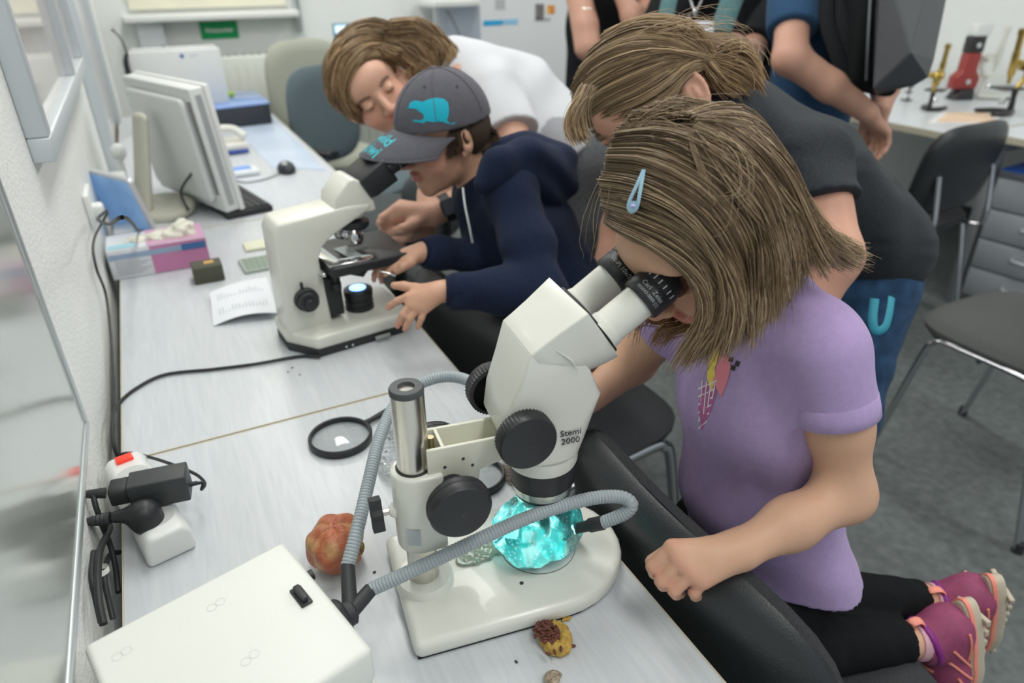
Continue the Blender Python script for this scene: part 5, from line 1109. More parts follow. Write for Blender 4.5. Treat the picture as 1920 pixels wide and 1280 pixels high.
def auto_hand(wrist, d, back, side, s=1.0, curl=.5, spread=.12, thumb_out=.6):
    """d: pointing direction, back: out of the back of the hand, side: towards the thumb"""
    w = np.array(wrist, float); d = nrm(d); back = nrm(np.array(back) - d * np.dot(back, d)); side = np.cross(back, d) * (1 if np.dot(np.cross(back, d), side) > 0 else -1)
    mc, pi_, ti = [], [], []
    for i, (o, l1, l2, ll) in enumerate(((.026, .078, .036, .034), (.008, .082, .040, .038), (-.010, .078, .037, .035), (-.027, .070, .030, .028))):
        m_ = w + d * l1 * s + side * o * s; a = -spread * (1.2 - i * .8) * -1
        fd = nrm(d + side * a); p = m_ + (fd * math.cos(curl) - back * math.sin(curl)) * l2 * s; t = p + (fd * math.cos(curl * 2.2) - back * math.sin(curl * 2.2)) * ll * s
        mc.append(m_); pi_.append(p); ti.append(t)
    th = [w + d * .030 * s + side * .026 * s - back * .006 * s, w + d * .056 * s + side * (.030 + .018 * thumb_out) * s - back * .012 * s, w + d * .080 * s + side * (.028 + .030 * thumb_out) * s - back * (.014 + .012 * curl) * s]
    return hand(w, mc, pi_, ti, th, s)
def resample(P, K):
    P = np.array(spline(P, 8)); d = np.r_[0, np.cumsum(np.linalg.norm(np.diff(P, axis=0), axis=1))]; t = np.linspace(0, d[-1], K)
    return np.stack([np.interp(t, d, P[:, i]) for i in range(3)], 1)
def strands(name, parent, guides, n, cols, C, jit=(.002, .008), depth=.010, rad=.00042, K=14, clumps=40, clump=.6, seed=1, wave=0.0, endvar=.15, frizz=.0):
    rng = np.random.RandomState(seed); G = np.array([resample(g, K) for g in guides]); t = np.linspace(0, 1, K)
    cs = np.sort(rng.rand(clumps)) * (len(G) - 1); coff = rng.normal(size=(clumps, 3)) * 1.0; cph = rng.rand(clumps) * 6.28
    s = rng.rand(n) * (len(G) - 1); ci = np.clip(np.searchsorted(cs, s), 0, clumps - 1)
    amt = clump * t[None, :] ** .8; sS = s[:, None] * (1 - amt) + cs[ci][:, None] * amt
    i0 = np.clip(sS.astype(int), 0, len(G) - 2); f = (sS - i0)[..., None]; kk = np.arange(K)[None, :]
    P = G[i0, kk] * (1 - f) + G[i0 + 1, kk] * f
    j = (jit[0] + (jit[1] - jit[0]) * t)[None, :, None]
    P = P + (rng.normal(size=(n, 1, 3)) * .5 + coff[ci][:, None, :] * .6) * j
    if wave: P = P + wave * np.sin(t[None, :, None] * 9 + cph[ci][:, None, None] + np.array([0, 2, 4])) * t[None, :, None]
    if frizz: P = P + frizz * np.cumsum(rng.normal(size=(n, K, 3)), 1) * .3 * t[None, :, None]
    dirc = C - P; dirc /= np.linalg.norm(dirc, axis=2, keepdims=True); P = P + dirc * (rng.rand(n, 1, 1) ** 1.5 * depth * (1 - .3 * t[None, :, None]))
    e = 1 - endvar * rng.rand(n); idx = t[None, :] * e[:, None] * (K - 1); a = np.clip(idx.astype(int), 0, K - 2); fr = (idx - a)[..., None]; r_ = np.arange(n)[:, None]
    P = P[r_, a] * (1 - fr) + P[r_, a + 1] * fr
    T = np.gradient(P, axis=1); T /= np.linalg.norm(T, axis=2, keepdims=True) + 1e-9; rv = rng.normal(size=(n, 1, 3))
    A = np.cross(T, rv); A /= np.linalg.norm(A, axis=2, keepdims=True) + 1e-9; B_ = np.cross(T, A)
    rr = (rad * (.7 + .6 * rng.rand(n)))[:, None, None] * (1 - .65 * t ** 3)[None, :, None]
    vs = np.stack([P + (A * math.cos(q) + B_ * math.sin(q)) * rr for q in (0, 2.09, 4.19)], 2).reshape(-1, 3)
    base = (np.arange(n)[:, None] * K + np.arange(K - 1)[None, :]).reshape(-1) * 3
    fs = np.concatenate([np.stack([base + q, base + (q + 1) % 3, base + 3 + (q + 1) % 3, base + 3 + q], 1) for q in range(3)])
    cols = np.array(cols); cm = rng.rand(n); cc = (cm + .35 * rng.rand(clumps)[ci] - .15).clip(0, .999) * (len(cols) - 1); ia = cc.astype(int); fc_ = (cc - ia)[:, None]
    cs_ = cols[ia] * (1 - fc_) + cols[np.minimum(ia + 1, len(cols) - 1)] * fc_
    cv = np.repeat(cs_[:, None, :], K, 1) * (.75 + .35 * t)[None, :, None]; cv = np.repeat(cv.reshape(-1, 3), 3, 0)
    return np_mesh(name, vs, fs, M_hair, parent, cv)
def on_head(C, Rm, rad, px, py, off=0.0):
    """point where the line of sight meets the head ellipsoid (or its nearest point)"""
    o = np.array([0, 0, CAM_H]); d = nrm(cray(px, py)); r = np.array(rad) + off; oo = (Rm.T @ (o - C)) / r; dd = (Rm.T @ d) / r
    a = dd @ dd; b = oo @ dd; c = oo @ oo - 1; disc = b * b - a * c
    t = (-b - math.sqrt(disc)) / a if disc > 0 else -b / a
    return o + d * t
def hshell(C, Rm, s, ex=.007): return C + Rm @ (V(0, -.012, .024) * s), tuple(np.array([.077, .094, .086]) * s + ex)
def scalp(v, C, Rm, s, y0=.052, z0=.050, b=1.1):
    q = (v - C) @ Rm / s; return (q[:, 2] > z0 + b * (q[:, 1] - y0)) & (q[:, 2] > -.045) & (np.linalg.norm(q, axis=1) < .135) & (np.abs(q[:, 0]) < .079)
def guide(C, Rm, rad, pts):
    out = []
    for p in pts:
        if len(p) == 2: out.append(on_head(C, Rm, rad, p[0], p[1]))
        elif p[2] < 0: out.append(PD(p[0], p[1], -p[2]))
        else: out.append(on_head(C, Rm, rad, p[0], p[1], p[2]))
    return out
def bvh(o):
    me = o.data; off = wloc(o); v = np.empty(len(me.vertices) * 3, np.float32); me.vertices.foreach_get('co', v); v = v.reshape(-1, 3) + off
    return BVHTree.FromPolygons([tuple(map(float, q)) for q in v], [tuple(p.vertices) for p in me.polygons])
def decal(name, tree, poly, fn, material, parent, lift=.0006, step=.004, d=None):
    """poly in 2D, fn maps 2D to a 3D point in front of the surface, d: projection direction"""
    xs = [p[0] for p in poly]; ys = [p[1] for p in poly]; pts = [Vector(p) for p in poly]; n = len(poly)
    def inside(x, y):
        c = False; j = n - 1
        for i in range(n):
            if (ys[i] > y) != (ys[j] > y) and x < (xs[j] - xs[i]) * (y - ys[i]) / (ys[j] - ys[i]) + xs[i]: c = not c
            j = i
        return c
    x = min(xs) + step / 2
    while x < max(xs):
        y = min(ys) + step / 2
        while y < max(ys):
            if inside(x, y): pts.append(Vector((x, y)))
            y += step
        x += step
    r = delaunay_2d_cdt(pts, [], [list(range(n))], 1, 1e-7)
    vs = []; ok = []
    for p in r[0]:
        q = np.array(fn(p[0], p[1])); dd = nrm(d(q) if callable(d) else d); h = tree.ray_cast(Vector(q), Vector(dd), 1.0)
        if h[0] is None: vs.append(q); ok.append(False)
        else: vs.append(np.array(h[0]) - dd * lift); ok.append(True)
    fs = [tuple(f) for f in r[2] if all(ok[i] for i in f)]
    m_ = MB(); m_.add(vs, fs); return m_.build(name, material, parent, smooth=True, ang=PI)
def folds(dirv, f, amp, seed=0, warp=1.0):
    dirv = nrm(dirv); r = np.random.RandomState(seed); w1, w2 = nrm(r.normal(size=3)), nrm(r.normal(size=3))
    def g(X):
        a = X @ dirv * f; return amp * (np.sin(a + warp * 1.6 * np.sin(X @ w1 * f * .35 + 1) ) * (.5 + .5 * np.sin(X @ w2 * f * .4 + 2)))
    return g
def adds(*fs): return lambda X: sum(f(X) for f in fs)
BROWN = [(.11, .065, .035), (.17, .105, .055), (.26, .165, .085), (.36, .24, .125), (.50, .35, .19)]
def cloth(name, col, rough=.9, var=.12, vs=120, bump=.35, bs=900): return mat(name, col, rough, var=var, vscale=vs, bump=bump, bscale=bs, spec=.2 if sum(col) > .3 else .12, sheen=.12 if sum(col) > .3 else (.05 if sum(col) > .06 else 0))
M_lash = mat('lash_dark', (.03, .02, .015), .6)
# ---------------------------------------------------------------- girl in lilac at the stereo microscope
SK = (.62, .375, .255)
gl = thing('person', 'girl in a lilac T-shirt kneeling on a chair, looking into the stereo microscope', 'person', (.62, .45, .5))
C = V(.447, .486, 1.122); Rm = rotm((-.70, .05, -.71), (0, 0, 1)); s_h = .86
P, Lh = head_prims(C, Rm, s_h)
F = face_feats(Lh, s_h)
shN, shF = V(.540, .392, 1.005), V(.530, .580, .99)
elN = PY(1585, 925, .348); wrN = PD(1388, 1030, .680)
Rt = np.stack([np.cross(T_ocu, V(0, 1, 0)), V(0, 1, 0), T_ocu], 1)
P += [ell(e_ - T_ocu * .004, (.0225, .0225, .026), Rt, .004, '-') for e_ in (EYE_N, EYE_F)]
body = [([*P, cone(C - Rm[:, 1] * .03 - Rm[:, 2] * .05, V(.53, .485, 1.0), .036, .038, .02)], [], .01)]
body.append(([econe(V(.535, .483, .985), V(.565, .475, .80), .085, .055, .085, .055, (0, 1, 0)), econe(V(.565, .475, .80), V(.60, .472, .66), .085, .055, .10, .065, (0, 1, 0))], [], .02))
dN = .684
body.append((limb([shN, shN * .5 + elN * .5 + V(.002, 0, 0), elN, elN * .45 + wrN * .55 + V(0, -.002, .002), wrN], [.029, .0295, .0265, .0235, .0185], .02), [], .015))
mc = [PD(1260, 1026, .672), PD(1274, 1052, .668), PD(1296, 1074, .664), PD(1318, 1088, .664)]
pp_ = [PD(1224, 1062, .676), PD(1240, 1088, .672), PD(1264, 1106, .668), PD(1302, 1110, .668)]
tp = [PD(1236, 1076, .700), PD(1252, 1096, .698), PD(1276, 1112, .694), PD(1308, 1118, .692)]
th_ = [PD(1330, 1025, .700), PD(1262, 1030, .706), PD(1222, 1052, .700)]
body += hand(wrN, mc, pp_, tp, th_, .88, .022)
haF = V(.415, .655, .825); elF = V(.515, .665, .865)
wrF = haF + V(.03, 0, .01)
body.append((limb([shF, elF, wrF], [.034, .029, .021], .02), [], .02))
body += auto_hand(wrF, V(-.9, .1, -.25), V(-.1, 0, 1), V(0, -1, 0), .72, curl=.7)
kN, kF = V(.49, .425, .548), V(.545, .540, .546)
hip = V(.61, .472, .66)
def gcol(v):
    c = skin_col(SK, F + [(p, (.012, .012, .012), (.66, .30, .22), .35) for p in mc + pp_] + [(elN + V(.02, 0, -.01), (.03, .03, .03), (.64, .31, .23), .3)])(v)
    sc = scalp(v, C, Rm, s_h); c[sc] = (.11, .07, .042); return c
bg_ = sdf_obj('body', body, .0024, M_skin, gl, color=gcol)
# shirt
sN = shN + (elN - shN) * .42
cutN = [(sN, elN - shN)]
sF = shF + (elF - shF) * .45
torso = [econe(V(.532, .483, 1.005), V(.555, .478, .90), .092, .058, .100, .074, (0, 1, 0), .02), econe(V(.555, .478, .90), V(.572, .474, .77), .100, .074, .104, .078, (0, 1, 0), .03), econe(V(.572, .474, .77), V(.635, .462, .58), .104, .078, .132, .104, (0.1, 1, 0), .03), cone(shN + V(0, .01, .002), V(.53, .485, 1.025), .037, .038, .03), cone(shF + V(0, -.02, .004), V(.53, .485, 1.030), .036, .038, .03)]
hem = [(V(.66, .35, .640), V(-.30, -.30, -1)), (V(.53, .52, .675), V(-.5, .1, -1))]
shirt = [(torso, hem, .01), (limb([shN + V(0, .004, .002), sN + (elN - shN) * .2], [.038, .040], .02), cutN, .028), (limb([shF, sF + (elF - shF) * .2], [.041, .044], .02), [(sF, elF - shF)], .028)]
def neckcut(g): return g
fd = adds(folds((.1, .6, -.3), 62, .0028, 3), folds((.6, .1, .7), 45, .0024, 5), folds((.3, 1, .2), 150, .0007, 8))
M_lil = cloth('lilac_jersey', (.43, .32, .57), var=.05)
so = sdf_obj('t_shirt', shirt, .0034, M_lil, gl, disp=fd, damp=.006)
ax_ = nrm(elN - shN)
e1 = nrm(np.cross(ax_, V(0, 0, 1))); e2 = np.cross(ax_, e1)
cu = MB(); prof = [(.0385, -.022), (.0408, -.020), (.0416, -.008), (.0414, .0015), (.0390, .0025), (.036, .001)]
cu.lathe(prof, sN, ax_, 40, False); cu.build('sleeve_cuff', M_lil, gl, smooth=True, ang=PI)
hemr = MB()
tree = bvh(so)
# printed motif on the chest: yellow swirl, pink scoop, waffle grid
def front(u_, v_): return PY(u_, v_, .55) - 0
def prj(px, py): return np.array([0, 0, CAM_H]) + cray(px, py) / FPX * .45
def dcl(nm, poly, m__, lift=.0009): return decal(nm, tree, poly, lambda a, b: prj(a, b), m__, gl, lift=lift, step=8, d=lambda q: q - np.array([0, 0, CAM_H]))
dcl('print_yellow', [(1338, 640), (1352, 640), (1350, 662), (1340, 690), (1341, 712), (1333, 735), (1325, 706), (1330, 672)], mat('print_yellow', (.86, .68, .12), .7))
dcl('print_pink', [(1352, 655), (1366, 668), (1370, 690), (1362, 720), (1352, 745), (1345, 730), (1336, 716), (1342, 690)], mat('print_pink', (.82, .26, .33), .7))
dcl('print_waffle', [(1330, 708), (1340, 716), (1344, 735), (1334, 770), (1316, 808), (1309, 770), (1313, 735)], mat('print_purple', (.48, .14, .33), .7), .0008)
M_wl = mat('print_white_line', (.82, .78, .84), .7)
for i in range(6):
    y0 = 716 + i * 15
    dcl('print_line', [(1309, y0 + 14), (1309, y0 + 11), (1344 - i * 3.5, y0 - 4), (1344 - i * 3.5, y0 - 1)], M_wl, .0013)
for i in range(4):
    x0 = 1316 + i * 8
    dcl('print_line', [(x0, 712 + 2 * i), (x0 + 2, 712 + 2 * i), (x0 - 4, 790 - i * 14), (x0 - 6, 790 - i * 14)], M_wl, .0013)
for i, (x0, y0) in enumerate(((1368, 668), (1380, 676), (1372, 684))): dcl('print_stripe', [(x0, y0), (x0 + 8, y0 + 3), (x0 + 5, y0 + 12), (x0 - 3, y0 + 8)], mat('print_black', (.03, .03, .03), .7), .0012)
# leggings
M_leg = cloth('black_leggings', (.010, .011, .012), bump=.3)
anN, anF = V(.79, .350, .490), V(.875, .385, .492)
hipN, hipF = V(.615, .425, .655), V(.61, .525, .655)
lg_ = [(limb([hipN, hipN * .5 + kN * .5, kN], [.066, .068, .050], .03), [], .02), (limb([hipF, hipF * .5 + kF * .5, kF], [.076, .068, .050], .03), [], .02),
       (limb([kN, kN * .55 + anN * .45 + V(0, 0, .004), anN], [.048, .043, .031], .02), [(anN, anN - kN)], .02), (limb([kF, kF * .55 + anF * .45, anF], [.048, .043, .031], .02), [(anF, anF - kF)], .02),
       ([econe(V(.60, .470, .72), V(.612, .470, .66), .085, .06, .10, .070, (0, 1, 0), .03)], [], .03)]
sdf_obj('leggings', lg_, .0045, M_leg, gl, disp=adds(folds((1, .1, .2), 160, .0009, 2), folds((.2, .5, .8), 60, .0014, 4)), damp=.003)
# ankles + shoes
M_sh = mat('shoe_magenta', (.30, .06, .14), .6, var=.15, vscale=90, bump=.5, bscale=700); M_sh2 = mat('shoe_purple', (.22, .02, .20), .5); M_or = mat('shoe_coral', (.85, .30, .22), .5); M_sole = mat('sole_beige', (.52, .46, .36), .6, bump=.3, bscale=200); M_sock = mat('sock_pink', (.62, .36, .42), .9, bump=.5, bscale=600)
def shoe(an, toe, solen, s=1.0, mats=(M_sh, M_sh2, M_or, M_sole, M_sock), lab=None):
    """an: ankle point, toe: direction heel->toe, solen: outward direction of the sole"""
    toe = nrm(toe); n = nrm(solen - toe * np.dot(solen, toe)); sd = np.cross(toe, n)
    heel = an + n * .030 * s - toe * .028 * s
    t = MB()
    t = sdf_obj('shoe', [([econe(heel + toe * .012 * s, heel + toe * .09 * s, .030 * s, .034 * s, .037 * s, .032 * s, sd, .02), econe(heel + toe * .09 * s, heel + toe * .165 * s, .037 * s, .030 * s, .028 * s, .018 * s, sd, .02), cone(heel + toe * .02 * s, an - n * .004 * s, .030 * s, .033 * s, .02), ell(an - n * .034 * s, np.array([.028, .028, .028]) * s, k=.004, op='-')], [(heel + n * .024 * s, n)], .01)], .0032, mats[0], gl)
    pr = []
    for a in np.linspace(0, 2 * PI, 34, endpoint=False):
        ca, sa = math.cos(a), math.sin(a); w_ = .037 + .006 * ca; pr.append((.072 + .100 * ca, w_ * sa * (1 if ca > 0 else .92)))
    m_ = MB(); m_.prism([(x * s, y * s) for x, y in pr], (.016 * s, .040 * s), heel, (toe, sd, n)); so_ = m_.build('sole', mats[3], gl, bevel=.004)
    m_ = MB(); m_.prism([((x - .07) * 1.03 * s + .07 * s, y * 1.04 * s) for x, y in pr], (.019 * s, .026 * s), heel, (toe, sd, n)); m_.build('sole_line', mats[2], so_, bevel=.001)
    lug = MB()
    for i in range(9):
        for j in (-1, 1): lug.box(heel + toe * (.0 + i * .019) * s + sd * j * .016 * s + n * .042 * s, (.011 * s, .022 * s, .007 * s), (toe, sd, n))
    lug.build('tread_lugs', mats[3], so_, bevel=.001)
    # collar, pull tab, trim bands on both flanks
    cpts = [an - n * .008 * s + (toe * math.cos(a) * .032 + sd * math.sin(a) * .029) * s + n * .006 * s * math.cos(a) for a in np.linspace(0, 2 * PI, 17)]
    MB().tube(cpts, .0062 * s, 10, 3).build('collar', mats[1], gl)
    MB().tube([an - n * .012 * s - toe * .034 * s, an - n * .020 * s - toe * .046 * s, an - n * .034 * s - toe * .046 * s, an - n * .030 * s - toe * .032 * s], .004 * s, 8, 5, flat=(1.6, .6)).build('pull_tab', mats[2], gl)
    tr = bvh(t)
    for j in (-1, 1):
        for pa, pb in (((.02, -.020), (.065, .014)), ((.045, -.022), (.085, .014)), ((.075, -.010), (.115, .014)), ((.0, .006), (.05, .010)), ((.10, .0), (.15, .012))):
            pts = []
            for q in np.linspace(0, 1, 7):
                x, z = pa[0] + (pb[0] - pa[0]) * q, pa[1] + (pb[1] - pa[1]) * q; o_ = heel + toe * x * s + n * z * s + sd * j * .09; h = tr.ray_cast(Vector(o_), Vector(-sd * j), .2)
                if h[0] is not None: pts.append(np.array(h[0]) + sd * j * .0006)
            if len(pts) > 2: MB().tube(pts, .0022 * s, 6, 2, flat=(1, 1)).build('trim_band', mats[2], t)
    lace = MB()
    for i in range(5):
        q = heel + toe * (.075 + i * .016) * s; a_, b_ = [], []
        pts = []
        for v_ in np.linspace(-1, 1, 7):
            o_ = q + sd * v_ * .018 * s - n * .1; h = tr.ray_cast(Vector(o_), Vector(n), .3)
            if h[0] is not None: pts.append(np.array(h[0]) - n * .0015)
        if len(pts) > 2: lace.tube(pts, .002 * s, 6, 2)
    if lace.v: lace.build('laces', mats[2], t)
    return t
for an, kn, toe in ((anN, kN, V(.10, -.12, -1)), (anF, kF, V(.30, .06, -1))):
    dr_ = nrm(an - kn); MB().tube([an - dr_ * .02, an + dr_ * .018, an + dr_ * .034], [.026, .025, .026], 18, 3).build('ankle', mat('skin_plain', SK, .5, sss=.1), gl)
    MB().tube([an + dr_ * .012, an + dr_ * .036], [.0275, .029], 18).build('sock', M_sock, gl)
    shoe(an + dr_ * .045, toe, dr_ + V(0, 0, .1), .98)
# hair: dark base volume plus combed strands
HCt, HR = hshell(C, Rm, s_h, .007)
hb_ = [([ell(HCt, hshell(C, Rm, s_h, .0025)[1], Rm, .02)], [(C + Rm[:, 1] * .050 + Rm[:, 2] * .047, Rm[:, 1] * .80 - Rm[:, 2] * .60)], .02),
       ([cone(C - Rm[:, 1] * .040 - Rm[:, 2] * .02, V(.505, .470, 1.04), .055, .040, .03), cone(C - Rm[:, 2] * .02 - Rm[:, 0] * .028 - Rm[:, 1] * .01, V(.470, .448, 1.05), .036, .020, .03)], [], .03)]
sdf_obj('hair_base', hb_, .005, mat('hair_base_brown', (.085, .052, .03), .8, bump=1, bscale=160, stretch=(3, 3, .4)), gl)
g_ = lambda pts: guide(HCt, Rm, HR, pts)
y_ = lambda px, py, y: tuple([px, py, -float((cray(px, py) * (y / cray(px, py)[1])) @ VIEW)])
G = [g_([(1138, 415, .004), (1165, 430, .004), (1240, 462, .006), (1312, 522, .008), y_(1330, 590, .418), y_(1305, 640, .42), y_(1272, 688, .425)]),
     g_([(1130, 385), (1190, 405), (1275, 445), (1340, 515, .006), y_(1356, 590, .408), y_(1318, 650, .41), y_(1290, 697, .415)]),
     g_([(1125, 350), (1205, 365), (1290, 410), (1350, 490, .004), y_(1372, 570, .402), y_(1360, 630, .40), y_(1345, 680, .405)]),
     g_([(1135, 300), (1215, 310), (1310, 360), (1375, 440), (1400, 520, .004), y_(1412, 590, .392), y_(1402, 655, .395)]),
     g_([(1145, 268), (1230, 268), (1330, 320), (1400, 390), (1430, 470, .004), y_(1440, 550, .388), y_(1432, 630, .385)]),
     g_([(1160, 240), (1250, 236), (1350, 285), (1420, 350), (1455, 430, .004), y_(1468, 500, .392), y_(1470, 570, .385)]),
     g_([(1185, 214), (1275, 212), (1375, 260), (1440, 320), (1478, 400, .004), y_(1495, 465, .40), y_(1500, 530, .395)]),
     g_([(1215, 200), (1305, 200), (1395, 245), (1455, 305), (1492, 380, .004), y_(1525, 450, .41), y_(1570, 492, .405)]),
     g_([(1245, 190), (1330, 198), (1410, 250), (1465, 312), (1500, 385, .006), y_(1545, 450, .42), y_(1615, 492, .42)])]
HC = [(.10, .060, .034), (.17, .11, .062), (.25, .17, .10), (.34, .245, .145), (.50, .38, .235)]
G.append(g_([(1290, 186), (1365, 206), (1425, 250), (1472, 312), (1500, 380, .006), y_(1540, 445, .43), y_(1600, 480, .43)]))
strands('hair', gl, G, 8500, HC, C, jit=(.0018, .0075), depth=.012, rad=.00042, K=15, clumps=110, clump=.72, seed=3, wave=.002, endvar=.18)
G2 = [g_([(1400, 330), (1450, 400), y_(1480, 450, .43), y_(1500, 500, .43), y_(1490, 540, .42)]), g_([(1440, 320), (1490, 400, .01), y_(1540, 450, .44), y_(1580, 490, .44), y_(1622, 488, .44)]), g_([(1450, 330), (1500, 400, .012), y_(1555, 440, .45), y_(1600, 462, .45), y_(1625, 478, .45)])]
strands('hair_flick', gl, G2, 700, HC[1:] + [(.62, .45, .26)], C, jit=(.002, .009), depth=.006, rad=.0005, K=12, clumps=14, clump=.8, seed=5)
def hl(x, y, z): return HCt + Rm @ (V(x * HR[0], y * HR[1], z * HR[2]) * 1.015 / max(1e-6, math.sqrt(x * x + y * y + z * z)))
GB_ = []
for a in np.linspace(-1.75, 1.9, 11):
    sx, cy = math.sin(a), -math.cos(a); dn_ = V(.045, 0, -.02)
    e_ = hl(sx, cy * .9, -.45); GB_.append([hl(.3 * sx, -.35 + .2 * cy, 1), hl(sx * .6, -.2 + cy * .5, .85), hl(sx * .9, cy * .8, .35), e_, e_ + V(.012, .004 * sx, -.045), e_ + V(.020, .012 * (sx > 0), -.085)])
strands('hair_back', gl, GB_, 3600, HC, C, jit=(.002, .006), depth=.010, rad=.00055, K=14, clumps=80, clump=.55, seed=8)
G3 = [[PD(1300, 530, .70), PD(1290, 580, .715), PD(1262, 610, .72), PD(1235, 605, .72), PD(1225, 575, .715)], [PD(1290, 540, .71), PD(1270, 590, .72), PD(1230, 600, .725), PD(1200, 585, .725), PD(1185, 640, .72)], [PD(1310, 540, .69), PD(1310, 600, .70), PD(1290, 625, .70), PD(1260, 630, .70), PD(1240, 650, .70)]]
strands('hair_under_chin', gl, G3, 320, [(.2, .11, .05), (.36, .21, .09), (.55, .34, .15)], C, jit=(.003, .008), depth=.004, rad=.00045, K=12, clumps=9, clump=.7, seed=6)  # golden palette paints the lit look into these wisps
GF = [g_([(1200, 230, .004), (1260, 205, .010), (1330, 210, .014), (1400, 240, .014)]), g_([(1140, 290, .006), (1160, 250, .014), (1200, 215, .018), (1260, 195, .016)]), g_([(1300, 240, .008), (1390, 290, .012), (1400, 380, .016), (1340, 400, .014)]), g_([(1130, 330, .006), (1110, 370, .01), (1100, 420, .014), (1110, 450, .016)])]
strands('flyaway_hair', gl, GF, 90, HC[2:], C, jit=(.004, .012), depth=.001, rad=.00028, K=14, clumps=60, clump=.1, seed=9, frizz=.004)
# hair clip
cp = [on_head(HCt, Rm, HR, *p, .006) for p in ((1207, 318), (1195, 345), (1180, 378), (1179, 392), (1186, 396), (1194, 388), (1200, 360), (1207, 318))]
M_clip = mat('clip_light_blue', (.36, .58, .74), .3, coat=.4)
clp = MB().tube(cp, .0019, 8, 5, flat=(1, .6)).build('hair_clip', M_clip, gl)
o_ = MB(); o_.add([on_head(HCt, Rm, HR, px, py, .0075) for px, py in ((1181, 376), (1178, 388), (1182, 396), (1190, 395), (1195, 384), (1193, 377))], [(0, 1, 2, 3, 4, 5)]); o_.build('clip_plate', M_clip, clp, smooth=False)
o_ = MB(); o_.ball(on_head(HCt, Rm, HR, 1187, 386, .008), (.0022, .0022, .0016), 8, 6); o_.build('clip_ornament', mat('clip_lilac', (.5, .4, .75), .3), clp)
# ---------------------------------------------------------------- woman in the charcoal T-shirt
def cw(x, y, z): return RC @ np.array([x, y, z], float)     # direction given as right / down / away, used only to set a pose
wo = thing('person', 'woman in a charcoal T-shirt and jeans bending over beside the girl, hair tied back', 'person', (1.25, .82, 0))
Rw = rotm((-.70, -.03, -.71), (0, 0, 1)); Cw = PD(1285, 200, .985) + V(-.006, .072, .0)
P, Lw = head_prims(Cw, Rw, 1.0)
SKW = (.60, .33, .235)
FW = face_feats(Lw, 1.0)
HCw, HRw = hshell(Cw, Rw, 1.0, .008)
E0 = on_head(HCw, Rw, HRw, 1304, 168, .004); ey = nrm(PD(1322, 196, .9) - PD(1290, 142, .9)); ez = nrm(np.array([0, 0, CAM_H]) - E0); ex_ = np.cross(ey, ez); Re = np.stack([ex_, ey, ez], 1)
wsN, wsF = PD(1530, 320, 1.10), PD(1440, 230, 1.10) + V(0, .30, -.02)
wst = (wsN + wsF) / 2
whN = V(1.22, .80, .90); wh = V(1.24, .90, .90)
weN = PD(1560, 480, 1.06); wwN = V(.80, .66, .78)
earp = [ell(E0, (.017, .030, .008), Re, .006), ell(E0 + ez * .008 + ex_ * -.002 + ey * .001, (.0105, .021, .0075), Re, .003, '-'), ell(E0 + ez * .003 + ey * .004, (.004, .010, .004), Re, .003)]
body = [(earp, [], .004), ([*P, cone(Cw - Rw[:, 1] * .04 - Rw[:, 2] * .06, wst + V(-.02, -.02, .02), .056, .060, .03)], [], .01),
        ([econe(wst, wh + V(-.25, 0, .05), .13, .07, .12, .08, (0, 1, 0), .03)], [], .03),
        (limb([wsN, weN, weN * .5 + wwN * .5, wwN], [.046, .042, .036, .026], .02), [], .02),
        (limb([wsF, wsF + V(-.02, .05, -.26), wsF + V(-.12, -.02, -.40)], [.046, .040, .028], .02), [], .02)]
body += auto_hand(wwN, V(-.8, 0, -.4), V(-.4, 0, 1), V(0, 1, 0), 1.0, curl=.5)
body += auto_hand(wsF + V(-.12, -.02, -.40), V(-.5, -.3, -.8), V(-.8, 0, .3), V(0, -1, 0), 1.0, curl=.5)
def wcol(v):
    c = skin_col(SKW, FW + [(PD(1310, 200, .91), (.02, .02, .03), (.70, .30, .24), .5)])(v); sc = scalp(v, Cw, Rw, 1.0) & (np.linalg.norm(v - E0, axis=1) > .034); c[sc] = (.14, .09, .05); return c
sdf_obj('body', body, .0036, M_skin, wo, color=wcol)
M_char = cloth('charcoal_jersey', (.036, .042, .048), var=.25, vs=260)
bk1, bk2, bk3 = PD(1500, 245, 1.16) + V(0, .07, -.05), PD(1620, 330, 1.22) + V(0, .09, -.05), V(1.20, .87, .98)
ws_ = wsN + (weN - wsN) * .40
sh_ = [([econe(wst + V(-.01, 0, 0), bk1 * .5 + bk2 * .5, .165, .095, .155, .105, (0, 1, 0), .03), econe(bk1 * .5 + bk2 * .5, wh + V(-.005, 0, -.06), .155, .105, .168, .118, (0, 1, 0), .03),
          cone(wst + V(.0, 0, .02), PD(1395, 195, 1.0) + V(0, .05, -.03), .085, .055, .04)], [(wh + V(-.01, 0, -.105), V(.30, 0, -1))], .02),
       (limb([wsN + V(0, .02, .01), ws_ + (weN - wsN) * .2], [.066, .062], .02), [(ws_, weN - wsN)], .03)]
sdf_obj('t_shirt', sh_, .0048, M_char, wo, disp=adds(folds((1, -.2, .5), 60, .0035, 4), folds((.6, .8, .3), 38, .004, 9), folds((.2, .3, 1), 140, .0010, 2)), damp=.009)
M_jean = cloth('blue_denim', (.035, .085, .17), var=.35, vs=45, bump=.6)
ftN, ftF = V(1.16, .80, .06), V(1.34, 1.02, .06)
knW = V(1.17, .78, .50)
jn = [([econe(wh + V(-.01, 0, -.07), wh + V(-.01, 0, -.14), .145, .095, .150, .102, (0, 1, 0), .03)], [], .03),
      (limb([V(1.21, .83, .77), knW, ftN + V(0, 0, .04)], [.095, .066, .050], .03), [], .04), (limb([V(1.23, .97, .77), V(1.27, 1.0, .50), ftF + V(0, 0, .04)], [.095, .066, .050], .03), [], .04)]
sdf_obj('jeans', jn, .006, M_jean, wo, disp=adds(folds((1, .1, .6), 70, .002, 4), folds((.3, 1, .2), 60, .002, 7)), damp=.005)
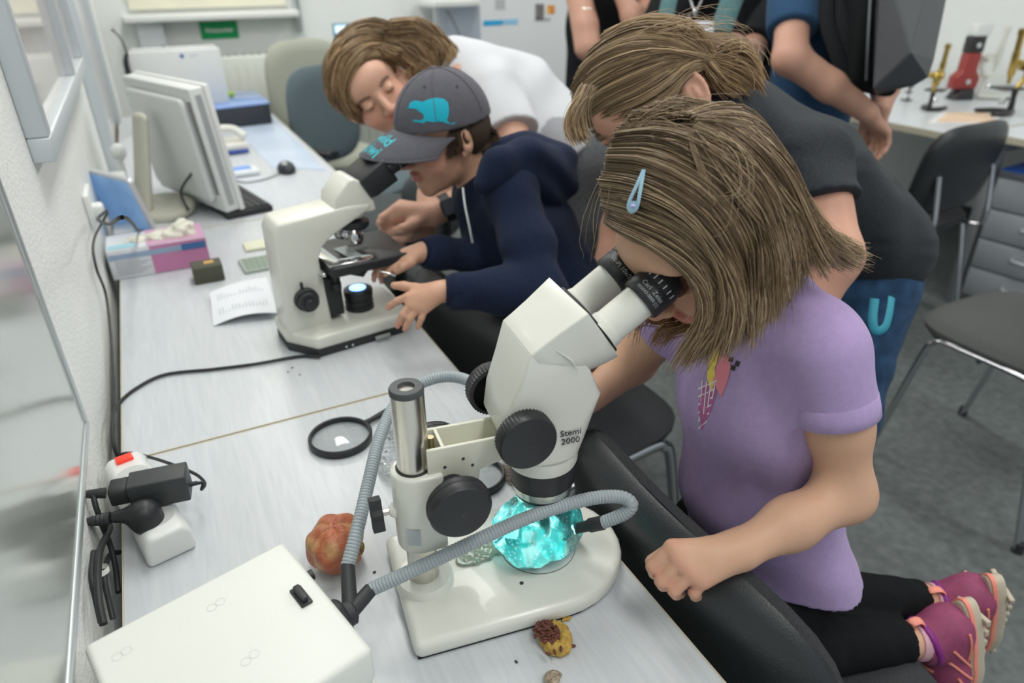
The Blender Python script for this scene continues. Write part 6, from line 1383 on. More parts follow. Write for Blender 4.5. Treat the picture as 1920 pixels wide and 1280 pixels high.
for ft in (ftN, ftF): sdf_obj('shoe', [([econe(ft + V(.04, 0, -.01), ft + V(-.16, 0, -.022), .040, .042, .036, .026, (0, 1, 0), .02)], [((0, 0, .004), (0, 0, -1))], .01)], .006, M_blk2, wo)
M_teal = mat('teal_strap', (.03, .28, .38), .6)
lp_ = [PD(1640, 560, 1.09), PD(1636, 600, 1.085), PD(1643, 620, 1.085), PD(1660, 612, 1.085), PD(1668, 585, 1.09), PD(1672, 558, 1.10)]
MB().tube(lp_, .0052, 8, 6, flat=(1.3, .5)).build('key_strap', M_teal, wo)
MB().tube([PD(1128, 322, .935), PD(1133, 332, .925), PD(1142, 334, .92)], .0022, 8, 4).build('glasses_frame', M_blk, wo)
MB().ball(E0 + ey * .026 + ez * .009, .0022, 10, 6).build('ear_stud', M_chrome, wo)
hbw = [([ell(HCw, hshell(Cw, Rw, 1.0, .003)[1], Rw, .02), ell(Lw(-.082, -.010, -.008), (.020, .022, .032), Rw, .004, '-')], [(Cw + Rw[:, 1] * .054 + Rw[:, 2] * .052, Rw[:, 1] * .80 - Rw[:, 2] * .60), (Cw - Rw[:, 2] * .052, -Rw[:, 2] - Rw[:, 1] * .3)], .02),
       ([ell(PD(1352, 118, 1.02), (.046, .040, .040), k=.03), ell(PD(1385, 130, 1.04), (.032, .034, .03), k=.03)], [], .04)]
sdf_obj('hair_base', hbw, .0055, mat('hair_base_blonde', (.13, .085, .045), .8, bump=1, bscale=160), wo)
gw = lambda pts: guide(HCw, Rw, HRw, pts)
T_ = [(1345, 120, .01), (1365, 112, .012)]
GW = [gw([(1125, 262, .0), (1160, 245), (1215, 225), (1255, 190), (1278, 150), (1300, 125), (1340, 118, .01)]), gw([(1100, 235), (1150, 205), (1210, 180), (1262, 145), (1300, 115)] + T_), gw([(1078, 205), (1120, 165), (1190, 130), (1260, 108)] + T_), gw([(1072, 170), (1110, 125), (1180, 95), (1260, 95)] + T_),
      gw([(1085, 130), (1125, 95), (1190, 70), (1265, 78)] + T_), gw([(1105, 100), (1150, 66), (1210, 46), (1280, 58)] + T_), gw([(1135, 62), (1190, 40), (1250, 36), (1310, 56)] + T_)]
HW = [(.14, .09, .045), (.22, .145, .08), (.31, .215, .12), (.42, .30, .17), (.58, .42, .24)]
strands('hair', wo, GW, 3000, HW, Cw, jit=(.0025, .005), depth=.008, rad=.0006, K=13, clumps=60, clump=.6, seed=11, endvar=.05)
GP = [[PD(1340, 95, .98), PD(1370, 70, .98), PD(1405, 95, 1.0), PD(1428, 140, 1.02)], [PD(1350, 105, .97), PD(1385, 95, .97), PD(1410, 120, .99), PD(1425, 160, 1.01)], [PD(1340, 120, .97), PD(1375, 125, .97), PD(1405, 145, .99), PD(1418, 165, 1.01)], [PD(1330, 130, .97), PD(1350, 150, .97), PD(1380, 165, .99), PD(1395, 178, 1.0)], [PD(1325, 128, .96), PD(1345, 155, .96), PD(1360, 175, .98), PD(1378, 185, 1.0)]]
strands('tied_hair', wo, GP, 1500, [(.20, .12, .06), (.33, .215, .11), (.48, .32, .16), (.60, .42, .22)], PD(1350, 130, 1.05), jit=(.006, .010), depth=.03, rad=.0006, K=12, clumps=36, clump=.5, seed=12)
GL = [[PD(1092, 180, .94), PD(1072, 205, .93), PD(1064, 240, .93), PD(1076, 272, .93)], [PD(1092, 165, .95), PD(1078, 200, .94), PD(1078, 240, .94), PD(1092, 276, .93)], [PD(1105, 160, .95), PD(1090, 200, .94), PD(1092, 235, .94), PD(1104, 262, .93)]]
strands('loose_fringe', wo, GL, 420, HW, Cw, jit=(.003, .006), depth=.012, rad=.0005, K=10, clumps=12, clump=.6, seed=13)
strands('flyaway_hair', wo, [gw([(1150, 60, .01), (1200, 35, .03), (1260, 40, .03)]), gw([(1250, 50, .01), (1320, 30, .03), (1380, 50, .04)]), gw([(1350, 80, .02), (1430, 100, .06), (1440, 160, .08)])], 45, HW[2:], Cw, jit=(.006, .02), depth=.001, rad=.0004, K=12, clumps=40, clump=.1, seed=14, frizz=.006)
# ---------------------------------------------------------------- boy in the cap at the compound microscope
bo = thing('person', 'boy in a grey cap and navy hooded sweater at the compound microscope', 'person', (.62, 1.18, .5))
Rb = rotm((-.93, -.10, -.22), (0, 0, 1)); Cb = V(.470, 1.222, 1.075)
SKB = (.62, .36, .25); P, Lb = head_prims(Cb, Rb, .88); FB = face_feats(Lb, .88)
bsN, bsF = PD(958, 362, 1.235), PD(900, 350, 1.40)
beN, bwN = PD(1015, 545, 1.17), PD(842, 545, 1.145)
beF, bwF = PD(905, 480, 1.36), PD(795, 472, 1.27)
nk = Cb - Rb[:, 2] * .10 - Rb[:, 1] * .035
body = [([*P, cone(Cb - Rb[:, 1] * .03 - Rb[:, 2] * .05, nk + V(.03, 0, -.04), .040, .044, .02)], [], .01), ([econe(nk + V(.04, 0, -.05), PD(1030, 540, 1.36), .10, .06, .09, .06, (0, 1, 0), .03)], [], .02), (limb([bsN, beN, bwN], [.030, .028, .019], .02), [], .02), (limb([bsF, beF, bwF], [.03, .028, .019], .02), [], .02)]
def PL(l, d): return [PD(x, y, q) for (x, y), q in zip(l, d if hasattr(d, '__len__') else [d] * len(l))]
body += hand(PD(826, 545, 1.140), PL([(765, 556), (769, 572), (782, 577), (797, 579)], 1.135), PL([(745, 564), (756, 590), (769, 597), (790, 597)], [1.140, 1.135, 1.135, 1.135]), PL([(728, 577), (745, 611), (759, 617), (783, 614)], [1.155, 1.155, 1.150, 1.145]), PL([(778, 541), (757, 536), (739, 535)], [1.15, 1.155, 1.16]), .80, .021)
body += hand(PD(785, 474, 1.265), PL([(752, 484), (744, 484), (736, 487), (732, 493)], [1.245, 1.255, 1.265, 1.27]), PL([(737, 499), (722, 494), (710, 500), (716, 507)], [1.24, 1.25, 1.26, 1.27]), PL([(722, 515), (708, 513), (701, 525), (715, 529)], [1.245, 1.25, 1.265, 1.275]), PL([(770, 492), (755, 500), (745, 508)], [1.24, 1.235, 1.24]), .80, .020)
def bcol(v):
    c = skin_col(SKB, FB + [(p, (.012,) * 3, (.68, .28, .20), .5) for p in PL([(728, 577), (745, 611), (759, 617), (783, 614)], 1.15)])(v); q = (v - Cb) @ Rb / .88; sc = scalp(v, Cb, Rb, .88) & ((q[:, 1] < .015) | (q[:, 2] > .03)); c[sc] = (.07, .045, .028); return c
sdf_obj('body', body, .0026, M_skin, bo, color=bcol)
M_nav = cloth('navy_sweat', (.014, .022, .050), var=.2, vs=200); M_navd = cloth('navy_rib', (.012, .018, .042), var=.2)
bhp = PD(1075, 560, 1.40)
ht = [([econe(nk + V(.045, 0, -.065), nk * .45 + bhp * .55 + V(.0, 0, .02), .115, .075, .118, .085, (0, 1, 0), .03), econe(nk * .45 + bhp * .55 + V(.0, 0, .02), bhp + V(0, 0, -.05), .118, .085, .12, .09, (0, 1, 0), .03), cone(bsN + V(0, .015, -.005), nk + V(.05, 0, -.05), .046, .05, .03), cone(bsF, nk + V(.05, 0, -.05), .044, .05, .03)], [(bhp + V(0, 0, -.04), (.2, 0, -1))], .02),
      (limb([bsN, bsN * .45 + beN * .55, beN, beN * .55 + bwN * .45, bwN + (beN - bwN) * .03], [.047, .044, .041, .036, .030], .025), [(bwN + (bwN - beN) * -.02, bwN - beN)], .025), (limb([bsF, beF, bwF + (beF - bwF) * .04], [.045, .040, .029], .025), [(bwF, bwF - beF)], .025)]
sdf_obj('hooded_sweater', ht, .0042, M_nav, bo, disp=adds(folds((.4, .1, 1), 75, .0032, 3), folds((1, .4, -.3), 55, .0035, 6), folds((.3, 1, .4), 130, .0010, 9)), damp=.009)
for a_, b_, r_ in ((bwN, beN, .0285), (bwF, beF, .0275)):
    d_ = nrm(b_ - a_); MB().tube([a_ - d_ * .006, a_ + d_ * .004, a_ + d_ * .036, a_ + d_ * .040], [r_ * .86, r_, r_ * 1.04, r_ * 1.1], 26).build('rib_cuff', M_navd, bo)
hd_ = [PD(868, 345, 1.19), PD(905, 318, 1.16), PD(945, 295, 1.17), PD(1000, 285, 1.23), PD(1050, 305, 1.30), PD(1040, 345, 1.30)]
hoodp = limb([PD(905, 345, 1.20), PD(935, 312, 1.20), PD(985, 300, 1.25), PD(1035, 318, 1.31), PD(1045, 350, 1.32)], [.016, .026, .036, .040, .034], .03) + limb([PD(925, 290, 1.32), PD(985, 285, 1.33), PD(1040, 310, 1.34)], [.030, .036, .036], .03) + limb([PD(985, 335, 1.26), PD(1030, 365, 1.30)], [.036, .030], .03)
sdf_obj('hood', [(hoodp, [], .01)], .004, M_nav, bo, disp=adds(folds((.5, .2, 1), 95, .0035, 7), folds((1, .6, -.2), 60, .003, 8)), damp=.008)
MB().tube([PD(868, 352, 1.20), PD(872, 385, 1.19), PD(880, 425, 1.19), PD(886, 455, 1.20)], .0022, 8, 5).build('zip', M_alu, bo)
M_jn2 = cloth('dark_jeans', (.03, .06, .14), var=.4, vs=60)
bkN, baN = V(.58, 1.12, .555), V(.815, 1.165, .550)
bkF, baF = V(.58, 1.26, .555), V(.84, 1.28, .535)
sdf_obj('jeans', [(limb([bhp + V(0, -.05, -.02), bkN], [.075, .052], .03), [], .03), (limb([bhp + V(0, .05, -.02), bkF], [.075, .052], .03), [], .03), (limb([bkN, baN], [.050, .036], .02), [(baN, baN - bkN)], .02), (limb([bkF, baF], [.050, .036], .02), [(baF, baF - bkF)], .02)], .006, M_jn2, bo, disp=folds((1, .2, .3), 110, .002, 2), damp=.003)
M_sh3 = mat('shoe_navy', (.03, .06, .12), .6); M_sl3 = mat('sole_cream', (.60, .58, .50), .6); M_red3 = mat('shoe_red', (.62, .03, .03), .5)
gl_save = gl; gl = bo
for a_, k_ in ((baN, bkN), (baF, bkF)):
    d_ = nrm(a_ - k_); MB().tube([a_ - d_ * .02, a_ + d_ * .03], [.027, .026], 18).build('sock', mat('sock_navy', (.03, .04, .08), .9), bo)
    shoe(a_ + d_ * .035, V(.25, -.05, -1), d_, .95, (M_sh3, mat('shoe_denim', (.05, .10, .20), .8), M_red3, M_sl3, M_navd))
gl = gl_save
# cap
M_cap = cloth('grey_twill', (.105, .105, .125), var=.08, bs=1200); cz = .026
capc = Cb + Rb[:, 2] * .020 - Rb[:, 1] * .006
Rc_ = rotm(Rb[:, 1] + Rb[:, 2] * .10, (0, 0, 1))
cr = sdf_obj('cap', [([ell(capc, (.0775, .0920, .0930), Rc_, .01)], [(capc + Rc_[:, 2] * .002, -Rc_[:, 2])], .005)], .0030, M_cap, bo)
capL = lambda x, y, z: capc + Rc_ @ V(x, y, z)
rows = []
for i in range(15):
    a = -1.32 + 2.64 * i / 14; row = []
    for j in range(9):
        q = j / 8; r0x, r0y = .0760 * math.sin(a), .0900 * math.cos(a); ext = .080 * (max(0, math.cos(a * .93)) ** .55)
        row.append(capL(r0x * (1 + .10 * q), r0y - .004 + ext * q, .008 - .020 * (math.sin(a) ** 2) * (1 - .2 * q) - .026 * q * q * .6 - .012 * q))
    rows.append(row)
br = MB().grid(rows, .0032).build('brim', M_cap, cr, ang=math.radians(60))
MB().tube([r_[-1] - V(0, 0, .0015) for r_ in rows], .0021, 8, 2).build('brim_edge', M_cap, br)
MB().lathe([(.0065, 0), (.006, .002), (.003, .0035)], capL(0, 0, .0925), Rc_[:, 2], 16).build('cap_button', M_cap, cr)
for k in range(6):
    a = k * PI / 3 + PI / 6 * 0
    pts = [capL(.0781 * math.sin(a) * math.cos(t), .0926 * math.cos(a) * math.cos(t), .0936 * math.sin(t)) for t in np.linspace(.16, 1.5, 14)]
    MB().tube(pts, .0007, 6).build('panel_seam', M_cap, cr)
tc_ = bvh(cr); tb_ = bvh(br)
M_cy = mat('cyan_print', (.01, .40, .54), .6, spec=.3)
cf = lambda px, py: np.array([0, 0, CAM_H]) + cray(px, py) / FPX * .95
bird = [(749, 208), (766, 201), (769, 192), (778, 188), (792, 191), (803, 186), (817, 183), (832, 185), (840, 192), (842, 205), (841, 217), (838, 226), (845, 232), (856, 228), (851, 233), (846, 233), (838, 231), (828, 228), (812, 229), (800, 227), (794, 231), (783, 229), (774, 228), (776, 224), (788, 226), (795, 222), (794, 215), (788, 210), (780, 204), (768, 203)]
dn = lambda q: q - np.array([0, 0, CAM_H])
decal('bird_motif', tc_, bird, cf, M_cy, cr, lift=.0008, step=6, d=dn)
for x, y in ((796, 163), (857, 162)): decal('eyelet', tc_, [(x + 3 * math.cos(t), y + 3 * math.sin(t)) for t in np.linspace(0, 6.28, 10, endpoint=False)], cf, mat('eyelet_dark', (.03, .03, .035), .7), cr, lift=.0007, step=4, d=dn)
# lettering on the brim (two lines, read from the front)
M_cy2 = mat('cyan_letters', (.04, .44, .52), .6)
bx_ = nrm(rows[3][4] - rows[11][4]); by_ = nrm(rows[7][7] - rows[7][2])
for txt, off, sz in (('wild', .0, .030), ('kiwi', .026, .030)):
    o_ = capL(-.004, .112 + off, .06); x_ = Rc_[:, 0] * 1.0; y_2 = -Rc_[:, 1]
    tt = text(txt, 'brim_lettering', sz, o_, -x_, y_2, M_cy2, br, 0, bold=.0006)
    me = tt.data; of = wloc(br)
    for v in me.vertices:
        q = np.array(v.co) + of; h = tb_.ray_cast(Vector(q + V(0, 0, .05)), Vector((0, 0, -1)), .4)
        if h[0] is not None: v.co = np.array(h[0]) + V(0, 0, .0008) - of
        else: v.co = q - V(0, 0, .07) - of
HRb = (.068, .085, .080); gb2 = lambda pts: guide(Cb, Rb, HRb, pts)
GB = [gb2([(842, 248), (838, 262), (845, 285), (835, 295)]), gb2([(855, 248), (858, 265), (862, 280), (850, 292)]), gb2([(870, 246), (872, 256), (868, 268), (868, 278)]), gb2([(893, 244), (905, 255), (905, 270), (895, 285)]), gb2([(910, 238), (925, 250), (926, 268), (910, 285)]), gb2([(915, 232), (932, 248), (932, 265), (920, 280)])]
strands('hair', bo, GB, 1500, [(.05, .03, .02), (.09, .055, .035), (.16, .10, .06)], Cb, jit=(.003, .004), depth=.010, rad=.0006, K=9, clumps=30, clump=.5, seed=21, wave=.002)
sdf_obj('hair_base', [([ell(Lb(0, -.035, .0), (.066, .062, .060), Rb, .01)], [(Lb(0, -.02, 0), Rb[:, 1] * 1 + Rb[:, 2] * -.2)], .01)], .005, mat('hair_base_dark', (.05, .032, .02), .8), bo)
# ---------------------------------------------------------------- young man in the white T-shirt
ma = thing('person', 'young man with wavy light brown hair and white T-shirt leaning in behind the boy', 'person', (.98, 1.5, 0))
f_c = nrm((.40, .50, -.77)); u_c = nrm((-.66, -.70, -.30)); Rmn = rotm(cw(*f_c), cw(*u_c))
eye_m = PD(711, 182, 1.54); Cm = eye_m - Rmn[:, 1] * .086
SKM = (.62, .37, .27); P, Lm = head_prims(Cm, Rmn, 1.0); FM = face_feats(Lm, 1.0, lip=(.52, .17, .15))
msN, msF = PD(930, 175, 1.56), PD(850, 140, 1.80)
meN, mwN = PD(985, 330, 1.50), PD(812, 400, 1.46)
meF, mwF = PD(835, 310, 1.62), PD(795, 425, 1.52)
mhp = PD(1090, 320, 1.72)
body = [([*P, cone(Cm - Rmn[:, 1] * .04 - Rmn[:, 2] * .07, (msN + msF) / 2 + V(-.02, 0, .02), .056, .060, .03)], [], .01), ([econe((msN + msF) / 2, mhp, .13, .08, .12, .08, (.3, 1, 0), .03)], [], .03),
        (limb([msN, meN, meN * .5 + mwN * .5, mwN], [.045, .038, .036, .026], .02), [], .02), (limb([msF, meF, meF * .5 + mwF * .5, mwF], [.045, .038, .036, .026], .02), [], .02)]
body += hand(mwN, PL([(752, 382), (742, 390), (735, 400), (732, 411)], [1.44, 1.43, 1.43, 1.43]), PL([(724, 402), (716, 408), (712, 417), (716, 426)], [1.43, 1.42, 1.42, 1.43]), PL([(738, 424), (728, 430), (724, 432), (726, 438)], [1.44, 1.44, 1.44, 1.45]), PL([(775, 420), (755, 428), (740, 432)], [1.43, 1.42, 1.43]), 1.0, .026)
body += hand(mwF, PL([(765, 442), (758, 446), (752, 450), (748, 452)], [1.47, 1.48, 1.50, 1.52]), PL([(740, 448), (738, 452), (736, 456), (735, 460)], [1.49, 1.5, 1.52, 1.53]), PL([(755, 458), (752, 460), (750, 462), (748, 464)], [1.5, 1.51, 1.52, 1.54]), PL([(768, 432), (740, 434), (719, 440)], [1.45, 1.44, 1.44]), 1.0, .026)
def mcol(v):
    c = skin_col(SKM, FM)(v); sc = scalp(v, Cm, Rmn, 1.0); c[sc] = (.12, .075, .04); return c
sdf_obj('body', body, .0034, M_skin, ma, color=mcol)
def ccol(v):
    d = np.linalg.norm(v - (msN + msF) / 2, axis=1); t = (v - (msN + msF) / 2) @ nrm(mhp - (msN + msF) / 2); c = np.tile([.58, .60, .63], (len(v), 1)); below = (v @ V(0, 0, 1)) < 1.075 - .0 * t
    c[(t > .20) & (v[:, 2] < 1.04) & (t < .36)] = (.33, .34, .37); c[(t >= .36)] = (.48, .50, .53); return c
mid = PD(985, 150, 1.68) + V(0, .05, -.06)
ms2 = msN + (meN - msN) * .50
tsh = [([econe((msN + msF) / 2, mid, .165, .10, .16, .11, (.3, 1, 0), .03), econe(mid, mhp, .16, .11, .155, .11, (.3, 1, 0), .03), cone((msN + msF) / 2, PD(850, 125, 1.66), .08, .062, .04)], [(mhp, nrm(mhp - mid))], .02), (limb([msN + V(0, .01, 0), ms2 + (meN - msN) * .2], [.065, .064], .02), [(ms2, meN - msN)], .03), (limb([msF, msF + (meF - msF) * .6], [.065, .06], .02), [(msF + (meF - msF) * .45, meF - msF)], .03)]
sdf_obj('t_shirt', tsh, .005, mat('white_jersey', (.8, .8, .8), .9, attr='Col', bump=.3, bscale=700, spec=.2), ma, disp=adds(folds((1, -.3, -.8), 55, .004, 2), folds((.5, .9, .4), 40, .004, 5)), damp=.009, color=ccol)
M_shorts = cloth('grey_shorts', (.10, .11, .12), var=.2)
mkN, mkF = mhp + V(-.02, -.10, -.42), mhp + V(.03, .12, -.42); mfN, mfF = V(mkN[0] + .04, mkN[1], .07), V(mkF[0] + .10, mkF[1], .07)
sdf_obj('shorts', [([econe(mhp + V(.01, 0, .03), mhp + V(.02, 0, -.14), .15, .11, .16, .12, (.3, 1, 0), .03)], [], .03), (limb([mhp + V(0, -.07, -.12), mkN + V(0, 0, .03)], [.10, .085], .03), [(mkN + V(0, 0, .02), (0, 0, -1))], .03), (limb([mhp + V(.02, .08, -.12), mkF + V(0, 0, .03)], [.10, .085], .03), [(mkF + V(0, 0, .02), (0, 0, -1))], .03)], .006, M_shorts, ma, disp=folds((.6, .5, .6), 60, .003, 3), damp=.004)
for k_, f_ in ((mkN, mfN), (mkF, mfF)):
    sdf_obj('lower_leg', [(limb([k_ + V(0, 0, .06), k_ * .6 + f_ * .4, f_ + V(0, 0, .03)], [.058, .052, .036], .02), [], .02)], .007, mat('skin_plain', SK, .5, sss=.1), ma)
    sdf_obj('shoe', [([econe(f_ + V(.04, 0, -.015), f_ + V(-.16, 0, -.03), .042, .045, .038, .028, (0, 1, 0), .02)], [((0, 0, .004), (0, 0, -1))], .01)], .006, M_blk2, ma)
HCm, HRm = hshell(Cm, Rmn, 1.0, .014); gm_ = lambda pts: guide(HCm, Rmn, HRm, pts)
MG = [gm_([(722, 88), (690, 92), (662, 120), (652, 165), (668, 205), (690, 232)]), gm_([(718, 75), (675, 80), (640, 115), (630, 165), (650, 205), (672, 230)]), gm_([(716, 62), (665, 66), (630, 100), (616, 150), (628, 195), (660, 215)]), gm_([(722, 50), (680, 48), (640, 75), (618, 120), (614, 165), (632, 190)]), gm_([(735, 42), (700, 34), (660, 50), (635, 85), (622, 125)])]
MGR = [gm_([(712, 92), (722, 100), (745, 110), (765, 125), (778, 148)]), gm_([(718, 82), (745, 88), (775, 105), (800, 130), (795, 152)]), gm_([(722, 70), (760, 74), (798, 98), (822, 130), (815, 160)]), gm_([(728, 58), (775, 58), (820, 86), (842, 122), (838, 158)]), gm_([(735, 46), (785, 46), (832, 76), (852, 118), (850, 150)]), gm_([(742, 36), (790, 38), (830, 62), (856, 100), (858, 135)])]
HM = [(.11, .065, .03), (.19, .12, .06), (.29, .19, .095), (.42, .28, .15), (.55, .38, .21)]
strands('hair', ma, MG, 1700, HM, Cm, jit=(.004, .007), depth=.016, rad=.0009, K=13, clumps=34, clump=.7, seed=31, wave=.010)
strands('hair_swept_back', ma, MGR, 2000, HM, Cm, jit=(.004, .008), depth=.016, rad=.0009, K=13, clumps=40, clump=.7, seed=32, wave=.010)
sdf_obj('hair_base', [([ell(HCm, hshell(Cm, Rmn, 1.0, .007)[1], Rmn, .02)], [(Cm + Rmn[:, 1] * .052 + Rmn[:, 2] * .056, Rmn[:, 1] * .8 - Rmn[:, 2] * .6)], .01), ([cone(PD(665, 100, 1.60), PD(640, 170, 1.60), .034, .026, .03), cone(PD(640, 170, 1.60), PD(668, 215, 1.60), .026, .014, .03), cone(PD(790, 90, 1.68), PD(825, 135, 1.66), .045, .03, .03)], [], .02)], .006, mat('hair_base_lightbrown', (.15, .10, .05), .8, bump=1, bscale=130), ma)
wq_ = mwN * .86 + meN * .14; wd2 = nrm(meN - mwN)
wt = MB().tube([wq_ - wd2 * .010, wq_ + wd2 * .010], [.0305, .0315], 26).build('watch_strap', M_blk2, ma)
toc = nrm(np.array([0, 0, CAM_H]) - wq_); toc = nrm(toc - wd2 * (toc @ wd2)); sdv = np.cross(toc, wd2)
MB().prism(rrect(.030, .036, .006, 4), (.026, .036), wq_, (wd2, sdv, toc)).build('watch_case', M_blk, ma, bevel=.0015); MB().prism(rrect(.024, .030, .004, 4), (.0361, .0366), wq_, (wd2, sdv, toc)).build('watch_face', mat('watch_face_grey', (.12, .14, .17), .15), ma)
# ---------------------------------------------------------------- people standing at the back (heads above the picture)
def stander(label, c, face, h, shirt, legs, skin=(.60, .34, .25), armN=None, armF=None, w=.17, sleeve=.5, extra_hair=(.1, .07, .05), hand_d=None):
    """c: centre at hip level (x, y); face: heading; arms given as [shoulder, elbow, wrist]"""
    t = thing('person', label, 'person', (c[0], c[1], 0)); f = nrm(V(face[0], face[1], 0)); r = np.cross(f, V(0, 0, 1)); B = lambda a, b, z: V(c[0], c[1], 0) + r * a + f * b + Z * z
    Ch = B(0, .03, h - .115); R = rotm(f + V(0, 0, -.25), (0, 0, 1)); P, L = head_prims(Ch, R, 1.0); s_ = h / 1.75
    arms = [armN or [B(-w, 0, 1.42 * s_), B(-w - .06, 0, 1.12 * s_), B(-w + .05, .18, 1.0 * s_)], armF or [B(w, 0, 1.42 * s_), B(w + .06, 0, 1.12 * s_), B(w - .05, .18, 1.0 * s_)]]
    body = [([*P, cone(Ch - R[:, 2] * .06, B(0, 0, 1.44 * s_), .055, .06, .03)], [], .01), ([econe(B(0, 0, 1.38 * s_), B(0, 0, 1.0 * s_), .15, .09, .13, .09, r, .03)], [], .03)]
    for i, a in enumerate(arms):
        body.append((limb([a[0], a[1], a[1] * .5 + a[2] * .5, a[2]], [.048, .042, .038, .027], .02), [], .02)); d = nrm(a[2] - a[1]) if hand_d is None else nrm(hand_d[i])
        body += auto_hand(a[2], d, np.cross(d, V(0, 1, 0)) + V(0, 0, .3), V(0, 1, .2), 1.0, curl=.6)
    sdf_obj('body', body, .006, M_skin, t, color=skin_col(skin, face_feats(L, 1.0)))
    sg = [([econe(B(0, -.01, 1.42 * s_), B(0, 0, 1.15 * s_), w, .105, w * .95, .115, r, .04), econe(B(0, 0, 1.15 * s_), B(0, 0, .90 * s_), w * .95, .115, w * 1.0, .12, r, .04)], [(B(0, 0, .90 * s_), (0, 0, -1))], .02)]
    for a in arms: e = a[0] + (a[1] - a[0]) * sleeve; sg.append((limb([a[0], e + (a[1] - a[0]) * .2], [.066, .064], .02), [(e, a[1] - a[0])], .03))
    sdf_obj('shirt', sg, .008, shirt, t, disp=folds((.7, .5, .8), 45, .004, 3), damp=.005)
    lgp = [([econe(B(0, 0, .98 * s_), B(0, 0, .86 * s_), w * .92, .11, w * .95, .115, r, .03)], [], .03)]
    for q in (-1, 1): lgp.append((limb([B(q * .085, 0, .86 * s_), B(q * .09, .01, .48 * s_), B(q * .095, 0, .08)], [.092, .066, .052], .03), [], .03)); sdf_obj('shoe', [([econe(B(q * .095, -.04, .05), B(q * .10, .16, .035), .042, .045, .038, .028, r, .02)], [((0, 0, .003), (0, 0, -1))], .01)], .008, M_blk2, t)
    sdf_obj('trousers', lgp, .009, legs, t)
    sdf_obj('hair', [([ell(Ch - R[:, 1] * .02 + R[:, 2] * .03, (.084, .10, .086), R, .02)], [(Ch + R[:, 1] * .06, R[:, 1] - R[:, 2] * .3)], .01)], .006, mat('short_hair', extra_hair, .8, bump=1, bscale=150), t, disp=folds((1, 1, .3), 200, .002, 3), damp=.003)
    return t, B, R
M_polo = cloth('blue_polo', (.035, .085, .17), var=.15); M_trn = cloth('navy_trousers', (.012, .02, .045), var=.2); M_blks = cloth('black_cotton', (.014, .015, .017), var=.2)
eP, wP = PD(1482, 108, 1.76), PD(1628, 212, 1.80); sP = PD(1480, -40, 1.90)
p1, B1, R1 = stander('man in a blue polo shirt with a black hard-shell backpack, hands clasped', (1.74, 1.52), (-.55, .83), 1.80, M_polo, M_trn, armN=[V(sP[0], sP[1], 1.42), eP, wP], armF=[V(1.98, 1.62, 1.42), PD(1668, 120, 2.02), PD(1652, 205, 1.97)], w=.17, sleeve=.80, hand_d=[V(.75, -.15, -.75), V(-.1, -.15, -1)])
bpk = thing('backpack', 'black faceted hard-shell backpack worn by the man in the blue polo shirt', 'backpack', tuple(PD(1650, 60, 1.75)))
hp = [PD(1654, -90, 1.56), PD(1754, -90, 1.56), PD(1708, 98, 1.54), PD(1637, 168, 1.61), PD(1792, -90, 1.70), PD(1751, 112, 1.69), PD(1740, 145, 1.71), PD(1715, 160, 1.72), PD(1640, 178, 1.70), PD(1645, -90, 1.72), PD(1780, -90, 1.80), PD(1738, 130, 1.80), PD(1645, 165, 1.80)]
bm = bmesh.new(); [bm.verts.new(p) for p in hp]; bmesh.ops.convex_hull(bm, input=bm.verts[:]); bmesh.ops.dissolve_limit(bm, angle_limit=math.radians(4), verts=bm.verts[:], edges=bm.edges[:])
m_ = MB(); bm.verts.ensure_lookup_table(); m_.add([tuple(v.co) for v in bm.verts], [tuple(v.index for v in f.verts) for f in bm.faces]); bm.free()
m_.build('hard_shell', mat('shell_matte_black', (.065, .07, .078), .5, bump=.15, bscale=900), bpk, smooth=False, bevel=.004)
m_ = MB(); m_.prism([(0, 0), (.16, 0), (.16, .50), (0, .50)], (0, .11), PD(1608, 165, 1.74) + V(-.01, .02, -.005), (nrm(cw(1, .1, .25)), V(0, 0, 1), nrm(np.cross(nrm(cw(1, .1, .25)), V(0, 0, 1))) * -1)); m_.build('fabric_body', cloth('ballistic_nylon', (.018, .02, .022), rough=.7), bpk, bevel=.03, bseg=4)
MB().tube([PD(1690, -60, 1.53) * 0 + PD(1636, -80, 1.58), PD(1628, 60, 1.58), PD(1624, 150, 1.64)], .003, 8, 4).build('zip', M_dark, bpk)
for k, x in enumerate((1560, 1590)): MB().tube([PD(x, -60, 1.80), PD(x - 12, 20, 1.74), PD(x + 5, 90, 1.74), PD(x + 30, 150, 1.76)], .014, 10, 6, flat=(1.3, .35)).build('strap', MATS['ballistic_nylon'], bpk)
aA = [V(1.44, 2.42, 1.42), PD(1102, 88, 2.42), PD(1096, 5, 2.40)]; aB = [V(1.75, 2.30, 1.42), PD(1208, 72, 2.38), PD(1165, -10, 2.36)]
p2, B2, R2 = stander('person in a dark shirt with raised hands, metal bracelet and black wristband', (1.62, 2.44), (-.4, -.92), 1.72, M_blks, M_trn, armN=aB, armF=aA, w=.145, sleeve=.35, hand_d=[V(-.15, 0, 1), V(0, 0, 1)])
d_ = nrm(aA[1] - aA[2]); q_ = aA[2] + d_ * .045
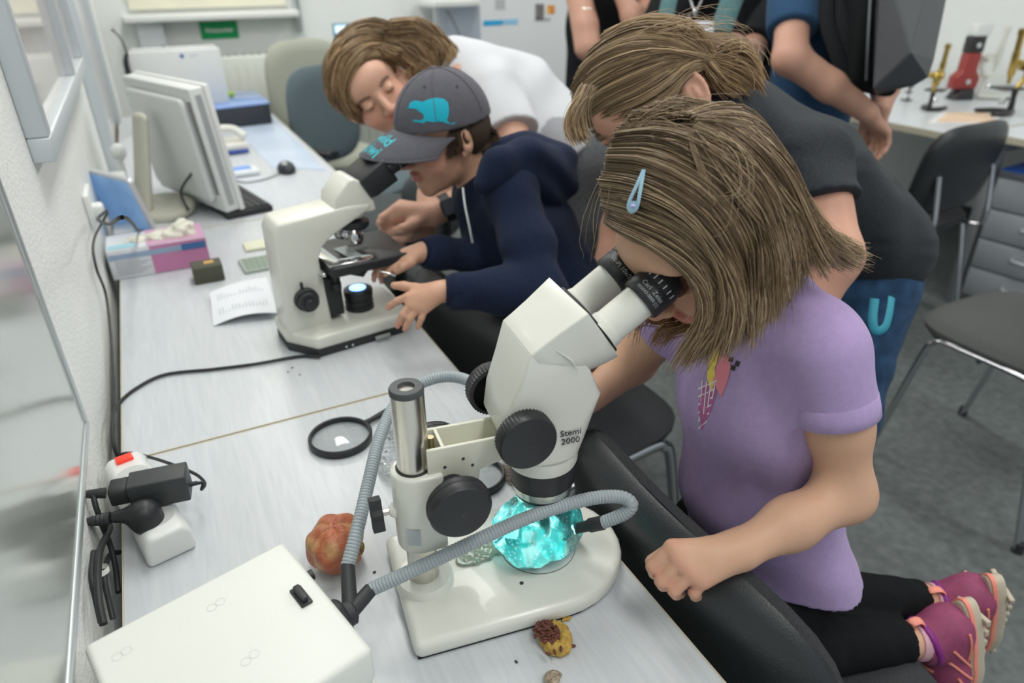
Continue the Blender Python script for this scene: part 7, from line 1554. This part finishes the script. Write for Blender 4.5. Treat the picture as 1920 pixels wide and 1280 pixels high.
for i in range(8):
    for j in range(3):
        a = -1.2 + i * .34; rd = cw(math.sin(a), 0, -math.cos(a)); MB().box(q_ + d_ * (j * .011 - .01) + rd * .033, (.0095, .004, .0095), (nrm(np.cross(rd, d_)), rd, d_)).build('bracelet_link', M_steel, p2, bevel=.001)
d_ = nrm(aB[1] - aB[2]); q_ = aB[2] + d_ * .10; MB().tube([q_, q_ + d_ * .035], [.034, .036], 20).build('wristband', M_blk2, p2)
aC = [V(1.72, 2.08, 1.40), PD(1215, 110, 2.18), PD(1238, 58, 2.08)]; aD = [V(2.12, 1.90, 1.40), PD(1400, 110, 2.12), PD(1352, 72, 2.02)]
p3, B3, R3 = stander('woman in black with a silver necklace, teal scarf ends and a white name badge', (1.93, 2.06), (-.45, -.89), 1.68, M_blks, M_blks, armN=aD, armF=aC, w=.175, sleeve=.9, hand_d=[V(-.7, -.2, -.5), V(.6, -.3, -.5)])
MB().tube([PD(1262, -40, 1.97), PD(1255, 0, 1.96), PD(1245, 45, 1.95)], .030, 12, 6, flat=(.75, .25)).build('scarf_end', cloth('teal_knit', (.10, .20, .21), var=.2), p3)
MB().tube([PD(1385, -40, 1.95), PD(1372, 0, 1.94), PD(1350, 60, 1.93)], .040, 12, 6, flat=(.8, .25)).build('scarf_end', MATS['teal_knit'], p3)
nl = MB(); NP = spline([PD(1283, -40, 1.96), PD(1296, 5, 1.945), PD(1304, 20, 1.94), PD(1314, 5, 1.945), PD(1332, -40, 1.96)], 8)
for q_ in NP[::1]: nl.ball(q_, (.0035, .0025, .0045), 8, 5)
nk_ = nl.build('necklace', M_chrome, p3); nk_['kind'] = 'stuff'; MB().ball(PD(1304, 25, 1.935), (.009, .004, .011), 12, 8).build('pendant', M_chrome, p3)
bx1 = PD(1319, 50, 1.93); MB().box(bx1, (.056, .002, .030), (nrm(cw(1, 0, 0)), nrm(cw(0, 0, 1)), nrm(cw(0, 1, 0)))).build('name_badge', mat('badge_white', (.74, .76, .82), .4), p3)
